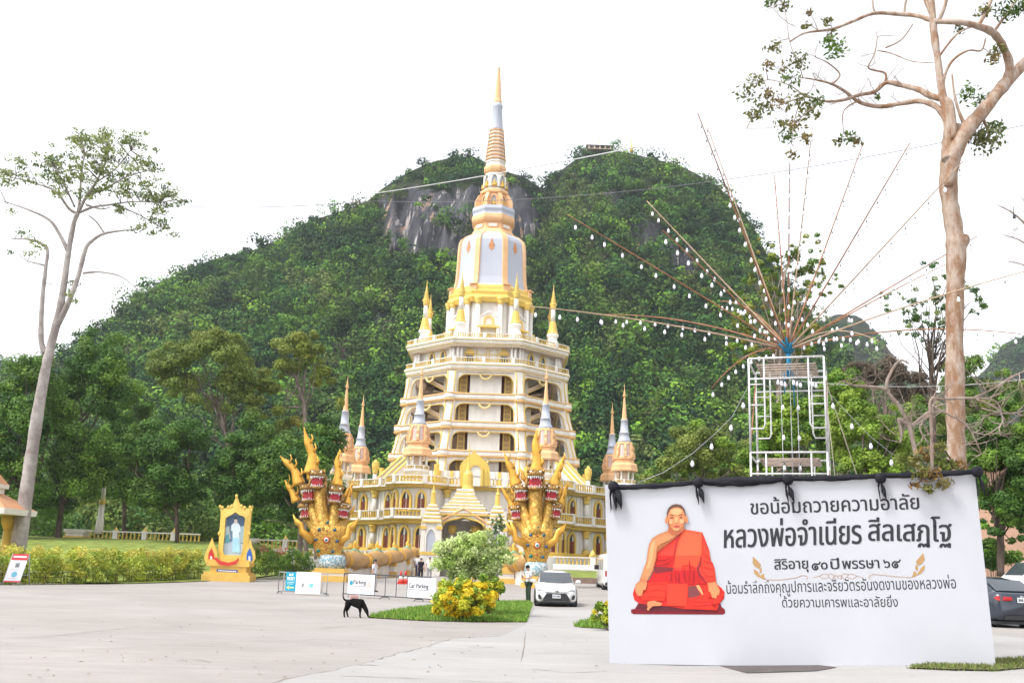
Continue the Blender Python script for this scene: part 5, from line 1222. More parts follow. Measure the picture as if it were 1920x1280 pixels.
# ---------------------------------------------------------------- scaffold tower behind the board
SYs = 19.6
sA, sB = P(1409, 672, SYs), P(1537, 668, SYs); zg_s = gz(sA.x, SYs)
SW = sB.x - sA.x; top_z = (sA.z + sB.z) / 2
scx = (sA.x + sB.x) / 2
scaf = thing('scaffold_tower', 'white tube scaffold tower standing behind the memorial board', 'scaffold', (scx, SYs, zg_s), rad(-19))
HH = top_z - zg_s; SD = 1.55; h2_ = SW / 2 * 1.06
def frame_mesh(z0, z1):
    m = MB(); r_ = .021
    for s in (-1, 1):
        m.tube([(s * h2_, 0, z0), (s * h2_, 0, z1)], r_, 8)
        m.tube([(s * (h2_ - .30), 0, z1 - .02), (s * (h2_ - .30), 0, z0 + (z1 - z0) * .30), (s * (h2_ - .26), 0, z0 + (z1 - z0) * .25), (s * h2_, 0, z0 + (z1 - z0) * .25)], r_ * .8, 8)
        for f in (.5, .72): m.tube([(s * h2_, 0, z0 + (z1 - z0) * f), (s * (h2_ - .30), 0, z0 + (z1 - z0) * f)], r_ * .7, 6)
    m.tube([(-h2_, 0, z1), (h2_, 0, z1)], r_, 8); m.tube([(-h2_ + .0, 0, z1 - (z1 - z0) * .22), (h2_, 0, z1 - (z1 - z0) * .22)], r_ * .8, 8); return m
nlev = 3; lev = HH / nlev
fm = None
for k in range(nlev):
    for yb in (0, SD):
        z0, z1 = lev * k + (.0), lev * (k + 1)
        o = frame_mesh(z0, z1).build('scaffold_frame', m_white_tube, scaf, (0, yb, 0))
for k in range(1, nlev + 1):
    m = MB()
    for s in (-1, 1): m.tube([(s * h2_, 0, lev * k - .06), (s * h2_, SD, lev * k - .06)], .02, 6)
    m.build('side_tube', m_white_tube, scaf)
    if k >= 2:
        m = MB()
        for q in range(6): m.tube([(-h2_ * .8, .12 + q * SD / 6, lev * k - .12), (h2_ * .8, .12 + q * SD / 6, lev * k - .12)], .018, 6)
        for s in (-.75, .75): m.tube([(h2_ * s, .02, lev * k - .13), (h2_ * s, SD - .02, lev * k - .13)], .022, 6)
        m.build('deck_grid', mat('rusty_grid', (.42, .33, .27), .6, var=.35, scale=8), scaf)
for k in (1, 2):
    for s in (-1, 1):
        m = MB(); m.tube([(s * h2_, .02, lev * k + .1), (s * h2_, SD, lev * (k + 1) - .2)], .014, 6); m.build('cross_brace', m_rust, scaf)
m = MB()
for x in (-.16, .03, .17): m.tube([(x * 1.0, SD * .5, HH - .1), (x * .9, SD * .5, .3)], .008, 5)
m.build('hanging_cable', m_rope, scaf)
# ---------------------------------------------------------------- rods of light bulbs fanning out from the scaffold's top
hub = P(1478, 655, SYs + SD * .5)
hubo = thing('rod_hub', 'blue cloth binding that gathers the light rods on the scaffold top', 'binding', hub)
m = MB(); m.tube([(0, 0, -.62), (0, 0, .05)], .05, 10); m.build('post', mat('blue_cloth', (.012, .20, .36), .7, var=.3, scale=14), hubo)
m = MB()
for k in range(16):
    a = k * 2 * PI / 16; m.tube([(.03 * math.cos(a), .03 * math.sin(a), -.06), (.12 * math.cos(a), .10 * math.sin(a), .04 + .03 * (k % 3)), (.24 * math.cos(a), .2 * math.sin(a), .10 + .06 * (k % 3))], [.05, .035, .012], 6)
m.build('cloth_wrap', MATS['blue_cloth'], hubo)
m = MB(); m.tube([(-.1, 0, -.5), (-.1, .02, -.95)], .012, 6); m.tube([(.08, 0, -.5), (.1, .02, -1.2)], .012, 6); m.build('tie', MATS['blue_cloth'], hubo)
# tip pixel, tip's side (-1 nearer the camera, +1 farther), length, sag, bulbs, words for the label
RODS = [((993, 574), -.4, 5.9, .10, 11, 'longest low rod reaching level to the tower'), ((1118, 590), .5, 5.4, .22, 12, 'low rod just above the longest one'),
        ((1063, 402), -.5, 5.6, .02, 12, 'rod with its tip over dark slope beside the bell'), ((1213, 377), .5, 5.2, .0, 13, 'rod pointing at the small grey cliff'), ((1243, 432), -1.0, 4.6, .0, 11, 'near rod with larger bulbs below the cliff'),
        ((1308, 212), -.5, 5.9, .0, 15, 'steep rod crossing the hill edge'), ((1322, 226), .6, 5.8, .0, 9, 'twin close beside the steep rod'), ((1452, 328), .6, 5.0, .0, 10, 'upright rod nearest the hill'), ((1480, 306), -.2, 5.0, .0, 9, 'middle of the three upright rods'),
        ((1523, 238), .2, 5.6, .0, 11, 'upright rod reaching the hanging leaves'), ((1617, 272), .7, 5.4, .0, 11, 'thin rod leaning up under a small leaf cluster'), ((1706, 268), -.2, 5.8, .0, 12, 'rod leaning halfway towards the tall trunk'), ((1806, 302), -.5, 6.0, .0, 13, 'rod with its tip crossing the upper trunk'),
        ((1832, 443), .3, 5.6, .02, 11, 'rod ending beside the sawn branch stub'), ((1772, 496), .8, 5.2, .05, 9, 'rod ending at the trunk under the stub'), ((1935, 505), -.6, 6.0, .08, 12, 'long rod passing before the trunk'), ((1915, 626), .2, 6.0, .24, 12, 'lowest long rod curving towards the bluish hill'),
        ((1334, 728), -.3, 2.6, .30, 9, 'short drooping rod on the tower side'), ((1648, 640), -.5, 2.4, .30, 10, 'short drooping rod on the trunk side'), ((1350, 565), .9, 3.2, .30, 10, 'short pale arched rod at the back')]
bulb = None
m_bulb = mat('white_bulb_glass', (.82, .83, .88), .18, var=.02, spec=.6, coat=.4)
m_sock = mat('black_socket', (.02, .02, .022), .5)
nbulb = 0
def place_bulb(p, drop, label, group, s=1.0):
    """A bulb on its short cord: p is the point on the rod."""
    global bulb, nbulb
    if bulb is None:
        bulb = thing('light_bulb', label, 'light bulb', p)
        m = MB(); m.lathe([(.016, -.155), (.030, -.185), (.044, -.225), (.046, -.25), (.036, -.285), (.015, -.30), (.001, -.302)], 12); m.build('glass', m_bulb, bulb)
        m = MB(); m.lathe([(.004, 0), (.004, -.09), (.014, -.095), (.019, -.11), (.019, -.15), (.017, -.158)], 8); m.build('socket', m_sock, bulb); o = bulb
    else: o = copy_tree(bulb)
    o.location = p; o.scale = (s * .64, s * .64, s * .68); tag(o, label, 'light bulb', group); nbulb += 1
for i, (tip, side_, L_, sag, nb, words_) in enumerate(RODS):
    r_ = Vector(ray(*tip)).normalized(); oc = Vector(CAM) - hub; b_ = oc.dot(r_); c_ = oc.dot(oc) - L_ * L_; disc = b_ * b_ - c_
    perp = math.sqrt(max(0, oc.dot(oc) - b_ * b_)); L2 = max(L_, perp * 1.02); sd_ = math.sqrt(L2 * L2 - perp * perp) * side_
    tipp = Vector(CAM) + r_ * (-b_ + sd_)
    path = [hub.lerp(tipp, f / 14) + Vector((0, 0, 4 * sag * (f / 14) * (1 - f / 14))) for f in range(15)]
    m = MB(); m.tube([p - hub for p in path], [.020 - .011 * f / 14 for f in range(15)], 7); o = m.build('light_rod', m_rust if i % 3 else mat('pale_bamboo', (.45, .32, .22), .6, var=.25, scale=6), None, hub)
    tag(o, 'rod strung with bulbs, ' + words_, 'light rod', 'light rods on the scaffold')
    for k in range(nb):
        f = 1 - .03 - .88 * k / nb + random.uniform(-.012, .012); q = f * 14; a = min(13, int(q)); p = path[a].lerp(path[a + 1], q - a)
        place_bulb(p + Vector((0, 0, -.012)), random.choice((1, 1, 1.15, .9)), 'bulb on ' + words_, 'bulbs on the light rods', 1.0)
# bulbs on the cords inside the scaffold and on the two long lines
zt_h = hub.z
for x in (-.13, .19):
    for z in (1.05, 1.68, 2.3): 
        place_bulb(Vector((hub.x + x - .02, SYs + SD * .5, zt_h - z)), 1, 'white bulb on a cord hanging down inside the scaffold', 'bulbs inside the scaffold', 1.15)
for k in range(9): place_bulb(Vector((hub.x - .42 + k * .105, SYs + .1 + .12 * (k % 3), top_z - .32)), 1, 'white bulb in the row under the scaffold top deck', 'bulbs under the scaffold deck', 1.1)
def px_line(name, pts, label, w=.006, bulbs=(), blabel='', bs=1.0, mt=None):
    w_ = [P(*p) for p in pts]; m = MB(); o0 = w_[0]; m.tube([q - o0 for q in w_], w, 5); o = m.build(name, mt or m_rope, None, o0); tag(o, label, 'cable')
    for f in bulbs:
        a = min(len(w_) - 2, int(f * (len(w_) - 1))); u = f * (len(w_) - 1) - a; place_bulb(w_[a].lerp(w_[a + 1], u), 1, blabel, 'bulbs on the guy lines', bs)
px_line('festoon_line', [(1402, 726, 19.5), (1372, 782, 19.0), (1338, 815, 18.6), (1298, 850, 18.4), (1245, 885, 18.2), (1195, 905, 18.1)], 'cord with bulbs slanting from the scaffold down behind the board top', .006, (.06, .21, .42, .60), 'white bulb on the cord slanting from the scaffold to the board', 1.2)
px_line('festoon_line', [(1553, 735, 20.0), (1595, 780, 19.6), (1632, 818, 19.3), (1672, 850, 19.1), (1720, 872, 18.8)], 'cord with bulbs slanting from the scaffold down to the leafy stump', .004, (.05, .26, .5, .74), 'white bulb on the cord slanting from the scaffold to the trunk', 1.2)
px_line('guy_rope', [(1550, 720, 20.5), (1608, 895, 22.5), (1625, 945, 23)], 'yellowish guy rope running down steeply from the scaffold top', .012, mt=mat('hemp', (.50, .46, .34), .8))
px_line('guy_rope', [(1551, 760, 20.6), (1566, 897, 21), (1570, 930, 21.1)], 'yellowish guy rope hanging nearly straight beside the scaffold', .010, mt=MATS['hemp'])
def cat(name, a, b, sag, w, label, mt):
    A, B = P(*a), P(*b); pts = [A.lerp(B, f / 20) - Vector((0, 0, sag * 4 * (f / 20) * (1 - f / 20))) for f in range(21)]
    m = MB(); m.tube([p - A for p in pts], w, 5); tag(m.build(name, mt, None, A), label, 'cable')
m_cab = mat('pale_cable', (.55, .55, .56), .5); m_cabd = mat('dark_cable', (.16, .16, .17), .6)
cat('overhead_cable', (330, 386, 62), (700, 377, 45), .2, .018, 'grey overhead cable running from the tall pale tree to the tower spire', m_cabd)
cat('overhead_cable', (700, 377, 45), (2050, 205, 30), 1.0, .012, 'thin dark overhead cable sagging across both hilltops', m_cabd)
cat('overhead_cable', (686, 365, 45), (1194, 276, 28), .08, .020, 'pale thick overhead cable crossing the spire up to the hilltop', m_cab)
cat('overhead_cable', (1480, 712, 26), (2000, 698, 30), .3, .008, 'thin cable crossing level behind the tall trunk', m_cab)
# one bulb hanging close in front of the far right branches
cord = MB(); tp = P(1902, 300, 11.5); bt = P(1900, 404, 11.5); cord.tube([(0, 0, 0), bt - tp], .002, 5); tag(cord.build('hanging_wire', m_rope, None, tp), 'hair-thin cord dropping to a single large bulb beside the tall trunk', 'cord')
place_bulb(P(1900, 388, 11.5), 1, 'largest white bulb, hanging alone beside the bare far branches', 'single bulb', 1.5)
# ================================================================ trees, one object each
m_leaf = mat('tree_leaves', (1, 1, 1), .6, var=.12, scale=.8, attr=True, spec=.3, trans=.25)
def bark(name, c, c2, sc=3, st=(1, 1, .25)):
    m = bpy.data.materials.new(name); m.use_nodes = True; t = m.node_tree; n = t.nodes; L = t.links; b = n['Principled BSDF']; b.inputs['Roughness'].default_value = .9; b.inputs['Specular IOR Level'].default_value = .2
    tc = n.new('ShaderNodeTexCoord'); mp = n.new('ShaderNodeMapping'); mp.inputs['Scale'].default_value = st; L.new(tc.outputs['Object'], mp.inputs[0])
    q = n.new('ShaderNodeTexNoise'); q.inputs['Scale'].default_value = sc; q.inputs['Detail'].default_value = 8; q.inputs['Roughness'].default_value = .7; L.new(mp.outputs[0], q.inputs['Vector'])
    r = n.new('ShaderNodeMapRange'); r.inputs[1].default_value = .42; r.inputs[2].default_value = .58; L.new(q.outputs['Fac'], r.inputs[0])
    mx = n.new('ShaderNodeMix'); mx.data_type = 'RGBA'; mx.inputs[6].default_value = (*c, 1); mx.inputs[7].default_value = (*c2, 1); L.new(r.outputs[0], mx.inputs[0]); L.new(mx.outputs[2], b.inputs['Base Color'])
    bp = n.new('ShaderNodeBump'); bp.inputs['Strength'].default_value = .9; bp.inputs['Distance'].default_value = .06; L.new(q.outputs['Fac'], bp.inputs['Height']); L.new(bp.outputs[0], b.inputs['Normal']); return m
m_bark = bark('grey_bark', (.13, .10, .08), (.24, .20, .17)); m_barkd = bark('dark_bark', (.06, .045, .035), (.12, .09, .07))
m_palebark = bark('pale_bark', (.26, .22, .21), (.42, .38, .36), 1.2, (1, 1, .8)); m_peel = bark('peeling_orange_bark', (.27, .155, .092), (.42, .335, .275), 5, (1, 1, .45))
m_twig = bark('pale_twig', (.26, .19, .15), (.36, .30, .26), 6)
def pxtube(m, pts, Y, org, n=8, wob=0.0, mi=0):
    """pts: (px, py, half width in px[, dY])."""
    V, W = [], []
    for p in pts:
        y = Y + (p[3] if len(p) > 3 else 0); q = P(p[0], p[1], y); V.append(q - org); W.append(p[2] / ppm(p[0], p[1], y))
    f, w = [], []
    for a in range(len(V) - 1):
        p0, p1, p2, p3 = V[max(a - 1, 0)], V[a], V[a + 1], V[min(a + 2, len(V) - 1)]
        for q in range(4): u = q / 4; f.append(.5 * (2 * p1 + (p2 - p0) * u + (2 * p0 - 5 * p1 + 4 * p2 - p3) * u * u + (3 * p1 - p0 - 3 * p2 + p3) * u ** 3)); w.append((W[a] * (1 - u) + W[a + 1] * u) * (1 + wob * random.uniform(-1, 1)))
    f.append(V[-1]); w.append(W[-1]); m.tube(f, w, n, mi); return f
def grow_twigs(m, start, dirv, length, r, depth, rg, up=.15):
    pts = [start]; d = dirv.normalized()
    for k in range(5):
        d = (d + Vector(rg.normal(size=3)) * .22 + Vector((0, 0, up * .3))).normalized(); pts.append(pts[-1] + d * length / 5)
    m.tube(pts, [r * (1 - .8 * k / 5) for k in range(6)], 5 if depth < 1 else 6); tips = [pts[-1]]
    if depth > 0:
        for k in (2, 3, 4, 5):
            for _ in range(1 + (rg.random() < .35)):
                dd = (d + Vector(rg.normal(size=3)) * .8).normalized(); tips += grow_twigs(m, pts[k], dd, length * rg.uniform(.45, .7), r * (1 - .8 * k / 5) * .75, depth - 1, rg, up)
    return tips
def tree(name, label, Y, ell, trunk, colr, n_cl=70, leaves=9000, leaf=.34, seed=0, bark_=None, group=None, limbs=7, clr=.26, sparse=1.0, squash=.75, extra=(), var=.22, gap=0.0, zfloor=None, depth_=.8):
    """ell: crown ellipses (cx, cy, rx, ry) read in the photograph, placed at distance Y; trunk: (px, py, half width px) from the ground up."""
    rg = np.random.default_rng(seed + 100); b0 = P(trunk[0][0], trunk[0][1], Y); org = Vector((b0.x, Y, b0.z)); t = thing(name, label, 'tree', org, 0, group)
    m = MB(); path = pxtube(m, trunk, Y, org, 9, .05); top = path[-1]; cs, rs, cc = [], [], []
    area = sum(e[2] * e[3] for e in ell)
    for ex, ey, erx, ery in ell:
        k = ppm(ex, ey, Y); c = P(ex, ey, Y) - org; rx, rz = erx / k, ery / k; nn = max(4, int(n_cl * erx * ery / area)); rr0 = min(rx, rz)
        for _ in range(nn):
            d = rg.normal(size=3); d /= np.linalg.norm(d); q = rg.uniform(.45, .96) ** .7
            r = rr0 * clr * rg.uniform(.6, 1.3); p = np.array(c) + d * np.array([rx, rx * depth_, rz]) * q * (1 - .4 * r / rr0)
            if noise.noise(Vector(p) * .35 + Vector((seed, 0, 0))) < -.35 + gap: continue
            cs.append(p); rs.append(r); cc.append(np.array(colr[rg.integers(len(colr))]) * rg.uniform(1 - var, 1 + var))
    for px, py, r, dy in extra: p = P(px, py, Y + dy) - org; cs.append(np.array(p)); rs.append(r / ppm(px, py, Y)); cc.append(np.array(colr[rg.integers(len(colr))]) * rg.uniform(1 - var, 1 + var))
    cs, rs, cc = np.array(cs), np.array(rs), np.array(cc)
    order = rg.permutation(len(cs))[:limbs * 4]
    for j, i in enumerate(order):
        e = Vector(cs[i]); s = path[max(0, int(len(path) * (.55 + .45 * rg.random())) - 1)]; mid = s.lerp(e, .5) + Vector((0, 0, (e - s).length * .08)) + Vector(rg.normal(size=3)) * .06 * (e - s).length
        w = trunk[-1][2] / ppm(trunk[-1][0], trunk[-1][1], Y) * (.75 if j < limbs else .35); m.tube([s, s.lerp(mid, .5) + Vector(rg.normal(size=3)) * .05 * (e - s).length, mid, mid.lerp(e, .6), e], [w, w * .8, w * .6, w * .35, w * .12], 6)
    m.build('trunk', bark_ or m_bark, t)
    leaf *= .68; cnt = np.maximum(6, (leaves * 1.9 * sparse * rs ** 2 / (rs ** 2).sum()).astype(int))
    V, Q, C = leaf_cloud(cs, rs, cnt, leaf, cc, squash=squash, out=.62, shell=.5, rng=rg, aspect=.6)
    np_mesh('crown', V, Q, C, m_leaf, t); return t
DK = [(.050, .125, .018), (.068, .152, .020), (.092, .175, .024)]
MD = [(.115, .230, .026), (.150, .265, .030), (.098, .195, .024)]
OL = [(.175, .235, .042), (.145, .205, .034), (.205, .255, .048)]
LG = [(.20, .32, .034), (.25, .36, .042), (.165, .27, .032)]
YO = [(.27, .31, .04), (.21, .26, .04), (.30, .29, .05)]
grp = 'trees between the plaza and the hill'
tree('leafy_tree', 'dense dark green tree just behind the little pavilion roof', 84, [(30, 860, 75, 170), (60, 740, 70, 90)], [(40, 1040, 7), (40, 960, 6), (45, 850, 5)], DK + MD, 90, 16000, .36, 1, m_barkd, grp, clr=.34)
tree('leafy_tree', 'tall bright-topped green tree just beyond the tall pale trunk', 88, [(165, 800, 85, 170), (190, 680, 60, 75), (120, 900, 70, 90)], [(108, 1010, 6), (116, 950, 5), (140, 830, 4)], MD + DK, 110, 20000, .36, 2, m_barkd, grp, clr=.30)
tree('leafy_tree', 'broad olive round-crowned tree on a long bare trunk behind the portrait shrine', 93, [(395, 690, 100, 80), (330, 680, 60, 60), (450, 730, 60, 60), (400, 640, 60, 40)], [(440, 1030, 5), (438, 950, 4.5), (432, 860, 4), (420, 800, 3.5), (408, 750, 3)], OL, 120, 17000, .34, 3, m_bark, grp, clr=.26, gap=.05)
tree('leafy_tree', 'dark bushy tree shading the white pillar and lawn balustrade', 85, [(310, 880, 72, 100), (270, 850, 50, 80), (345, 820, 45, 70)], [(330, 1035, 4), (332, 980, 4), (322, 900, 3)], DK, 90, 15000, .34, 4, m_barkd, grp, clr=.32)
tree('leafy_tree', 'yellowish tree with pale forked branches showing above the serpent', 96, [(545, 655, 50, 45), (600, 700, 42, 40), (505, 700, 40, 50), (590, 640, 30, 35), (620, 755, 30, 25), (520, 790, 50, 40)], [(566, 1000, 4.5), (568, 880, 4), (572, 780, 4), (562, 730, 3.5), (548, 690, 2.5)], OL + YO, 85, 9000, .34, 5, m_bark, grp, clr=.34, gap=.1)
tree('leafy_tree', 'dark dense tree on grey trunks directly behind the wide-horned serpent', 83, [(560, 880, 82, 100), (520, 830, 60, 60), (600, 820, 50, 60), (620, 900, 40, 70), (500, 920, 50, 70)], [(562, 1048, 5), (563, 990, 5), (560, 900, 4)], DK + MD[:1], 110, 19000, .34, 6, m_bark, grp, clr=.30)
tree('leafy_tree', 'very dark tree close behind the gold portrait frame', 86, [(460, 880, 65, 110), (480, 830, 50, 60), (420, 900, 50, 80)], [(440, 1040, 5), (442, 960, 5), (452, 880, 4)], DK, 80, 14000, .34, 7, m_barkd, grp, clr=.32)
tree('leafy_tree', 'mid green tree filling the gap above the lawn balustrade', 100, [(240, 800, 60, 110), (215, 870, 60, 90), (260, 900, 40, 60)], [(232, 1010, 4), (234, 940, 4), (238, 860, 3)], MD, 80, 13000, .36, 8, m_barkd, grp, clr=.32)
for k, (x, w_) in enumerate(((575, 4.5), (592, 3.2))):
    b0 = P(x, 1048, 82); t = thing('bare_tree', ('thicker' if k == 0 else 'thinner') + ' of the two bare grey trunks beside the wide-horned serpent', 'tree', b0, 0, 'bare trunks'); m = MB(); pxtube(m, [(x, 1048, w_), (x - 3, 1000, w_ * .9), (x - 5, 930, w_ * .8), (x - 6, 880, w_ * .6)], 82, b0); m.build('trunk', m_bark, t)
gr2 = 'trees behind the scaffold'
tree('leafy_tree', 'feathery olive tree above the board, close to the paired chedis', 66, [(1300, 840, 62, 62), (1340, 800, 48, 42), (1270, 880, 50, 40), (1360, 870, 45, 50)], [(1310, 1040, 4), (1312, 960, 4), (1310, 880, 3)], OL + LG[:1], 80, 12000, .26, 11, m_bark, gr2, clr=.30)
tree('leafy_tree', 'bright green bushy tree seen through the scaffold tubes', 48, [(1500, 810, 85, 80), (1450, 780, 55, 60), (1480, 880, 90, 50), (1420, 870, 50, 50)], [(1500, 1040, 6), (1500, 960, 5), (1500, 860, 4)], LG + MD, 110, 17000, .22, 12, m_bark, gr2, clr=.28)
tree('leafy_tree', 'light yellow-green tree spreading between scaffold and tall trunk', 44, [(1630, 830, 85, 70), (1590, 780, 50, 50), (1670, 770, 50, 45), (1640, 890, 80, 50)], [(1640, 1040, 6), (1640, 960, 5), (1636, 880, 4)], LG, 110, 16000, .20, 13, m_bark, gr2, clr=.27)
tree('leafy_tree', 'tall sparse tree with thin open crown standing behind the fan of rods', 62, [(1480, 520, 70, 60), (1520, 470, 45, 40), (1410, 560, 50, 60), (1440, 480, 45, 40), (1545, 540, 40, 45), (1400, 640, 50, 60), (1480, 620, 60, 60)], [(1462, 1030, 6), (1462, 900, 5.5), (1460, 760, 5), (1462, 680, 4), (1466, 600, 3)], OL + YO + MD, 240, 7500, .24, 14, m_twig, gr2, clr=.13, gap=.15, limbs=14)
tree('leafy_tree', 'dark leafy tree standing over the parked cars', 42, [(1880, 890, 65, 110), (1850, 830, 60, 60), (1910, 790, 50, 70), (1858, 960, 35, 55), (1930, 860, 60, 110), (1900, 990, 40, 30)], [(1876, 1080, 7), (1876, 1010, 6.5), (1872, 940, 5)], DK + DK + MD, 150, 26000, .19, 15, m_barkd, gr2, clr=.28)
tree('leafy_tree', 'rounded mid green tree showing just beside the scaffold top, under the low rods', 58, [(1580, 735, 55, 50), (1545, 780, 45, 55), (1610, 780, 45, 50)], [(1578, 1040, 5), (1578, 930, 4.5), (1579, 830, 4)], MD + LG, 90, 10000, .26, 20, m_bark, gr2, clr=.27)
tree('leafy_tree', 'dull green tree rising behind the pale bare twigs', 60, [(1850, 760, 65, 60), (1800, 700, 55, 50), (1740, 790, 60, 55), (1900, 720, 45, 50)], [(1830, 1050, 6), (1826, 960, 5), (1822, 860, 4)], MD + OL, 90, 12000, .24, 16, m_bark, gr2, clr=.30)
tree('thin_tree', 'nearly leafless dark tree crossing the bluish hill beside the tall trunk', 56, [(1740, 600, 80, 55), (1690, 560, 50, 40), (1800, 560, 60, 55), (1760, 520, 60, 40)], [(1752, 1030, 5), (1752, 900, 5), (1750, 780, 4.5), (1746, 700, 4), (1742, 640, 3)], DK + OL[:1], 110, 3600, .17, 17, m_barkd, gr2, clr=.14, gap=.0, limbs=9)
# shrubs filling the hill foot, and low jungle further to both sides
tree('shrub', 'wide olive thicket between the feathery tree and the scaffold', 72, [(1390, 870, 60, 45), (1230, 900, 40, 30)], [(1380, 1040, 4), (1380, 980, 3)], OL + MD, 60, 9000, .26, 18, m_bark, None, clr=.4)
tree('shrub', 'dry brown thicket under the bluish hill', 64, [(1660, 690, 55, 35), (1610, 710, 45, 35), (1700, 720, 50, 40)], [(1660, 1030, 4), (1660, 900, 3), (1660, 760, 3)], [(.16, .13, .09), (.13, .10, .07), (.20, .16, .10)], 60, 6000, .24, 19, m_twig, None, clr=.34)
def thicket(label, x0, x1, Y0, Y1, n, r0, r1, colr, seed, leaf=.5, zb=0.0):
    rg = np.random.default_rng(seed); cs, rs, cc = [], [], []
    for _ in range(n):
        px = rg.uniform(x0, x1); Y = rg.uniform(Y0, Y1); q = P(px, 1060, Y); r = rg.uniform(r0, r1); base = np.array([q.x, Y, zb + r * .6]); c = np.array(colr[rg.integers(len(colr))]) * rg.uniform(.7, 1.3)
        for k in range(5): cs.append(base + rg.normal(size=3) * r * np.array([.5, .5, .4]) + np.array([0, 0, r * .4 * k * rg.random()])); rs.append(r * rg.uniform(.4, .7)); cc.append(c * rg.uniform(.85, 1.15))
    cs, rs, cc = np.array(cs), np.array(rs), np.array(cc); V, Q, C = leaf_cloud(cs, rs, np.maximum(10, (70 * rs ** 1.4).astype(int)), leaf, cc, squash=.8, out=.65, rng=rg, aspect=.65)
    o = np_mesh('undergrowth', V, Q, C, m_leaf); tag(o, label, 'undergrowth', kind='stuff'); return o
thicket('low jungle growing along the hill foot behind the lawn and temple', -600, 900, 118, 165, 260, 2.5, 5.5, DK + MD + OL, 5)
thicket('low jungle growing along the hill foot behind the board and cars', 1235, 2500, 96, 165, 240, 2.5, 5.5, MD + OL + LG, 6)

# ---------------------------------------------------------------- the tall pale tree
Yt = 58.0
b0 = P(28, 1075, Yt); t = thing('tall_tree', 'very tall slender tree with pale leaning trunk and thin airy crown', 'tree', b0)
m = MB()
pxtube(m, [(28, 1075, 14.5), (40, 990, 13.2), (54, 890, 11.8), (70, 780, 10.3), (84, 700, 9), (95, 650, 8.2), (110, 590, 7), (119, 540, 6), (128, 475, 5), (138, 420, 4.4), (146, 400, 4)], Yt, b0, 12, .06)
BR = [[(84, 662, 6), (77, 635, 5.5), (79, 565, 4.5), (86, 500, 3.5), (88, 466, 3), (60, 450, 2), (20, 447, 1)], [(86, 498, 2), (70, 494, 1.5), (52, 490, .8)], [(106, 612, 7), (126, 572, 6), (146, 520, 5), (160, 468, 4), (172, 452, 3.5), (195, 438, 3), (232, 432, 1.6), (262, 430, .8)], [(196, 438, 2), (180, 415, 1.5), (166, 404, 1)],
      [(156, 512, 2.5), (190, 510, 1.8), (230, 520, 1.2), (262, 548, .6)], [(127, 470, 4), (112, 440, 3.2), (92, 412, 2.5), (50, 392, 1.6), (2, 376, .8)], [(146, 400, 4), (160, 372, 3), (178, 345, 2.6), (196, 310, 2), (205, 280, 1)], [(146, 400, 3.2), (150, 370, 2.6), (152, 330, 2), (158, 290, 1.2)], [(146, 400, 3.2), (130, 392, 2.4), (105, 360, 2), (70, 345, 1.6), (20, 332, .9)], [(150, 398, 3), (176, 388, 2.4), (206, 384, 2), (250, 378, 1.4), (300, 380, .8)],
      [(166, 365, 2.4), (200, 352, 2), (240, 330, 1.5), (280, 320, .8)], [(180, 342, 2), (215, 318, 1.5), (245, 282, .9)], [(140, 388, 2), (120, 345, 1.6), (100, 310, 1)], [(210, 384, 1.8), (255, 400, 1.2), (300, 425, .7)], [(162, 384, 2), (190, 392, 1.5), (208, 388, .8)]]
BP = []
for br in BR: BP += pxtube(m, br, Yt, b0, 6, .08)
rg = np.random.default_rng(77); cs, rs, cc = [], [], []
for x, y, sx, sy, n in ((150, 262, 40, 12, 14), (200, 262, 36, 16, 16), (250, 268, 36, 16, 12), (190, 300, 60, 18, 22), (250, 310, 40, 20, 16), (110, 300, 30, 10, 9), (60, 318, 45, 12, 14), (20, 320, 24, 10, 8), (150, 330, 36, 14, 10), (230, 345, 50, 14, 18), (285, 350, 30, 16, 12), (315, 375, 26, 10, 8), (180, 362, 44, 9, 9), (260, 380, 40, 12, 10), (285, 405, 26, 10, 7), (300, 428, 20, 10, 6), (130, 355, 24, 10, 6), (110, 330, 30, 12, 7), (345, 370, 14, 8, 3), (25, 345, 20, 6, 3), (60, 465, 22, 10, 4), (20, 410, 10, 5, 1), (140, 545, 14, 16, 4), (255, 425, 20, 6, 2), (170, 300, 20, 14, 6), (40, 440, 12, 5, 2)):
    for _ in range(n):
        px, py = x + rg.normal() * sx * .72, y + rg.normal() * sy * .85; Y = Yt + rg.normal() * 1.6; p = P(px, py, Y) - b0; cs.append(np.array(p)); rs.append(rg.uniform(.25, .62)); cc.append(np.array([(.18, .23, .06), (.22, .27, .07), (.13, .18, .065), (.26, .30, .10)][rg.integers(4)]) * rg.uniform(.8, 1.3))
for c_ in cs:
    e = Vector(c_); s0 = min(BP, key=lambda q: (q - e).length)
    if (s0 - e).length < 4.5: m.tube([s0, s0.lerp(e, .5) + Vector((0, 0, .12)), e], [.028, .02, .008], 5)
m.build('trunk', m_palebark, t)
cs, rs, cc = np.array(cs), np.array(rs), np.array(cc); V, Q, C = leaf_cloud(cs, rs, np.maximum(8, (40 * rs / .45).astype(int)), .17, cc, squash=.5, out=.3, shell=.2, rng=rg, aspect=.6); np_mesh('crown', V, Q, C, m_leaf, t)

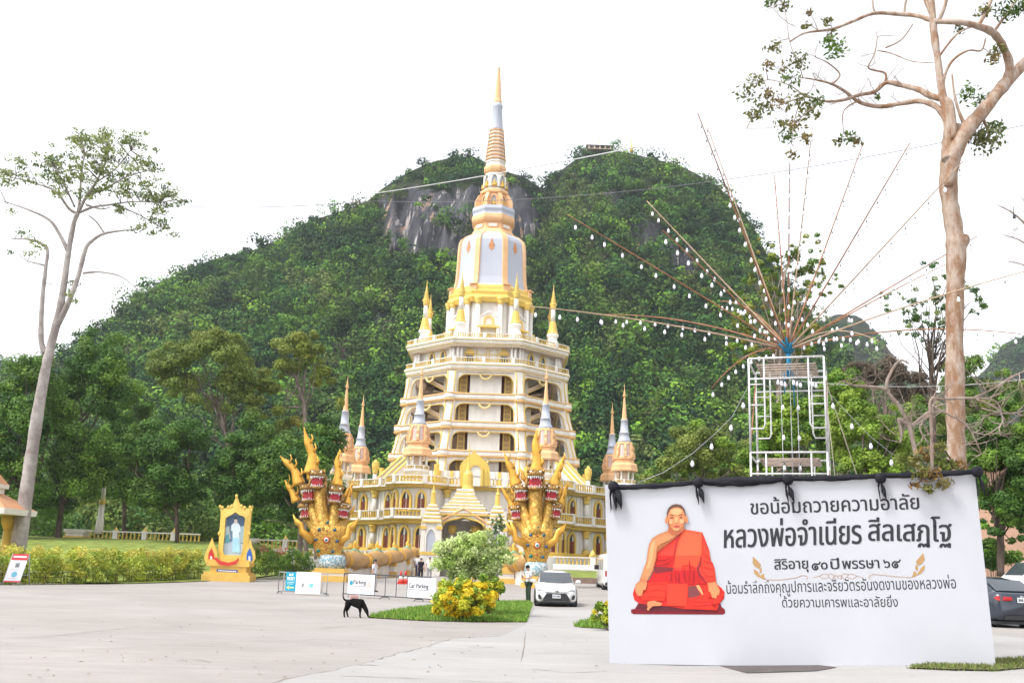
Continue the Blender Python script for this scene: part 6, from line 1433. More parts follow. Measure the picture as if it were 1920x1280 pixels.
# ---------------------------------------------------------------- the twisting tree beside the board
Yw = 17.9
b0 = P(1796, 1075, Yw); b0.z = gz(b0.x, Yw); t = thing('twisting_tree', 'thick peeling orange-barked tree with a sawn stub and crooked spreading limbs', 'tree', b0)
m = MB()
pxtube(m, [(1794, 1082, 18), (1794, 950, 17), (1793, 840, 16.5), (1791, 740, 16), (1790, 640, 16), (1791, 540, 16.5), (1793, 470, 18), (1789, 430, 16), (1781, 380, 15.5), (1778, 335, 16), (1783, 295, 18), (1790, 262, 21), (1797, 240, 17)], Yw, b0, 14, .09)
pxtube(m, [(1786, 470, 12), (1800, 458, 13), (1808, 448, 11), (1812, 442, 6)], Yw, b0, 9, .06)
TW = [[(1780, 300, 14), (1778, 262, 9), (1776, 225, 8), (1766, 170, 7), (1758, 110, 6.5), (1751, 60, 7), (1748, 20, 6), (1742, -30, 5)], [(1780, 350, 8), (1784, 312, 12.5), (1797, 272, 15), (1816, 240, 14), (1840, 212, 13), (1872, 172, 12), (1905, 135, 11), (1950, 90, 10), (2010, 20, 8)], [(1885, 160, 9), (1893, 125, 8), (1882, 90, 7.5), (1862, 62, 7), (1835, 50, 6.5), (1800, 42, 5), (1755, 40, 5), (1720, 30, 4), (1690, 27, 4), (1640, 25, 3.5), (1600, 40, 3), (1560, 55, 2.6), (1510, 62, 2), (1482, 78, 1.4)],
      [(1788, 262, 8), (1784, 215, 7), (1778, 190, 7), (1745, 180, 6), (1722, 168, 5.5), (1690, 160, 5), (1662, 155, 4.5), (1640, 172, 4), (1612, 178, 3.5), (1580, 188, 3), (1545, 190, 2), (1510, 182, 1.4), (1460, 198, .8)], [(1776, 232, 6), (1758, 202, 5.5), (1725, 190, 5), (1690, 194, 4.5), (1650, 200, 4), (1612, 192, 3.5), (1585, 172, 3), (1560, 158, 2.4), (1530, 150, 1.6), (1505, 146, 1)], [(1660, 155, 3), (1660, 138, 2.2), (1640, 132, 1.8), (1628, 126, 1.6), (1640, 100, 1.4), (1645, 70, 1)],
      [(1560, 158, 2), (1575, 140, 1.5), (1552, 118, 1.2), (1530, 108, .8)], [(1505, 146, 1.2), (1500, 128, 1), (1482, 84, .8), (1475, 40, .7), (1470, 6, .5)], [(1660, 90, 1.5), (1690, 75, 1.3), (1712, 45, 1)], [(1645, 95, 1.2), (1670, 100, 1.1), (1710, 115, 1), (1750, 118, .8)], [(1612, 188, 2), (1590, 200, 1.4), (1580, 215, 1), (1582, 250, .7)], [(1790, 240, 5), (1775, 190, 3), (1770, 150, 2.6), (1785, 115, 2.2), (1815, 95, 2), (1840, 95, 1.6), (1848, 72, 1.2)], [(1815, 245, 6), (1800, 215, 3), (1790, 180, 2.2), (1785, 140, 1.5)],
      [(1758, 110, 2.5), (1780, 80, 2), (1800, 60, 1.6), (1825, 50, 1)], [(1835, 48, 4), (1850, 20, 3.5), (1862, -10, 3)], [(1748, 30, 4), (1738, 8, 3.5), (1728, -20, 3)], [(1760, 40, 4), (1772, 10, 3.5), (1776, -20, 3)], [(1862, 62, 3), (1885, 30, 2.4), (1905, 0, 2)], [(1640, 25, 2), (1636, 5, 1.6), (1638, -20, 1.2)], [(1695, 28, 2.4), (1698, 5, 2), (1705, -20, 1.6)], [(1545, 190, 1.5), (1520, 205, 1), (1490, 228, .8), (1440, 240, .5), (1392, 241, .4)], [(1840, 215, 4), (1850, 240, 2), (1855, 265, 1)], [(1510, 182, 1.2), (1480, 160, 1), (1440, 150, .7), (1410, 160, .5)], [(1500, 190, 1), (1490, 225, .8), (1484, 270, .6)]]
BP = []
for br in TW: BP += pxtube(m, [(a, b, w, math.sin(a * .02) * .5) for a, b, w in br], Yw, b0, 8, .11)
rgt = np.random.default_rng(5)
for br in TW[3:9]:
    for a, b, w in br[3:]:
        s = P(a, b, Yw + math.sin(a * .02) * .5) - b0
        for _ in range(2): grow_twigs(m, s, Vector((rgt.normal(), rgt.normal() * .6, rgt.normal() * .7)), rgt.uniform(.25, .6), .008, 1, rgt)
cl = [(1400, 175, 17, 40), (1415, 152, 14, 30), (1450, 88, 15, 34), (1442, 122, 12, 26), (1500, 112, 18, 40), (1565, 92, 20, 60), (1552, 76, 13, 34), (1480, 150, 18, 36), (1432, 202, 18, 40), (1462, 192, 18, 40), (1412, 216, 14, 30), (1500, 188, 20, 50), (1520, 212, 18, 50), (1492, 232, 16, 40), (1478, 256, 14, 36), (1488, 290, 10, 24), (1590, 258, 13, 30), (1606, 264, 12, 26), (1572, 266, 8, 16), (1645, 181, 6, 12), (1815, 175, 18, 50), (1800, 54, 12, 24), (1840, 188, 14, 36), (1850, 265, 26, 110), (1835, 250, 20, 70), (1868, 240, 16, 50), (1872, 92, 14, 40), (1885, 22, 20, 60), (1912, 12, 18, 60), (1845, 20, 14, 36), (1470, 12, 12, 26), (1447, 4, 10, 20), (1518, 24, 8, 16), (1512, 48, 8, 14), (1550, 40, 9, 18), (1470, 128, 12, 24), (1440, 176, 14, 30), (1530, 190, 14, 36), (1510, 260, 10, 22), (1465, 232, 12, 26), (1862, 110, 12, 34), (1560, 60, 8, 14)]
V_, Q_, C_ = [], [], []
cs = np.array([np.array(P(x, y, Yw + math.sin(x * .02) * .5 + rgt.normal() * .15) - b0) for x, y, r, n in cl]); rs = np.array([r / ppm(1600, 200, Yw) * 1.25 for x, y, r, n in cl]); cn = np.array([int(n * 1.7) for *_, n in cl])
cc = np.array([np.array([(.14, .155, .05), (.18, .18, .055), (.11, .17, .04), (.22, .17, .06)][rgt.integers(4)]) for _ in cl])
for c_ in cs:                                             # a twig from the nearest limb to every spray of leaves
    e = Vector(c_); s0 = min(BP, key=lambda q: (q - e).length)
    if (s0 - e).length < 1.6: m.tube([s0, s0.lerp(e, .5) + Vector((rgt.normal() * .04, 0, .05)), e, e + (e - s0) * .12], [.009, .007, .004, .002], 5)
    for _ in range(3): grow_twigs(m, e, Vector((rgt.normal(), rgt.normal() * .6, rgt.normal() * .6)), .22, .004, 0, rgt)
m.build('trunk', m_peel, t)
cc[5] = cc[6] = (.10, .19, .02); cc[20] = (.08, .14, .02); cc[27] = cc[28] = (.06, .11, .02)
V, Q, C = leaf_cloud(cs, rs, cn, .10, cc, squash=.8, out=.2, shell=.15, rng=rgt, aspect=.45, droop=.35); np_mesh('crown', V, Q, C, m_leaf, t)
# leafy shoots at the board's top, hanging over its edge
m = MB(); cs, rs, cn, cc = [], [], [], []
for x, y, r in ((1712, 862, 20), (1735, 850, 18), (1760, 866, 22), (1745, 888, 20), (1785, 880, 20), (1725, 885, 18), (1770, 905, 16), (1715, 910, 9), (1740, 915, 12), (1800, 872, 14), (1690, 860, 12), (1760, 840, 14)):
    Y = 16.42 if y > 880 else 16.75; e = P(x, y, Y) - b0; s = P(1788, 870, 17.4) - b0; m.tube([s, s.lerp(e, .5) + Vector((0, 0, .08)), e], [.02, .012, .004], 5); cs.append(np.array(e)); rs.append(r / 112 * 1.1); cn.append(int(r * 3.6)); cc.append(np.array([(.17, .17, .04), (.22, .18, .05), (.14, .18, .035), (.24, .15, .05)][rgt.integers(4)]))
V, Q, C = leaf_cloud(np.array(cs), np.array(rs), np.array(cn), .11, np.array(cc), squash=.75, out=.2, shell=.2, rng=rgt, aspect=.4, droop=.2); o = np_mesh('foliage', V, Q, C, m_leaf, t); m.build('shoot_stems', m_barkd, t)
# dead crooked branch and pale bare twigs beside it
def bare(label, brs, Y, mt, seed, tw=2, tl=(.3, .8), name='dead_branch'):
    rg = np.random.default_rng(seed); b = P(brs[0][0][0], brs[0][0][1], Y); m = MB()
    for br in brs:
        f = pxtube(m, br, Y, b, 7, .08)
        for q in f[3::3]:
            for _ in range(tw): grow_twigs(m, q, Vector((rg.normal(), rg.normal() * .5, rg.normal() * .6 + .2)), rg.uniform(*tl), .010, 1, rg)
    return tag(m.build(name, mt, None, b), label, 'dead branch' if name == 'dead_branch' else 'tree')
bare('crooked brown dead branch leaning out behind the leafy shoots', [[(1735, 1075, 5), (1730, 950, 5), (1722, 880, 4.6), (1705, 800, 4.2), (1685, 760, 3.6), (1662, 728, 3.2), (1672, 695, 2.8), (1688, 675, 2.2), (1705, 682, 1.2)], [(1662, 730, 4), (1635, 725, 3), (1600, 722, 2), (1580, 714, 1)], [(1700, 795, 3), (1685, 785, 3), (1690, 810, 2.5), (1688, 830, 2)], [(1708, 800, 3), (1730, 780, 2.2), (1760, 760, 1.6), (1800, 755, 1)]], 21.0, m_twig, 3)
bare('tangle of pale bare twigs arching in front of the tall trunk', [[(1748, 880, 3), (1746, 800, 3), (1745, 750, 3), (1770, 748, 2.6), (1830, 746, 2), (1870, 755, 1.6), (1882, 800, 1)], [(1745, 760, 2.5), (1775, 775, 2), (1815, 800, 1.5), (1840, 850, 1)], [(1750, 770, 2), (1725, 800, 2), (1740, 830, 1.5)], [(1820, 748, 2), (1860, 730, 1.5), (1900, 705, 1.2), (1935, 690, 1)], [(1830, 748, 2), (1868, 765, 1.8), (1880, 790, 1.4), (1855, 812, 1), (1800, 838, .8)], [(1840, 765, 1.6), (1885, 775, 1.2), (1920, 770, .8)]], 15.6, m_twig, 4, 2, (.25, .6))
bare('bare fine-twigged tree, pale against the sky at the frame edge', [[(1985, 1060, 9), (1980, 800, 8), (1970, 600, 6), (1955, 480, 4), (1930, 430, 2.5), (1900, 400, 1.6), (1872, 385, .8)], [(1960, 500, 3), (1920, 455, 1.6), (1880, 440, .8)], [(1950, 470, 2), (1935, 400, 1.4), (1915, 370, .8)], [(1965, 540, 2.5), (1925, 500, 1.4), (1890, 490, .8)]], 50.0, m_twig, 6, 3, (1.2, 2.6), 'bare_tree')
# ================================================================ lawns, hedges, planting
m_lawn = mat('lawn_grass', (.20, .25, .06), .95, var=.35, scale=1.2, bump=.8, bscale=40, spec=.1)
m_blade = mat('grass_blades', (1, 1, 1), .7, var=.1, attr=True, trans=.2, spec=.2)
def lawn_z(x, y):
    L_ = ss(-16.5, -22, x) * ss(58, 92, y) * 2.35; return gz(x, y) + .03 + L_
m = MB(); xs = [-95, -80, -65] + [-60 + 2 * k for k in range(23)]; ys = [54 + 2 * k for k in range(26)] + [112, 125]
def edge_y(x): return hedge_a.y + (hedge_b.y - hedge_a.y) * (x - hedge_a.x) / (hedge_b.x - hedge_a.x) + .25
V = [(x, max(y, edge_y(x)), lawn_z(x, max(y, edge_y(x)))) for y in ys for x in xs]; n = len(xs)
m.add(V, [(j * n + i, j * n + i + 1, (j + 1) * n + i + 1, (j + 1) * n + i) for j in range(len(ys) - 1) for i in range(n - 1)], smooth=True); tag(m.build('lawn', m_lawn), kind='structure')
m = MB(); a, b, c, d = P(1048, 1083, 76), P(1300, 1083, 76), P(1300, 1062, 86), P(1044, 1062, 86)
z = [gz(a.x, 76) + .05, gz(b.x, 76) + .05, 1.35, 1.35]; Vv = []
for j in range(7):
    for i in range(13):
        f, g = i / 12, j / 6; x = (a.x * (1 - f) + b.x * f) * (1 - g) + (d.x * (1 - f) + c.x * f) * g; Vv.append((x, 76 + 10 * g, gz(x, 76) + .08 + (1.25 - gz(x, 76)) * g))
m.add(Vv, [(j * 13 + i, j * 13 + i + 1, (j + 1) * 13 + i + 1, (j + 1) * 13 + i) for j in range(6) for i in range(12)], smooth=True); tag(m.build('side_lawn', m_lawn), kind='structure')
m = MB(); m.prism([Vector((a.x - .4, 75.5, gz(a.x, 76) - .05)), Vector((b.x, 75.5, gz(b.x, 76) - .05)), Vector((b.x, 75.5, gz(b.x, 76) + .42)), Vector((a.x - .4, 75.5, gz(a.x, 76) + .42))], (0, .45, 0)); tag(m.build('kerb', mat('brown_kerb', (.24, .17, .13), .8, var=.2)), kind='structure')
def grass(name, pts_poly, n, h, cols, seed, label, lz=None):
    rg = np.random.default_rng(seed); xs = [p[0] for p in pts_poly]; ys = [p[1] for p in pts_poly]; L_ = []
    while len(L_) < n:
        x, y = rg.uniform(min(xs), max(xs)), rg.uniform(min(ys), max(ys))
        if in_poly(x, y, pts_poly): L_.append((x, y, (lz or gz)(x, y)))
    p = np.array(L_); a = rg.uniform(0, 2 * PI, n); hh = h * rg.uniform(.4, 1.3, n); w = .012 + .012 * rg.random(n); lean = rg.normal(size=(n, 2)) * hh[:, None] * .4
    dx = np.stack([np.cos(a) * w, np.sin(a) * w, np.zeros(n)], 1); V = np.empty((n, 4, 3)); V[:, 0] = p - dx; V[:, 1] = p + dx; top = p + np.stack([lean[:, 0], lean[:, 1], hh], 1); V[:, 2] = top + dx * .2; V[:, 3] = top - dx * .2
    c = np.array(cols)[rg.integers(len(cols), size=n)] * rg.uniform(.75, 1.3, n)[:, None]; C = np.repeat(c[:, None], 4, 1)
    return tag(np_mesh(name, V.reshape(-1, 3), np.arange(n * 4).reshape(-1, 4), C.reshape(-1, 3), m_blade), label, 'grass', kind='stuff')
# island bed in the plaza
isl_px = [(690, 1158), (720, 1151), (760, 1144), (800, 1139), (850, 1134), (920, 1130), (992, 1129), (998, 1134), (992, 1148), (988, 1166), (940, 1166), (860, 1165), (800, 1164), (745, 1161)]
isl = [tuple(G(x, y)[:2]) for x, y in isl_px]
m = MB(); sheet(m, isl, .03, 1.0); tag(m.build('island_bed', m_lawn), kind='structure')
GC = [(.16, .30, .04), (.20, .34, .05), (.12, .25, .04), (.25, .33, .08)]
grass('grass', isl, 26000, .13, GC, 21, 'short bright grass on the island bed beside the dog')
bed2 = [tuple(G(x, y)[:2]) for x, y in ((1075, 1174), (1095, 1167), (1135, 1160), (1250, 1165), (1250, 1182), (1150, 1180), (1090, 1177))]
m = MB(); sheet(m, bed2, .03, 1.0); tag(m.build('small_bed', m_lawn), kind='structure'); grass('grass', bed2, 6000, .12, GC, 22, 'grass tuft edge poking out beside the board')
bed3 = [tuple(G(x, y)[:2]) for x, y in ((1700, 1254), (1760, 1247), (1850, 1240), (1925, 1236), (1990, 1236), (1990, 1256), (1925, 1254), (1868, 1259), (1790, 1258))]
m = MB(); sheet(m, bed3, .035, 1.0); tag(m.build('trunk_bed', mat('bed_soil', (.16, .16, .08), .95, var=.4, scale=3)), kind='structure'); grass('grass', bed3, 5000, .07, [(.16, .22, .05), (.2, .2, .08)], 23, 'thin grass growing at the foot of the board')
m = MB(); q = [tuple(G(x, y)[:2]) for x, y in ((1345, 1248), (1400, 1263), (1530, 1259), (1570, 1252), (1500, 1244))]; sheet(m, q, .02, .7); m2 = mat('dark_grate', (.085, .07, .065), .7, var=.3); tag(m.build('drain_cover', m2), 'dark rusty drain cover lying at the foot of the board', 'drain cover')
def shrub(name, label, cx, cy, rx, ry, Y, cols, leaves, leaf, seed, group=None, ncl=40, stems=6, catg='shrub', droop=0, squash=.8, base=None, clr=.34, mats=None, aspect=.5, spiky=False):
    rg = np.random.default_rng(seed); g = base or G(cx, cy + ry); k = ppm(cx, cy, Y); c = P(cx, cy, Y); org = Vector((c.x, Y, gz(c.x, Y))); t = thing(name, label, catg, org, 0, group); cc0 = c - org
    cs, rs, cl = [], [], []
    for _ in range(ncl):
        d = rg.normal(size=3); d /= np.linalg.norm(d); q = rg.uniform(.3, .95); r = min(rx, ry) / k * clr * rg.uniform(.6, 1.3); p = np.array(cc0) + d * np.array([rx / k, rx / k * .8, ry / k]) * q; p[2] = max(p[2], r * .5); cs.append(p); rs.append(r); cl.append(np.array(cols[rg.integers(len(cols))]) * rg.uniform(.85, 1.15))
    cs, rs, cl = np.array(cs), np.array(rs), np.array(cl); m = MB()
    for i in rg.permutation(ncl)[:stems]:
        e = Vector(cs[i]); s0 = Vector((rg.normal() * .06, rg.normal() * .06, 0)); m.tube([s0, s0.lerp(e, .5) + Vector((0, 0, .08)), e], [.018, .013, .004], 5)
    m.build('stems', m_bark, t); V, Q, C = leaf_cloud(cs, rs, np.maximum(6, (leaves * rs ** 2 / (rs ** 2).sum()).astype(int)), leaf, cl, squash=squash, out=.35, shell=.3, rng=rg, aspect=aspect, droop=droop); np_mesh('crown', V, Q, C, m_leaf, t); return t
YEL = [(.82, .60, .02), (.74, .62, .03), (.86, .70, .05), (.55, .55, .04), (.34, .44, .05), (.28, .40, .05)]
shrub('yellow_shrub', 'bushy golden yellow shrub in the middle of the island grass', 868, 1124, 64, 42, 29.6, YEL, 12000, .11, 31, 'golden shrubs', 130, 14, clr=.22)
shrub('yellow_shrub', 'green and gold shrub growing under the pale tree, behind the golden one', 920, 1098, 24, 26, 31.8, YEL[3:] + LG, 1500, .13, 32, 'golden shrubs', 24, 8, clr=.4)
shrub('yellow_shrub', 'yellow-green shrub half hidden by the board edge', 1142, 1152, 34, 22, 27.0, YEL[2:] + LG, 1800, .13, 33, 'golden shrubs', 26, 8, clr=.42)
PG = [(.46, .58, .18), (.52, .62, .25), (.36, .50, .13), (.56, .64, .30)]
t = shrub('weeping_tree', 'small rounded pale green variegated tree leaning over the island grass', 889, 1044, 76, 52, 33.0, PG, 17000, .115, 34, None, 110, 14, 'tree', .35, .85, clr=.26)
o0 = t.location; m = MB(); L = [P(x, y, 32.6) - o0 for x, y in ((903, 1122), (912, 1100), (926, 1082), (940, 1062))]; m.tube(L, [.085, .075, .07, .05], 8); L = [P(x, y, 32.9) - o0 for x, y in ((922, 1128), (924, 1100), (922, 1070), (900, 1040))]; m.tube(L, [.03, .028, .025, .02], 6); m.build('trunk', m_palebark, t)
t = shrub('young_tree', 'thin sapling with few round leaves standing before the right turret', 928, 985, 26, 26, 34.0, [(.08, .14, .05), (.10, .17, .06)], 190, .13, 35, None, 14, 5, 'tree', 0, .8, clr=.3)
o0 = t.location; m = MB(); m.tube([P(x, y, 34) - o0 for x, y in ((934, 1125), (932, 1060), (930, 1010), (931, 975), (936, 962))], [.03, .026, .02, .014, .006], 6); m.build('trunk', m_bark, t)
def hedge(label, a, b, h0, h1, w, seed, cols, tops):
    rg = np.random.default_rng(seed); A, B = Vector(a), Vector(b); L_ = (B - A).length; d = (B - A) / L_; nn = Vector((-d.y, d.x, 0)); t = thing('hedge', label, 'hedge', A, 0, 'hedges along the plaza'); cs, rs, cl = [], [], []
    k = 0.0
    while k < L_:
        h = (h0 + (h1 - h0) * k / L_) * (1 + .07 * noise.noise((k * .6, seed, 0)) + .04 * noise.noise((k * 2.1, seed, 3)))
        for z in np.arange(.25, h, .32):
            r = rg.uniform(.28, .42); off = rg.normal() * w * .35; p = d * (k + rg.normal() * .1) + nn * (w * .5 + off); zz = z + rg.normal() * .06; cs.append((p.x, p.y, zz + gz(A.x + p.x, A.y + p.y))); rs.append(r); cl.append(np.array(tops[rg.integers(len(tops))] if zz > h * .78 and rg.random() < .7 else cols[rg.integers(len(cols))]) * rg.uniform(.8, 1.2))
        k += .30
    cs, rs, cl = np.array(cs), np.array(rs), np.array(cl); V, Q, C = leaf_cloud(cs, rs, np.full(len(cs), 70), .16, cl, out=.4, shell=.4, rng=rg, aspect=.5); np_mesh('foliage', V, Q, C, m_leaf, t)
    m = MB()
    for k in np.arange(0, L_, .45): p = d * k + nn * (w * .5 + rg.normal() * .1); z0 = gz(A.x + p.x, A.y + p.y); m.tube([(p.x, p.y, z0), (p.x + rg.normal() * .08, p.y, z0 + .9)], [.025, .015], 5)
    m.build('stems', m_barkd, t)
    m = MB()
    for k in np.arange(0, L_, 1.2):
        p = d * k + nn * -.05; z0 = gz(A.x + p.x, A.y + p.y); m.box((p.x - .02, p.y - .02, z0), (p.x + .02, p.y + .02, z0 + .45))
    for z in (.2, .4): m.tube([Vector((0, 0, z + gz(A.x, A.y))) + nn * -.05, d * L_ + Vector((0, 0, z + gz(B.x, B.y))) + nn * -.05], .012, 4)
    m.build('low_fence', m_barkd, t); return t
HC = [(.36, .44, .05), (.44, .48, .06), (.27, .37, .05), (.50, .49, .07)]; HT = [(.50, .42, .10), (.48, .46, .08), (.56, .50, .10), (.46, .46, .07)]
hedge('long yellow-green clipped hedge between the sign stand and the gold shrine', G(-120, 1095.5), G(386, 1085.5), 1.75, 1.7, 1.2, 41, HC, HT)
hedge('short dark green hedge between the gold shrine and the serpent plinth', G(470, 1086), G(590, 1083), 1.55, 1.5, 1.2, 42, MD + HC[:1], MD + [(.40, .16, .10)])
shrub('shrub', 'dark bush between the pickup and the salmon building', 1862, 1040, 42, 34, 46.0, DK + MD[:1], 15000, .14, 36, None, 40, 8, clr=.36)
# raised lawn balustrade and pillar
for x0, x1, lb, Yr in ((160, 372, 'long white and gold balustrade on the raised lawn under the dark trees', 91), (478, 566, 'short white and gold balustrade on the raised lawn between shrine and serpent', 90)):
    y0 = 1020 if x0 < 300 else 1037; y1 = 1024 if x0 < 300 else 1038; A, B = P(x0, y0, Yr), P(x1, y1, Yr); t = thing('lawn_balustrade', lb, 'balustrade', A, 0, 'balustrades on the raised lawn'); d = B - A
    hgt = 1.25; m = MB(); balustrade_line(m, [(0, 0), (d.x, d.y)], .3, hgt, closed=False, step=.36, post_every=2.6, th=.16, postw=.42); m.box((-.1, -.3, -1.0), (d.x, .3, .3)); m.build('rail', [m_white, m_yel], t)
    m = MB(); m.box((-1.6, -.8, -1), (0, .8, .35), 0); m.box((-1.7, -.9, .35), (.1, .9, .7), 1); m.box((-1.55, -.75, .7), (-.05, .75, 1.0), 0); m.box((-1.7, -.9, 1.0), (.1, .9, 1.3), 0); m.build('pier', [m_white, m_yel], t)
    m = MB()
    for q in range(int(d.x / 2.6)): m.lathe([(.2, hgt + .02), (.22, hgt + .08), (.11, hgt + .22), (.01, hgt + .42)], 8, ctr=((q + 1) * 2.6, 0))
    m.build('rail_finial', m_yel, t)
q = P(185, 1000, 91); t = thing('garden_pillar', 'slim white and gold ornamental pillar among the dark trees', 'pillar', q); m = MB(); k = .72 / ppm(185, 950, 91)
m.lathe([(11 * k, 0), (10 * k, 1.2), (8 * k, 1.4), (7 * k, 2.6)], 8, mi=0); m.lathe([(9 * k, 2.6), (9 * k, 2.9), (6 * k, 3.0)], 8, mi=1); m.lathe([(6 * k, 3.0), (5 * k, 4.2)], 8, mi=0); m.lathe([(7 * k, 4.2), (6.5 * k, 4.5), (4 * k, 4.6), (2.5 * k, 5.6), (3.5 * k, 5.7), (.01, 6.3)], 8, mi=1); m.build('shaft', [m_white, m_yel], t)

# ================================================================ gold portrait shrine
Ysh = G(431, 1088).y
g0 = P(431, 1088, Ysh); t = thing('portrait_shrine', 'ornate gold shrine framing a blue full-length portrait, flags at its foot', 'shrine', (g0.x, Ysh, gz(g0.x, Ysh)), rad(4)); o0 = Vector((g0.x, Ysh, gz(g0.x, Ysh)))
def sp_(px, py): v = P(px, py, Ysh) - o0; return v.x, v.z
def sbox(m, x0, y0, x1, y1, d0, d1, mi=0): a, b = sp_(x0, y0), sp_(x1, y1); m.box((min(a[0], b[0]), d0, min(a[1], b[1])), (max(a[0], b[0]), d1, max(a[1], b[1])), mi)
m = MB(); sbox(m, 385, 1089, 474, 1078, -1.1, 1.1); sbox(m, 389, 1078, 470, 1073, -.95, 1.0); sbox(m, 399, 1073, 466, 1060, -.75, .8); sbox(m, 393, 1060, 472, 1054, -.85, .9); sbox(m, 396, 1054, 472, 1050, -.7, .7); m.build('pedestal', m_step, t)
def spoly(m, pts, d0, th, mi=0, c=(1, 1, 1)): m.prism([Vector((sp_(x, y)[0], d0, sp_(x, y)[1])) for x, y in pts], (0, th, 0), mi, c)
m = MB()
L_ = [(414, 1050), (411, 1035), (413, 1000), (416, 965), (415, 950), (413, 945), (419, 952), (424, 953), (430, 951), (433, 947), (436, 949), (440, 942), (445, 930), (449, 942), (454, 949), (457, 947), (460, 952), (466, 953), (470, 951), (475, 947), (472, 956), (471, 970), (468, 1000), (465, 1035), (464, 1050)]
I_ = [(424, 1042), (420, 1034), (420, 1030), (423, 1000), (425, 972), (427, 969), (432, 967), (434, 966), (438, 964), (441, 961), (443, 960), (445, 961), (448, 964), (452, 966), (456, 967), (460, 969), (461, 972), (461, 974), (460, 980), (459, 990), (458, 1005), (457, 1020), (456, 1030), (455, 1036), (452, 1042)]
R0 = [Vector((sp_(x, y)[0], -.25, sp_(x, y)[1])) for x, y in resample(L_, 60)]; R1 = [Vector((sp_(x, y)[0], -.33, sp_(x, y)[1])) for x, y in resample(I_, 60)]
bk = lambda R: [v + Vector((0, .3, 0)) for v in R]
m.loft([bk(R0), R0, R1, bk(R1)], 0, smooth=False, close=False); sbox(m, 414, 1052, 464, 1041, -.3, .1)
for x, y in L_[2:-2:2]: a = sp_(x, y); m.ball((a[0], -.25, a[1]), .09, .07, .12, 8, 6)
m.build('carved_frame', m_yel, t)
m = MB(); I2 = resample(I_, 40); pic = [Vector((sp_(x, y)[0], -.12, sp_(x, y)[1])) for x, y in I2]; m.add(pic, [tuple(range(40))], 0, (.16, .24, .33))
lay2 = [0]
def sink(pts, c): lay2[0] += 1; m.add([Vector((sp_(x, y)[0], -.125 - .006 * lay2[0], sp_(x, y)[1])) for x, y in pts], [tuple(range(len(pts)))], 0, c)
sink([(420, 1034), (421, 1018), (440, 1014), (457, 1020), (455, 1036), (452, 1042), (424, 1042)], (.42, .52, .62)); sink([(422, 1008), (423, 990), (430, 985), (433, 1010)], (.45, .55, .55)); sink([(449, 1018), (450, 988), (458, 985), (458, 1016)], (.34, .48, .56)); sink([(428, 972), (438, 966), (452, 966), (460, 972), (459, 984), (428, 986)], (.07, .12, .20)); sink([(424, 1004), (430, 1000), (432, 1016), (422, 1018)], (.12, .34, .40))
sink([(436, 1032), (437, 1010), (437, 995), (434, 994), (435, 984), (439, 980), (447, 980), (451, 985), (452, 996), (449, 998), (450, 1012), (451, 1034)], (.62, .72, .78)); sink([(436, 1034), (437, 1008), (449, 1008), (451, 1036)], (.36, .62, .74)); sink([(440, 981), (440, 974), (443, 971), (446, 974), (446, 981)], (.62, .54, .50)); sink([(439, 975), (441, 970), (446, 970), (447, 976), (445, 973), (441, 973)], (.05, .05, .06))
m.build('portrait_print', m_print, t)
for xs_, cs_ in ((((391, 1056), (387, 1046), (391, 1034), (396, 1022), (402, 1008), (405, 1020), (410, 1030), (411, 1044), (408, 1056)), (.55, .04, .03)), (((459, 1056), (458, 1044), (462, 1032), (467, 1022), (472, 1010), (475, 1024), (480, 1034), (481, 1046), (476, 1056)), (.03, .12, .45))):
    m = MB(); spoly(m, xs_, -.55, .15, 0); m.build('flame_bracket', m_yel, t)
    m = MB(); cx = sum(p[0] for p in xs_) / 9; spoly(m, [(cx - 5, 1050), (cx - 4, 1036), (cx + 1, 1027), (cx + 5, 1038), (cx + 6, 1048), (cx + 2, 1054)], -.60, .04, 0, cs_); spoly(m, [(cx - 2, 1053), (cx - 1, 1042), (cx + 2, 1042), (cx + 3, 1053)], -.62, .03, 0, (.75, .72, .68)); m.build('flag', m_print, t)
m = MB(); spoly(m, [(407, 1046), (412, 1044), (420, 1051), (434, 1054), (446, 1051), (452, 1045), (453, 1049), (447, 1057), (434, 1060), (418, 1058)], -.9, .05, 0, (.60, .05, .04)); m.build('ribbon', m_print, t)
m = MB(); spoly(m, [(412, 1071), (412, 1066), (450, 1068), (450, 1073)], -.80, .03, 0, (.04, .10, .36)); 
for k in range(9): spoly(m, [(415 + k * 3.7, 1069.8 + k * .2), (415 + k * 3.7, 1067.6 + k * .2), (417.4 + k * 3.7, 1067.8 + k * .2), (417.4 + k * 3.7, 1070 + k * .2)], -.83, .02, 0, (.8, .8, .8))
m.build('name_plate', m_print, t)

# ================================================================ little pavilion at the frame edge
Yp_ = 57.0; q = P(-42, 1080, Yp_); t = thing('pavilion', 'white pavilion with tiered orange-tiled roof and gold columns', 'pavilion', (q.x, Yp_, gz(q.x, Yp_))); o0 = Vector((q.x, Yp_, gz(q.x, Yp_)))
def pq_(px, py): v = P(px, py, Yp_) - o0; return v.x, v.z
hw_ = pq_(47, 950)[0] * .90; z1, z2, z3, z4 = pq_(47, 955)[1], pq_(8, 925)[1], pq_(12, 922)[1], pq_(-40, 880)[1]
m = MB()
def hip(m, w0, z0, w1, z1, mi): m.loft([[Vector((sx * w0, sy * w0, z0)) for sx, sy in ((1, -1), (1, 1), (-1, 1), (-1, -1))], [Vector((sx * w1, sy * w1, z1)) for sx, sy in ((1, -1), (1, 1), (-1, 1), (-1, -1))]], mi, smooth=False)
w2 = pq_(10, 925)[0] * .62; w3 = pq_(17, 918)[0] * .66
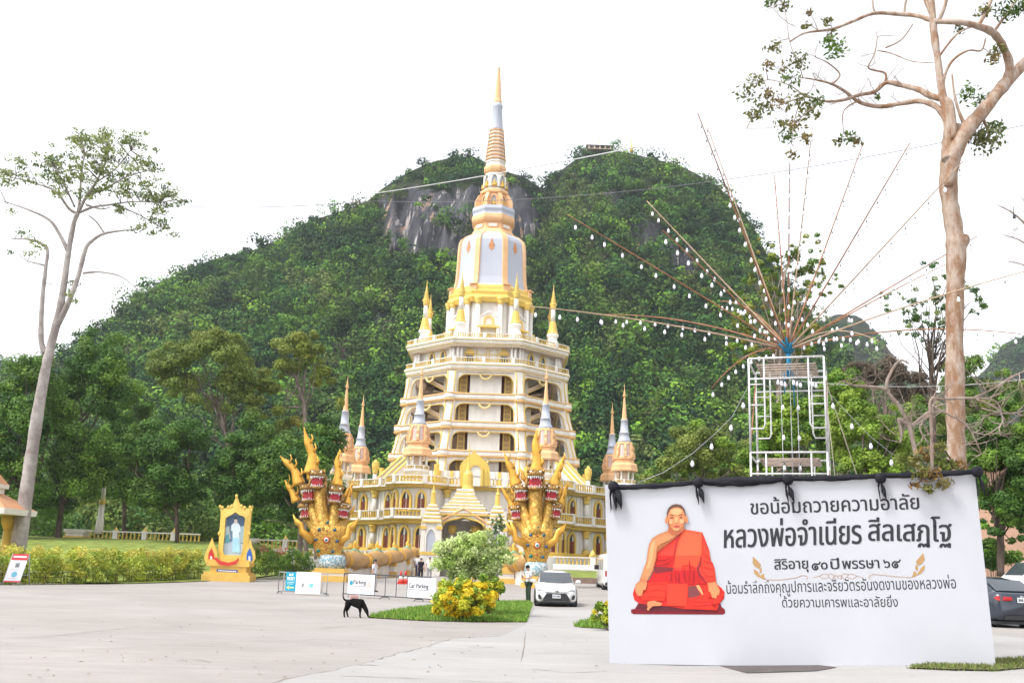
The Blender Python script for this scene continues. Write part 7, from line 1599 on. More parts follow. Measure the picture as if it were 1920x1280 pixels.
hip(m, hw_, z1, w2, z2, 0); hip(m, hw_ + .02, z1 - .32, hw_ + .05, z1 - .003, 1); hip(m, w2, z2, w2, z3 + .2, 1); hip(m, w3, z3 + .2, w3, z3 + .42, 1); hip(m, w3, z3 + .42, .15, z4, 0); m.build('roof', [mat('orange_tile', (.52, .25, .12), .6, var=.2, scale=5), m_white], t)
for s in (-1, 1):
    for s2 in (-1, 1): m = MB(); x = s * (hw_ - 1.15); m.lathe([(.35, 1.1), (.28, 1.4), (.24, z1 - 1.1)], 12, ctr=(x, s2 * 1.2), mi=0); m.lathe([(.26, z1 - 1.1), (.42, z1 - .7), (.46, z1 - .32)], 12, ctr=(x, s2 * 1.2), mi=0); m.build('column', m_yel, t)
m = MB(); w = hw_ - .75; m.box((-w, -w, -.2), (w, w, .9), 0); m.box((-w - .15, -w - .15, .9), (w + .15, w + .15, 1.12), 1); m.build('base', [m_white, m_step], t)

# ================================================================ barriers and signs
m_chrome = mat('galvanised_tube', (.36, .36, .37), .4, metal=.5, var=.15); m_blk = mat('black_tube', (.035, .035, .05), .5)
def barrier(label, a, b, h, mt, nbars, legs):
    A, B = a, b; d = B - A; L_ = math.hypot(d.x, d.y); t = thing('crowd_barrier', label, 'barrier', A, math.atan2(d.y, d.x), 'crowd barriers on the plaza'); m = MB(); zl_ = .14
    m.tube([(0, 0, 0.02), (0, 0, h), (L_, 0, h), (L_, 0, .02)], .024, 6); m.tube([(0, 0, zl_), (L_, 0, zl_)], .02, 6); m.build('frame', mt, t)
    m = MB()
    for k in range(1, nbars): x = L_ * k / nbars; m.tube([(x, 0, zl_), (x, 0, h)], .016, 5)
    m.build('bars', mt, t)
    for x in legs: m = MB(); m.tube([(L_ * x, -.28, .02), (L_ * x, -.2, .1), (L_ * x, .2, .1), (L_ * x, .28, .02)], .018, 6); m.build('foot', mt, t)
    return t, L_
def banner(t, x0, x1, z0, z1, texts, name='banner', col_=(.72, .72, .75)):
    m = MB(); m.box((x0, -.045, z0), (x1, -.035, z1), 0, col_)
    for kind, body, r, c in texts:
        M_ = lambda u, v, d: Vector((u, -.047 - d, v))
        if kind == 't':
            for q_ in (-.006, 0, .006): text_mb(m, body, lambda u, v, d: Vector((u + q_, -.047 - d, v)), r, 0, c, 0, .003 + abs(q_) * .2)
        elif kind == 'b': m.box((r[0], -.052, r[1]), (r[2], -.047, r[3]), 0, c)
        elif kind == 'p': m.prism([Vector((x, -.05, z)) for x, z in r], (0, .004, 0), 0, c)
    return m.build(name, m_print, t)
tb, L_ = barrier('grey steel barrier with blue ticket sign and white banner', G(521, 1113), G(612, 1117), .98, m_chrome, 10, (.02, .98))
s = L_ / 91; X = lambda px: (px - 521) * s; kv = 1 / ppm(560, 1100, tb.location.y)
z = lambda py: (1116 - py) * kv
banner(tb, X(535), X(554), z(1109), z(1075), [('t', 'BUY', (X(541), z(1082), X(549), z(1078)), (.9, .9, .9)), ('t', 'TICKET', (X(537), z(1090), X(552), z(1084)), (.9, .9, .9)), ('b', '', (X(538), z(1094), X(551), z(1093)), (.6, .75, .8)), ('b', '', (X(538), z(1097), X(549), z(1096)), (.6, .75, .8)), ('p', '', [(X(537), z(1103)), (X(542), z(1099.5)), (X(542), z(1102)), (X(551), z(1102)), (X(551), z(1104)), (X(542), z(1104)), (X(542), z(1106.5))], (.85, .80, .25))], 'ticket_sign', (.01, .30, .45))
banner(tb, X(554.3), X(600), z(1113), z(1074), [('b', '', (X(558), z(1086), X(597), z(1079)), (.74, .62, .62)), ('p', '', [(X(565), z(1101)), (X(566), z(1095)), (X(571), z(1094)), (X(569), z(1101))], (.25, .28, .28)), ('p', '', [(X(579), z(1099)), (X(582), z(1094)), (X(587), z(1095)), (X(587), z(1100)), (X(582), z(1102))], (.15, .50, .62))])
tb, L_ = barrier('black barrier hung with two white parking banners, behind the dog', G(643, 1118), G(806, 1129), 1.02, m_blk, 8, (.12, .5, .88))
s = L_ / 163; X = lambda px: (px - 643) * s; kv = 1 / ppm(700, 1100, tb.location.y)
z = lambda py: (py) * kv
banner(tb, X(653), X(705), z(7), z(42), [('t', 'Parking', (X(664), z(22), X(689), z(32)), (.02, .02, .03)), ('b', '', (X(664), z(20.6), X(688), z(21.4)), (.05, .05, .07)), ('p', '', [(X(656), z(26)), (X(658), z(30)), (X(662), z(30)), (X(663), z(26)), (X(662), z(22)), (X(658), z(22))], (.02, .25, .38)), ('b', '', (X(657), z(33), X(700), z(38)), (.74, .58, .58)), ('p', '', [(X(688), z(18)), (X(692), z(27)), (X(695), z(32)), (X(698), z(26)), (X(700), z(18))], (.74, .45, .42)), ('b', '', (X(667), z(15.5), X(672), z(16.8)), (.2, .2, .2))])
banner(tb, X(767), X(816), z(7), z(41), [('t', 'Car Parking', (X(769), z(21), X(804), z(31)), (.02, .02, .03)), ('b', '', (X(769), z(20), X(803), z(20.8)), (.05, .05, .07)), ('b', '', (X(782), z(15), X(787), z(16.2)), (.2, .2, .2)), ('b', '', (X(770), z(34), X(802), z(36)), (.74, .60, .60))])
b0 = G(662, 1124); t = thing('low_sign', 'small red and white notice lying behind the dog under the barrier', 'notice', b0, rad(10)); m = MB(); m.box((-.16, -.02, .02), (.26, .0, .22), 0, (.62, .58, .56)); 
for k in range(3): m.box((-.12, -.03, .05 + .055 * k), (.2, -.021, .075 + .055 * k), 0, (.5, .12, .10))
m.tube([(-.12, .1, 0), (-.12, 0, .25)], .012, 5, 0, (.1, .1, .1)); m.build('board', m_print, t)
# A-frame notice by the hedge
A = G(5, 1096.5); B = G(36, 1097); wv = (B - A).length; t = thing('standing_sign', 'red and white A-frame notice standing before the hedge', 'notice sign', A, math.atan2((B - A).y, (B - A).x))
hz = 58 / ppm(20, 1060, A.y); lean = .42; tl = lambda u, v, d=0: Vector((u * wv + .28 * v, .35 * v - d, .15 + v * (hz - .15)))
def tq(m, u0, v0, u1, v1, d, c): m.prism([tl(u0, v0, d), tl(u1, v0, d), tl(u1, v1, d), tl(u0, v1, d)], (0, -.006, 0), 0, c)
m = MB(); tq(m, 0, 0, 1, 1, 0, (.72, .70, .74)); tq(m, 0, .78, 1, 1, .008, (.62, .05, .06)); tq(m, .08, .86, .9, .93, .016, (.78, .66, .66)); tq(m, 0, .0, 1, .05, .008, (.62, .10, .12)); tq(m, .38, .52, .62, .68, .008, (.18, .20, .20)); tq(m, .34, .63, .60, .67, .016, (.40, .40, .42)); 
m.prism([tl(.5 + .17 * math.cos(k * PI / 6), .27 + .10 * math.sin(k * PI / 6), .008) for k in range(12)], (0, -.006, 0), 0, (.16, .42, .58)); tq(m, .2, .43, .8, .45, .008, (.55, .55, .58)); tq(m, .2, .12, .8, .14, .008, (.55, .55, .58)); m.build('panel', m_print, t)
m = MB()
for u in (0, 1): m.tube([(u * wv - .04, 0, 0), tl(u, 1)], .022, 6); m.tube([(u * wv + .38 + .1 * u, .75, 0), tl(u, 1)], .022, 6)
m.tube([(.38, .7, .45), (wv + .45, .7, .45)], .014, 5); m.build('legs_frame', m_chrome, t)
# traffic cones
cn0 = None
for px, lb in ((751, 'red traffic cone nearer the serpent body, of the pair behind the barrier'), (760, 'red traffic cone nearer the walking visitors, of the pair behind the barrier')):
    g = G(px, 1094)
    if cn0 is None:
        cn0 = thing('traffic_cone', lb, 'traffic cone', g, 0, 'pair of traffic cones'); m = MB(); m.box((-.2, -.2, 0), (.2, .2, .04)); m.lathe([(.17, .04), (.12, .25)], 14); m.lathe([(.085, .42), (.03, .70), (.005, .71)], 14); m.build('body', mat('cone_red', (.62, .04, .03), .5), cn0); m = MB(); m.lathe([(.12, .25), (.085, .42)], 14); m.build('reflective_band', m_white, cn0); cn0.scale = (1.15,) * 3
    else: c = copy_tree(cn0); c.location = g; tag(c, lb)
# pavilion and spire on the hilltop
def hill_at(px, py):
    d = ray(px, py); return float(D1) - 4, d
d_, r_ = hill_at(1124, 284); hz_ = Vector(CAM + r_ * (d_ / math.hypot(r_[0], r_[1]))); k = 1 / ppm(1124, 280, hz_.y)
t = thing('hilltop_pavilion', 'tiny open-sided pavilion with grey roof on the hilltop', 'pavilion', hz_); m = MB(); m.loft([[Vector((sx * 26 * k, sy * 2.5, 8 * k)) for sx, sy in ((1, -1), (1, 1), (-1, 1), (-1, -1))], [Vector((sx * 7 * k, sy * .4, 16 * k)) for sx, sy in ((1, -1), (1, 1), (-1, 1), (-1, -1))]], 0, smooth=False); m.build('roof', mat('grey_roof', (.50, .49, .52), .7), t); m = MB(); m.box((-24 * k, -2, 1.2 * k), (24 * k, 2, 2.2 * k)); m.build('floor_slab', m_ceil, t)
for x in (-20, -10, 0, 10, 20): m = MB(); m.box((x * k - .3, -1.9, 2 * k), (x * k + .3, -1.4, 8 * k)); m.build('post', m_ceil, t)
m = MB(); m.lathe([(1.2 * k, 15 * k), (.6 * k, 20 * k), (.1, 26 * k)], 8); m.build('finial', m_yel, t)
d_, r_ = hill_at(1184, 282); hz_ = Vector(CAM + r_ * (d_ / math.hypot(r_[0], r_[1]))); t = thing('hilltop_chedi', 'tiny gold chedi spire on the hilltop beside the grey pavilion', 'chedi', hz_); m = MB(); m.lathe([(3.6 * k, -4 * k), (3.2 * k, 2 * k), (2.4 * k, 4 * k), (2.2 * k, 8 * k), (1.2 * k, 11 * k), (.6 * k, 18 * k), (.05, 26 * k)], 12); m.build('bell_spire', m_yel, t)
# salmon building beyond the cars
q = P(1905, 1085, 62); t = thing('salmon_building', 'salmon-coloured building with small windows behind the dark tree', 'building', (q.x + 6.6, 62, 0)); m = MB(); m.box((-5, 0, 0), (14, 8, 9)); m.build('wall', mat('salmon_paint', (.62, .38, .27), .7, var=.12), t)
m = MB(); m.box((-5.6, -.8, 9), (14.6, 8.6, 9.5)); m.build('roof', mat('orange_tile', (.5, .2, .1)), t)
for i in range(6):
    for j in range(2): m = MB(); m.box((-4.2 + i * 2.6, -.06, 1.2 + j * 4), (-3.0 + i * 2.6, -.01, 3.2 + j * 4), 0); m.box((-4.4 + i * 2.6, -.16, 1.0 + j * 4), (-2.8 + i * 2.6, 0, 1.18 + j * 4), 1); m.build('window', [m_glass, m_white], t)
# ================================================================ vehicles
m_tyre = mat('tyre_rubber', (.018, .018, .018), .8); m_rim = mat('alloy_rim', (.30, .30, .31), .35, metal=.7); m_carglass = mat('car_glass', (.05, .06, .07), .06, var=.1, spec=.8, coat=.3)
m_lamp = mat('headlamp', (.35, .36, .38), .12, spec=.8); m_tail = mat('tail_lamp', (.45, .015, .02), .2); m_trim = mat('black_trim', (.02, .02, .022), .45); m_plate = mat('number_plate', (.66, .68, .70), .45, attr=True)
m_carwhite = mat('white_car_paint', (.72, .72, .72), .22, var=.02, coat=.5); m_carblue = mat('dark_blue_car_paint', (.020, .028, .045), .22, var=.05, coat=.6)
def wheel(t, loc, r=.32, w=.21):
    m = MB(); prof = [(r * .62, -w / 2), (r * .94, -w / 2), (r, -w * .35), (r, w * .35), (r * .94, w / 2), (r * .62, w / 2)]; n = 24
    m.loft([[Vector((x, q * math.cos(2 * PI * k / n), q * math.sin(2 * PI * k / n))) for k in range(n)] for q, x in prof], 0, cap=False); o = m.build('wheel', m_tyre, t, loc)
    m = MB()
    for s in (-1, 1):
        m.loft([[Vector((s * x, q * math.cos(2 * PI * k / n), q * math.sin(2 * PI * k / n))) for k in range(n)] for q, x in ((r * .63, w * .38), (r * .56, w * .30), (r * .2, w * .36), (.01, w * .36))], 0, cap=False)
        for k in range(5): a = 2 * PI * k / 5; m.tube([(s * w * .38, r * .15 * math.cos(a), r * .15 * math.sin(a)), (s * w * .38, r * .6 * math.cos(a), r * .6 * math.sin(a))], .03, 5)
    m.build('rim', m_rim, o); return o
def rrect(hw, z0, z1, y, r=.12, n=4, bulge=.0):
    """Rounded section of a car body at length y (x across, z up)."""
    pts = []
    for cx, cz, a0 in ((hw - r, z1 - r, 0), (-(hw - r), z1 - r, PI / 2), (-(hw - r), z0 + r, PI), (hw - r, z0 + r, 1.5 * PI)):
        for k in range(n + 1): a = a0 + k / n * PI / 2; pts.append(Vector((cx + r * math.cos(a), y, cz + r * math.sin(a))))
    return pts
def sedan(label, loc, rz, paint, scale=1.0):
    t = thing('parked_sedan', label, 'car', loc, rz); t.scale = (scale,) * 3
    m = MB(); secs = [(0, .50, .30, .58, .10), (.05, .66, .24, .64, .12), (.16, .78, .19, .70, .14), (.40, .85, .17, .78, .16), (.9, .87, .16, .88, .18), (1.25, .87, .16, .95, .2), (2.2, .875, .16, .97, .2), (3.4, .87, .16, 1.0, .2), (4.0, .85, .17, 1.04, .18), (4.25, .80, .22, 1.02, .16), (4.38, .68, .32, .96, .12)]
    m.loft([rrect(hw, z0, z1, y, r) for y, hw, z0, z1, r in secs]); m.build('body', paint, t)
    m = MB(); cab = [(1.15, .72, .93, .96, .02), (1.55, .70, .93, 1.20, .05), (1.95, .64, .93, 1.40, .12), (2.4, .60, .93, 1.47, .16), (2.9, .60, .93, 1.475, .16), (3.35, .60, .93, 1.40, .14), (3.75, .62, .93, 1.20, .08), (4.1, .64, .93, 1.03, .03)]
    rings = []
    for y, hw, z0, z1, r in cab:
        rings.append([Vector((.80 if y < 3.9 else .72, y, z0)), Vector((hw + .0, y, z1 - r)), Vector((hw - r * .7, y, z1 - r * .25)), Vector((hw * .5, y, z1)), Vector((-hw * .5, y, z1)), Vector((-hw + r * .7, y, z1 - r * .25)), Vector((-hw, y, z1 - r)), Vector((-(.80 if y < 3.9 else .72), y, z0))])
    m.loft(rings); m.build('cabin', paint, t)
    G3 = lambda pts: [Vector(p) for p in pts]
    m = MB(); ws = [G3([(-.70 + .02 * f, 1.17 + .82 * f - .02, .975 + .42 * f + .012), (.70 - .02 * f, 1.17 + .82 * f - .02, .975 + .42 * f + .012)]) for f in (0, .25, .5, .75, .92)]
    def glass(name, pts, nn):
        q = MB(); q.prism(G3(pts), Vector(nn) * .012); return q.build(name, m_carglass, t)
    def strip(name, rows):
        q = MB(); vs = [p for r_ in rows for p in r_]; n = len(rows[0]); q.add(vs, [(i * n + j, i * n + j + 1, (i + 1) * n + j + 1, (i + 1) * n + j) for i in range(len(rows) - 1) for j in range(n - 1)], smooth=True); return q.build(name, m_carglass, t)
    def crow(y, z, w): return [Vector((w * math.sin(a) / math.sin(1.0) if False else w * a, y - .05 * (1 - a * a), z)) for a in (-1, -.6, -.2, .2, .6, 1)]
    strip('windscreen', [crow(1.16, .985, .72), crow(1.40, 1.12, .695), crow(1.66, 1.275, .66), crow(1.90, 1.395, .62)])
    strip('rear_window', [[v * 1 for v in [Vector((w * a, y + .05 * (1 - a * a), z)) for a in (-1, -.6, -.2, .2, .6, 1)]] for y, z, w in ((4.06, 1.075, .62), (3.78, 1.225, .61), (3.44, 1.395, .56))])
    for s in (-1, 1):
        glass('side_window', [(s * .795, 1.60, 1.0), (s * .795, 2.5, 1.0), (s * .655, 2.5, 1.39), (s * .665, 2.05, 1.36)], (s, 0, .2)); glass('side_window', [(s * .795, 2.56, 1.0), (s * .79, 3.5, 1.0), (s * .66, 3.3, 1.33), (s * .655, 2.56, 1.39)], (s, 0, .2))
        q = MB(); q.ball((s * .98, 1.52, 1.02), .12, .07, .08, 12, 8); q.tube([(s * .85, 1.5, .98), (s * .95, 1.52, 1.0)], .025, 6); q.build('mirror', paint, t)
        q = MB(); q.prism(G3([(s * .46, .02, .64), (s * .80, .15, .665), (s * .84, .36, .725), (s * .80, .26, .74), (s * .60, .10, .715)]), (0, -.02, .012), 0); q.build('headlight', m_lamp, t)
        q = MB(); q.prism(G3([(s * .62, -.01, .30), (s * .74, .04, .32), (s * .78, .06, .46), (s * .72, .02, .52), (s * .64, -.01, .42)]), (0, -.05, 0)); q.build('air_slot', m_trim, t)
        q = MB(); q.prism(G3([(s * .34, 4.395, .80), (s * .74, 4.33, .78), (s * .82, 4.22, .86), (s * .74, 4.32, .92), (s * .36, 4.40, .90)]), (0, .03, 0)); q.build('tail_light', m_tail, t)
        for y in (.85, 3.45):
            q = MB(); n = 16; q.loft([[Vector((s * .60, y + .40 * math.cos(2 * PI * k / n), .33 + .40 * math.sin(2 * PI * k / n))) for k in range(n)], [Vector((s * .884, y + .40 * math.cos(2 * PI * k / n), .33 + .40 * math.sin(2 * PI * k / n))) for k in range(n)]]); q.build('wheel_arch', m_trim, t); wheel(t, (s * .79, y, .33))
        for y in (2.1, 3.1): q = MB(); q.box((s * .872, y, .84), (s * .90, y + .2, .875)); q.build('handle', paint, t)
    q = MB(); q.prism(G3([(-.58, -.02, .25), (.58, -.02, .25), (.56, -.02, .32), (.40, -.045, .56), (-.40, -.045, .56), (-.56, -.02, .32)]), (0, .12, 0), 0)
    for k in range(5): z_ = .30 + .05 * k; q.box((-.50 + .03 * k, -.055, z_), (.50 - .03 * k, -.045, z_ + .012), 1)
    q.build('grille', [m_trim, mat('grey_trim', (.08, .08, .09), .5)], t)
    q = MB(); n = 16; q.loft([[Vector((.09 * math.cos(2 * PI * k / n), -.03 - f, .645 + .055 * math.sin(2 * PI * k / n))) for k in range(n)] for f in (0, .03)]); q.tube([(-.5, -.0, .60), (0, -.04, .615), (.5, .0, .60)], .014, 6); q.build('emblem', m_rim, t)
    q = MB(); q.box((-.66, .0, .17), (.66, .3, .20)); q.build('front_lip', m_trim, t)
    for y0, y1, z_, nm in ((-.085, -.06, .36, 'number_plate'), (4.40, 4.425, .74, 'number_plate')):
        q = MB(); q.box((-.17, y0, z_), (.17, y1, z_ + .15), 0); yy = y0 - .004 if y0 < 1 else y1 + .001
        for x in (-.12, -.06, .02, .07, .12): q.box((x - .018, yy, z_ + .04), (x + .018, yy + .003, z_ + .11), 0, (.12, .12, .14))
        q.build(nm, m_plate, t)
    q = MB(); q.box((-.6, 4.30, .24), (.6, 4.40, .36)); q.build('rear_skirt', m_trim, t); q = MB(); n = 12; q.loft([[Vector((.07 * math.cos(2 * PI * k / n), 4.39 + f, .90 + .05 * math.sin(2 * PI * k / n))) for k in range(n)] for f in (0, .02)]); q.build('emblem', m_rim, t)
    for s in (-.35, .25): q = MB(); q.tube([(s, 1.12, .985), (s + .35, 1.20, 1.0)], .012, 4); q.build('wiper', m_trim, t)
    q = MB(); q.box((-.82, .3, .10), (.82, 4.2, .19)); q.build('underbody', m_trim, t)
    return t
g = G(1043, 1137.5); sedan('white sedan parked facing the camera in front of the staring serpent', g, rad(-1), m_carwhite, 41.0 / 41 * .98)
g = G(1893, 1177); sedan('dark blue-grey sedan seen from behind at the right edge of the board', Vector((g.x, g.y + 4.3, g.z)), rad(180 + 6), m_carblue, .98)
# white van, seen from its rear corner
def boxcar(name, label, cat, loc, rz, paint, secs, win, wheels, extra=None):
    t = thing(name, label, cat, loc, rz); m = MB(); m.loft([rrect(hw, z0, z1, y, r) for y, hw, z0, z1, r in secs]); m.build('body', paint, t)
    for nm, pts, nn in win: q = MB(); q.prism([Vector(p) for p in pts], Vector(nn) * .015); q.build(nm, m_carglass, t)
    for x, y in wheels:
        s = 1 if x > 0 else -1; q = MB(); n = 16; q.loft([[Vector((s * .55, y + .42 * math.cos(2 * PI * k / n), .35 + .42 * math.sin(2 * PI * k / n))) for k in range(n)], [Vector((x + s * .075, y + .42 * math.cos(2 * PI * k / n), .35 + .42 * math.sin(2 * PI * k / n))) for k in range(n)]]); q.build('wheel_arch', m_trim, t); wheel(t, (x, y, .34), .34)
    return t
g = G(1160, 1107); t = boxcar('white_van', 'tall white van seen from behind, half hidden by the board', 'van', Vector((g.x, g.y + .0, g.z)), rad(1), m_carwhite,
    [(0, .80, .28, 1.9, .18), (.08, .88, .26, 2.15, .2), (.3, .93, .24, 2.25, .22), (3.6, .93, .24, 2.25, .22), (4.3, .90, .24, 2.05, .25), (4.9, .88, .24, 1.25, .2), (5.2, .80, .28, .95, .15)],
    [('rear_window', [(-.72, .03, 1.25), (.72, .03, 1.25), (.68, .075, 1.92), (-.68, .075, 1.92)], (0, -1, 0))] + [('side_window', [(s * .935, y0, 1.28), (s * .935, y1, 1.28), (s * .92, y1, 1.9), (s * .92, y0, 1.9)], (s, 0, 0)) for s in (-1, 1) for y0, y1 in ((.5, 1.7), (1.8, 2.9), (3.0, 3.9))],
    [(-.82, 1.0), (.82, 1.0), (-.82, 4.2), (.82, 4.2)])
for s in (-1, 1): q = MB(); q.box((s * .80 - .06, -.0, .85), (s * .80 + .06, .05, 1.2)); q.build('tail_light', m_tail, t); q = MB(); q.box((s * 1.0 - .1, 4.1, 1.25), (s * 1.0 + .1, 4.2, 1.55)); q.build('mirror', m_trim, t)
q = MB(); q.box((-.2, -.03, .75), (.2, .0, .9)); q.build('number_plate', m_plate, t); q = MB(); q.box((-.85, -.08, .30), (.85, .1, .48)); q.build('bumper', m_trim, t)
# white pickup with canopy
g = P(1838, 1120, 38); t = boxcar('white_pickup', 'white pickup with canopy parked beyond the dark sedan', 'pickup', Vector((g.x, 38.6, gz(g.x, 38) + .08)), rad(-90), m_carwhite,
    [(0, .80, .45, 1.0, .15), (.15, .9, .40, 1.05, .15), (1.2, .92, .38, 1.12, .15), (1.5, .92, .38, 1.18, .15), (5.0, .92, .38, 1.18, .12), (5.3, .88, .45, 1.12, .1)], [], [(-.82, 1.0), (.82, 1.0), (-.82, 4.1), (.82, 4.1)])
m = MB(); m.loft([rrect(hw, 1.1, z1, y, r) for y, hw, z1, r in ((1.35, .80, 1.2, .04), (1.9, .74, 1.72, .1), (2.2, .72, 1.82, .14), (3.2, .74, 1.84, .12), (3.25, .82, 1.86, .1), (5.1, .82, 1.86, .1), (5.2, .80, 1.80, .08))]); m.build('cab_and_canopy', m_carwhite, t)
for s in (-1, 1):
    for y0, y1, a, b in ((1.75, 2.45, 1.2, 1.68), (2.52, 3.1, 1.2, 1.7), (3.45, 4.95, 1.25, 1.72)):
        q = MB(); x = .835 if y0 > 3.3 else .80; q.prism([Vector((s * (x + .02), y0, a)), Vector((s * (x + .02), y1, a)), Vector((s * (x - .02), y1, b)), Vector((s * (x - .02), y0 + .15, b))], (s * .02, 0, 0)); q.build('side_window', m_carglass, t)
q = MB(); q.prism([Vector((-.62, 1.50, 1.28)), Vector((.62, 1.50, 1.28)), Vector((.58, 1.92, 1.70)), Vector((-.58, 1.92, 1.70))], (0, -.05, .05)); q.build('windscreen', m_carglass, t); t.scale = (1.1, 1.1, 1.12)

# ================================================================ people and the dog: one skinned body each
def skinned(name, verts, edges, radii, mt, parent=None, sub=2, cs=None):
    me = bpy.data.meshes.new(name); me.from_pydata([tuple(v) for v in verts], edges, []); o = bpy.data.objects.new(name, me); col.objects.link(o)
    sk = o.modifiers.new('skin', 'SKIN'); sv = me.skin_vertices[0].data
    for i, r in enumerate(radii): sv[i].radius = r if hasattr(r, '__len__') else (r, r)
    sv[0].use_root = True; su = o.modifiers.new('sub', 'SUBSURF'); su.levels = sub; su.render_levels = sub
    bpy.context.view_layer.update(); m2 = bpy.data.meshes.new_from_object(o.evaluated_get(bpy.context.evaluated_depsgraph_get())); bpy.data.objects.remove(o); bpy.data.meshes.remove(me)
    m2.name = name; m2.materials.clear(); m2.materials.append(mt); m2.polygons.foreach_set('use_smooth', [True] * len(m2.polygons)); o = bpy.data.objects.new(name, m2); col.objects.link(o); o.parent = parent; return o
m_skin = mat('skin', (.48, .27, .18), .55, var=.05); m_hair = mat('black_hair', (.015, .013, .012), .5)
def cloth_m(name, c): return mat(name, c, .85, var=.12, scale=9, spec=.2)
def person(label, loc, rz, H, top, low, hair='short', pose='stand', skirt=False, cap=None, phone=False, shoe=(.05, .05, .05), walk=.0, group=None):
    """A figure H tall facing -Y locally: body, then shirt, trousers or skirt, hair, shoes as children."""
    t = thing('person', label, 'person', loc, rz, group); s = H / 1.70; J = {}
    a = walk
    J = dict(pel=(0, 0, .95), wst=(0, 0, 1.08), chs=(0, -.005, 1.28), nck=(0, .0, 1.46), hdb=(0, -.01, 1.53), hdt=(0, -.02, 1.64))
    for sd, n_ in ((-1, 'L'), (1, 'R')):
        st = a * sd; J['hip' + n_] = (sd * .09, 0, .90); J['kn' + n_] = (sd * .10, -.12 * max(0, st) - .01, .50); J['an' + n_] = (sd * .10, .16 * -st * (1 if st < 0 else .6) + .02, .09); J['to' + n_] = (sd * .115, .16 * -st * (1 if st < 0 else .6) - .13, .035)
        J['sh' + n_] = (sd * .175, .0, 1.40)
        if phone: J['el' + n_] = (sd * .22, .02, 1.13); J['wr' + n_] = (sd * .08, -.26, 1.14); J['ha' + n_] = (sd * .04, -.33, 1.17)
        else: J['el' + n_] = (sd * .235, .03 + .06 * st, 1.13); J['wr' + n_] = (sd * .25, -.04 - .1 * st, .90); J['ha' + n_] = (sd * .245, -.07 - .1 * st, .80)
    if phone: J['hdt'] = (0, -.08, 1.63); J['hdb'] = (0, -.05, 1.53)
    names = list(J); idx = {n: i for i, n in enumerate(names)}; V = [Vector(J[n]) * s for n in names]
    R_ = dict(pel=(.14, .10), wst=(.125, .09), chs=(.15, .10), nck=(.055, .055), hdb=(.075, .085), hdt=(.075, .09))
    for n_ in 'LR': R_.update({'hip' + n_: .085, 'kn' + n_: .058, 'an' + n_: .042, 'to' + n_: (.045, .03), 'sh' + n_: .058, 'el' + n_: .042, 'wr' + n_: .030, 'ha' + n_: (.038, .022)})
    E_ = [('pel', 'wst'), ('wst', 'chs'), ('chs', 'nck'), ('nck', 'hdb'), ('hdb', 'hdt')]
    for n_ in 'LR': E_ += [('pel', 'hip' + n_), ('hip' + n_, 'kn' + n_), ('kn' + n_, 'an' + n_), ('an' + n_, 'to' + n_), ('chs', 'sh' + n_), ('sh' + n_, 'el' + n_), ('el' + n_, 'wr' + n_), ('wr' + n_, 'ha' + n_)]
    sc = lambda r: tuple(q * s for q in r) if hasattr(r, '__len__') else r * s
    skinned('body', V, [(idx[p], idx[q]) for p, q in E_], [sc(R_[n]) for n in names], m_skin, t)
    # fingers and face
    m = MB()
    for n_ in 'LR':
        h = Vector(J['ha' + n_]) * s; d = (Vector(J['ha' + n_]) - Vector(J['wr' + n_])).normalized(); sdv = d.cross(Vector((1, 0, 0) if phone else (0, 1, 0))).normalized()
        for k in range(4): b = h + sdv * (k - 1.5) * .016 * s; L_ = (.060, .072, .068, .052)[k] * s; m.tube([b, b + d * L_ * .6, b + d * L_ + Vector((0, -.012 * s, 0))], [.009 * s, .008 * s, .006 * s], 5)
        b = h - d * .02 * s + sdv * .03 * s; m.tube([b, b + (d + sdv).normalized() * .035 * s, b + (d * 1.6 + sdv * .6).normalized() * .06 * s], [.010 * s, .009 * s, .007 * s], 5)
    hb, ht = Vector(J['hdb']) * s, Vector(J['hdt']) * s; fc = (hb + ht) / 2
    m.tube([fc + Vector((0, -.085, .02)) * s, fc + Vector((0, -.108, -.015)) * s], [.010 * s, .014 * s], 6)
    for sd in (-1, 1): m.ball(fc + Vector((sd * .078, .0, .0)) * s, .012 * s, .02 * s, .03 * s, 8, 6)
    m.build('hands_and_features', m_skin, t)
    m = MB()
    for sd in (-1, 1): m.ball(fc + Vector((sd * .030, -.083, .022)) * s, .011 * s, .006 * s, .006 * s, 8, 6, 0)
    m.box(tuple(fc + Vector((-.022, -.094, -.046)) * s), tuple(fc + Vector((.022, -.086, -.040)) * s), 1); m.build('eyes_and_mouth', [m_hair, mat('lip', (.30, .09, .07), .5)], t)
    tv = ['pel', 'wst', 'chs', 'nck', 'shL', 'elL', 'shR', 'elR']; ti = {n: i for i, n in enumerate(tv)}; TVv = [Vector(J[n]) * s for n in tv]; TVv[3] = Vector((0, 0, 1.435)) * s
    for n_ in 'LR': TVv[ti['el' + n_]] = (Vector(J['sh' + n_]) * .25 + Vector(J['el' + n_]) * .75) * s
    Rt = [(.165, .125), (.155, .115), (.175, .125), (.075, .07), .078, .062, .078, .062]
    skinned('shirt', [TVv[0] + Vector((0, 0, -.06 * s))] + TVv[1:], [(0, 1), (1, 2), (2, 3), (2, 4), (4, 5), (2, 6), (6, 7)], [sc(r) for r in Rt], top, t)
    if skirt:
        m = MB(); m.lathe([(.15 * s, 1.0 * s), (.19 * s, .8 * s), (.23 * s, .5 * s), (.25 * s, .28 * s)], 18); m.build('skirt', low, t)
    else:
        lv = ['pel', 'hipL', 'knL', 'anL', 'hipR', 'knR', 'anR']; skinned('trousers', [Vector(J[n]) * s for n in lv], [(0, 1), (1, 2), (2, 3), (0, 4), (4, 5), (5, 6)], [sc(r) for r in ((.155, .115), .098, .078, .062, .098, .078, .062)], low, t)
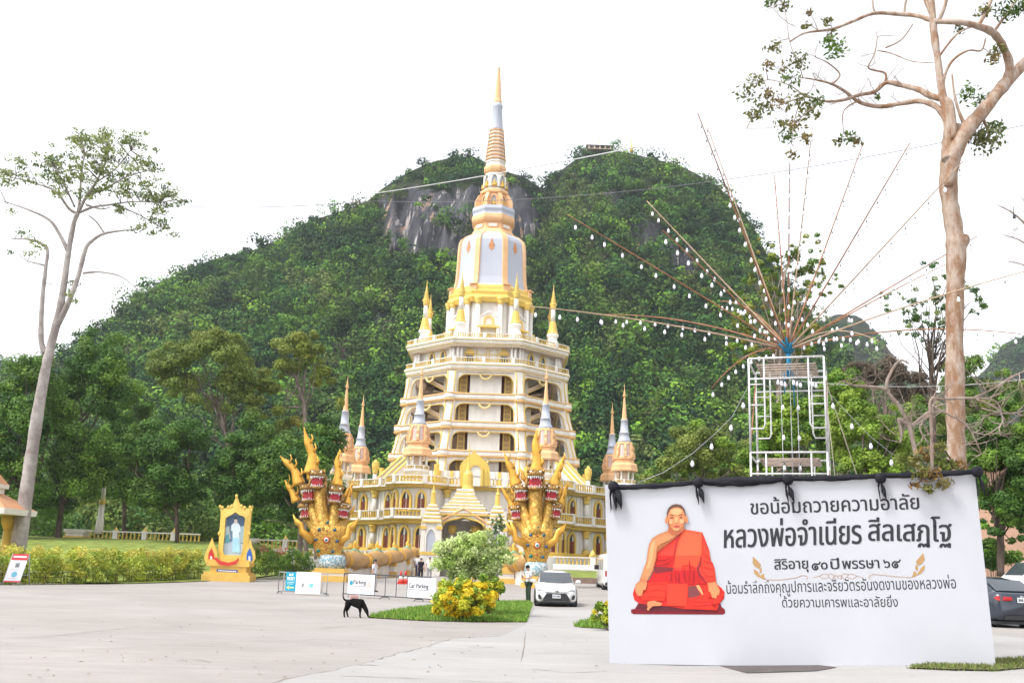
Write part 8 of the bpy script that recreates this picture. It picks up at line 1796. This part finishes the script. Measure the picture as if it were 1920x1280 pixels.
    m = MB(); hc = ht + Vector((0, .015, .005)) * s
    if hair == 'long': m.ball(hc, .092 * s, .10 * s, .095 * s, 14, 9); m.loft([[hc + Vector((x * w, .05 + .05 * y, z)) * s for x, y in ((1, 0), (.6, 1), (-.6, 1), (-1, 0), (-.6, -.3), (.6, -.3))] for w, z in ((.085, .02), (.10, -.12), (.10, -.28), (.06, -.40))])
    else: m.ball(hc, .085 * s, .095 * s, .085 * s, 14, 9)
    m.build('hair', m_hair, t)
    if cap is not None:
        m = MB(); m.lathe([(.098 * s, hc.z + .005 * s), (.10 * s, hc.z + .03 * s), (.08 * s, hc.z + .085 * s), (.02 * s, hc.z + .11 * s)], 16, ctr=(hc.x, hc.y))
        if cap[1] == 'brim': m.lathe([(.09 * s, hc.z + .012 * s), (.20 * s, hc.z - .015 * s), (.205 * s, hc.z - .012 * s), (.09 * s, hc.z + .03 * s)], 18, ctr=(hc.x, hc.y))
        else: m.prism([hc + Vector(v) * s for v in ((-.075, -.06, .012), (.075, -.06, .012), (.06, -.19, .0), (-.06, -.19, .0))], (0, 0, .012 * s))
        m.build('cap', cap[0], t)
    for n_ in 'LR':
        a_, o_ = Vector(J['an' + n_]) * s, Vector(J['to' + n_]) * s; m = MB(); m.tube([a_ + Vector((0, .05, -.045)) * s, a_ + Vector((0, 0, -.03)) * s, o_ + Vector((0, .03, 0)) * s, o_ + Vector((0, -.03, -.005)) * s], [.042 * s, .052 * s, .046 * s, .026 * s], 8); m.build('shoe', cloth_m('shoe_leather_%d' % int(shoe[0] * 100), shoe), t)
    if phone: m = MB(); m.cbox(((0), -.36 * s, 1.20 * s), (.075 * s, .012 * s, .15 * s)); m.build('phone', m_trim, t)
    return t
CW = cloth_m('white_cotton', (.66, .66, .70)); CB = cloth_m('black_cotton', (.015, .015, .02)); CBE = cloth_m('beige_cotton', (.56, .50, .42)); CJ = cloth_m('blue_denim', (.06, .10, .20)); CG = cloth_m('grey_trousers', (.34, .34, .35)); CGR = cloth_m('dark_green_trousers', (.035, .06, .04)); CPT = cloth_m('pale_trousers', (.45, .42, .40))
def place(px, py): return G(px, py)
def height(px, y0, y1): g = G(px, y1); q = P(px, y0, g.y); return q.z - g.z
g = G(990, 1130); person('person in black cap, white shirt and dark green trousers looking at a phone', g, rad(-62), 1.60, CW, CGR, cap=(CB, 'peak'), phone=True)
g = G(700, 1109); person('person with long dark hair in white top walking behind the parking banner', g, rad(70), 1.66, CW, CPT, hair='long', walk=.6)
vg = 'visitors on the plaza'
for px, py, rz, H_, tp, lw, kw, lb in ((770, 1080, 185, 1.62, CBE, CBE, dict(skirt=True, cap=(CBE, 'brim')), 'person in beige dress and brimmed hat walking away'), (782, 1081, 170, 1.70, CW, CJ, dict(walk=.7), 'person in white shirt and blue jeans walking towards the temple'),
                               (788, 1090, 165, 1.52, CB, CB, dict(), 'person dressed all in black, standing in front of the other visitors'), (804, 1091, 5, 1.64, CW, CG, dict(cap=(CG, 'peak')), 'person in white shirt and grey trousers facing the camera')):
    person(lb, G(px, py), rad(rz), H_, tp, lw, group=vg, **kw)
# the dog: nose down, tail curled up, walking to the right
m_fur = mat('black_fur', (.006, .005, .005), .85, var=.3, scale=12, bump=.3, bscale=60, spec=.12)
g = G(664, 1157); t = thing('dog', 'lean black dog sniffing the edge of the island grass, tail curled up', 'dog', (g.x, g.y, g.z), rad(-6)); D_ = 1 / ppm(664, 1140, g.y)
X = lambda px: (px - 664) * D_; Zd = lambda py: (1158 - py) * D_
pts = {'rump': (X(651), 0, Zd(1131)), 'loin': (X(657), 0, Zd(1129.5)), 'mid': (X(664), 0, Zd(1131)), 'chest': (X(673), 0, Zd(1132)), 'wither': (X(677), 0, Zd(1131.5)), 'neck': (X(682), 0, Zd(1137)), 'head': (X(687), -.02, Zd(1145)), 'muzz': (X(690), -.03, Zd(1151)), 'nose': (X(691), -.03, Zd(1156)),
       't1': (X(647), 0, Zd(1127.5)), 't2': (X(643), 0, Zd(1126)), 't3': (X(640.5), 0, Zd(1122)), 't4': (X(641), 0, Zd(1118.5))}
rad_ = {'rump': (.10, .085), 'loin': (.085, .08), 'mid': (.095, .115), 'chest': (.10, .14), 'wither': (.085, .125), 'neck': (.065, .075), 'head': (.062, .065), 'muzz': (.036, .036), 'nose': (.024, .022), 't1': .034, 't2': .026, 't3': .02, 't4': .010}
ed = [('mid', 'loin'), ('loin', 'rump'), ('mid', 'chest'), ('chest', 'wither'), ('wither', 'neck'), ('neck', 'head'), ('head', 'muzz'), ('muzz', 'nose'), ('rump', 't1'), ('t1', 't2'), ('t2', 't3'), ('t3', 't4')]
for sd, hx, fx in ((-1, 0, 0), (1, 3.5, -3.0)):
    for n_, p_, r_ in (('hk', (X(650 + hx * .4), sd * .085, Zd(1138)), .062), ('hh', (X(645.5 + hx * .6), sd * .085, Zd(1147.5)), .030), ('hf', (X(646.5 + hx), sd * .085, Zd(1156)), .024), ('hp', (X(648.5 + hx), sd * .085, Zd(1157.3)), .026)): pts[n_ + str(sd)] = p_; rad_[n_ + str(sd)] = r_
    for n_, p_, r_ in (('fe', (X(675 + fx * .4), sd * .075, Zd(1140)), .050), ('fw', (X(676 + fx * .8), sd * .075, Zd(1149)), .028), ('ff', (X(676.5 + fx), sd * .075, Zd(1156)), .022), ('fp', (X(679 + fx), sd * .075, Zd(1157.3)), .026)): pts[n_ + str(sd)] = p_; rad_[n_ + str(sd)] = r_
    k = str(sd); ed += [('rump', 'hk' + k), ('hk' + k, 'hh' + k), ('hh' + k, 'hf' + k), ('hf' + k, 'hp' + k), ('chest', 'fe' + k), ('fe' + k, 'fw' + k), ('fw' + k, 'ff' + k), ('ff' + k, 'fp' + k)]
nm_ = ['mid'] + [n for n in pts if n != 'mid']; ix = {n: i for i, n in enumerate(nm_)}
skinned('body', [pts[n] for n in nm_], [(ix[a], ix[b]) for a, b in ed], [rad_[n] for n in nm_], m_fur, t)
for sd in (-1, 1): m = MB(); b = Vector(pts['head']) + Vector((-.02, sd * .05, .03)); m.prism([b, b + Vector((.05, sd * .01, -.01)), b + Vector((.055, sd * .045, -.085))], (-.012, sd * .008, .006)); m.build('ear', m_fur, t)
# ================================================================ the air between here and the hills
m = MB(); m.box((-1600, -70, -4), (1600, 2300, 235)); hz_m = bpy.data.materials.new('haze_air'); hz_m.use_nodes = True; t_ = hz_m.node_tree; t_.nodes.clear()
pv = t_.nodes.new('ShaderNodeVolumePrincipled'); pv.inputs['Color'].default_value = (.86, .91, 1, 1); pv.inputs['Density'].default_value = .00018; pv.inputs['Anisotropy'].default_value = .2
ou = t_.nodes.new('ShaderNodeOutputMaterial'); t_.links.new(pv.outputs[0], ou.inputs['Volume'])
tag(m.build('haze', hz_m), 'thin pale air between the plaza and the hills', 'haze', kind='stuff')
scene.cycles.volume_bounces = 0; scene.cycles.volume_step_rate = 4
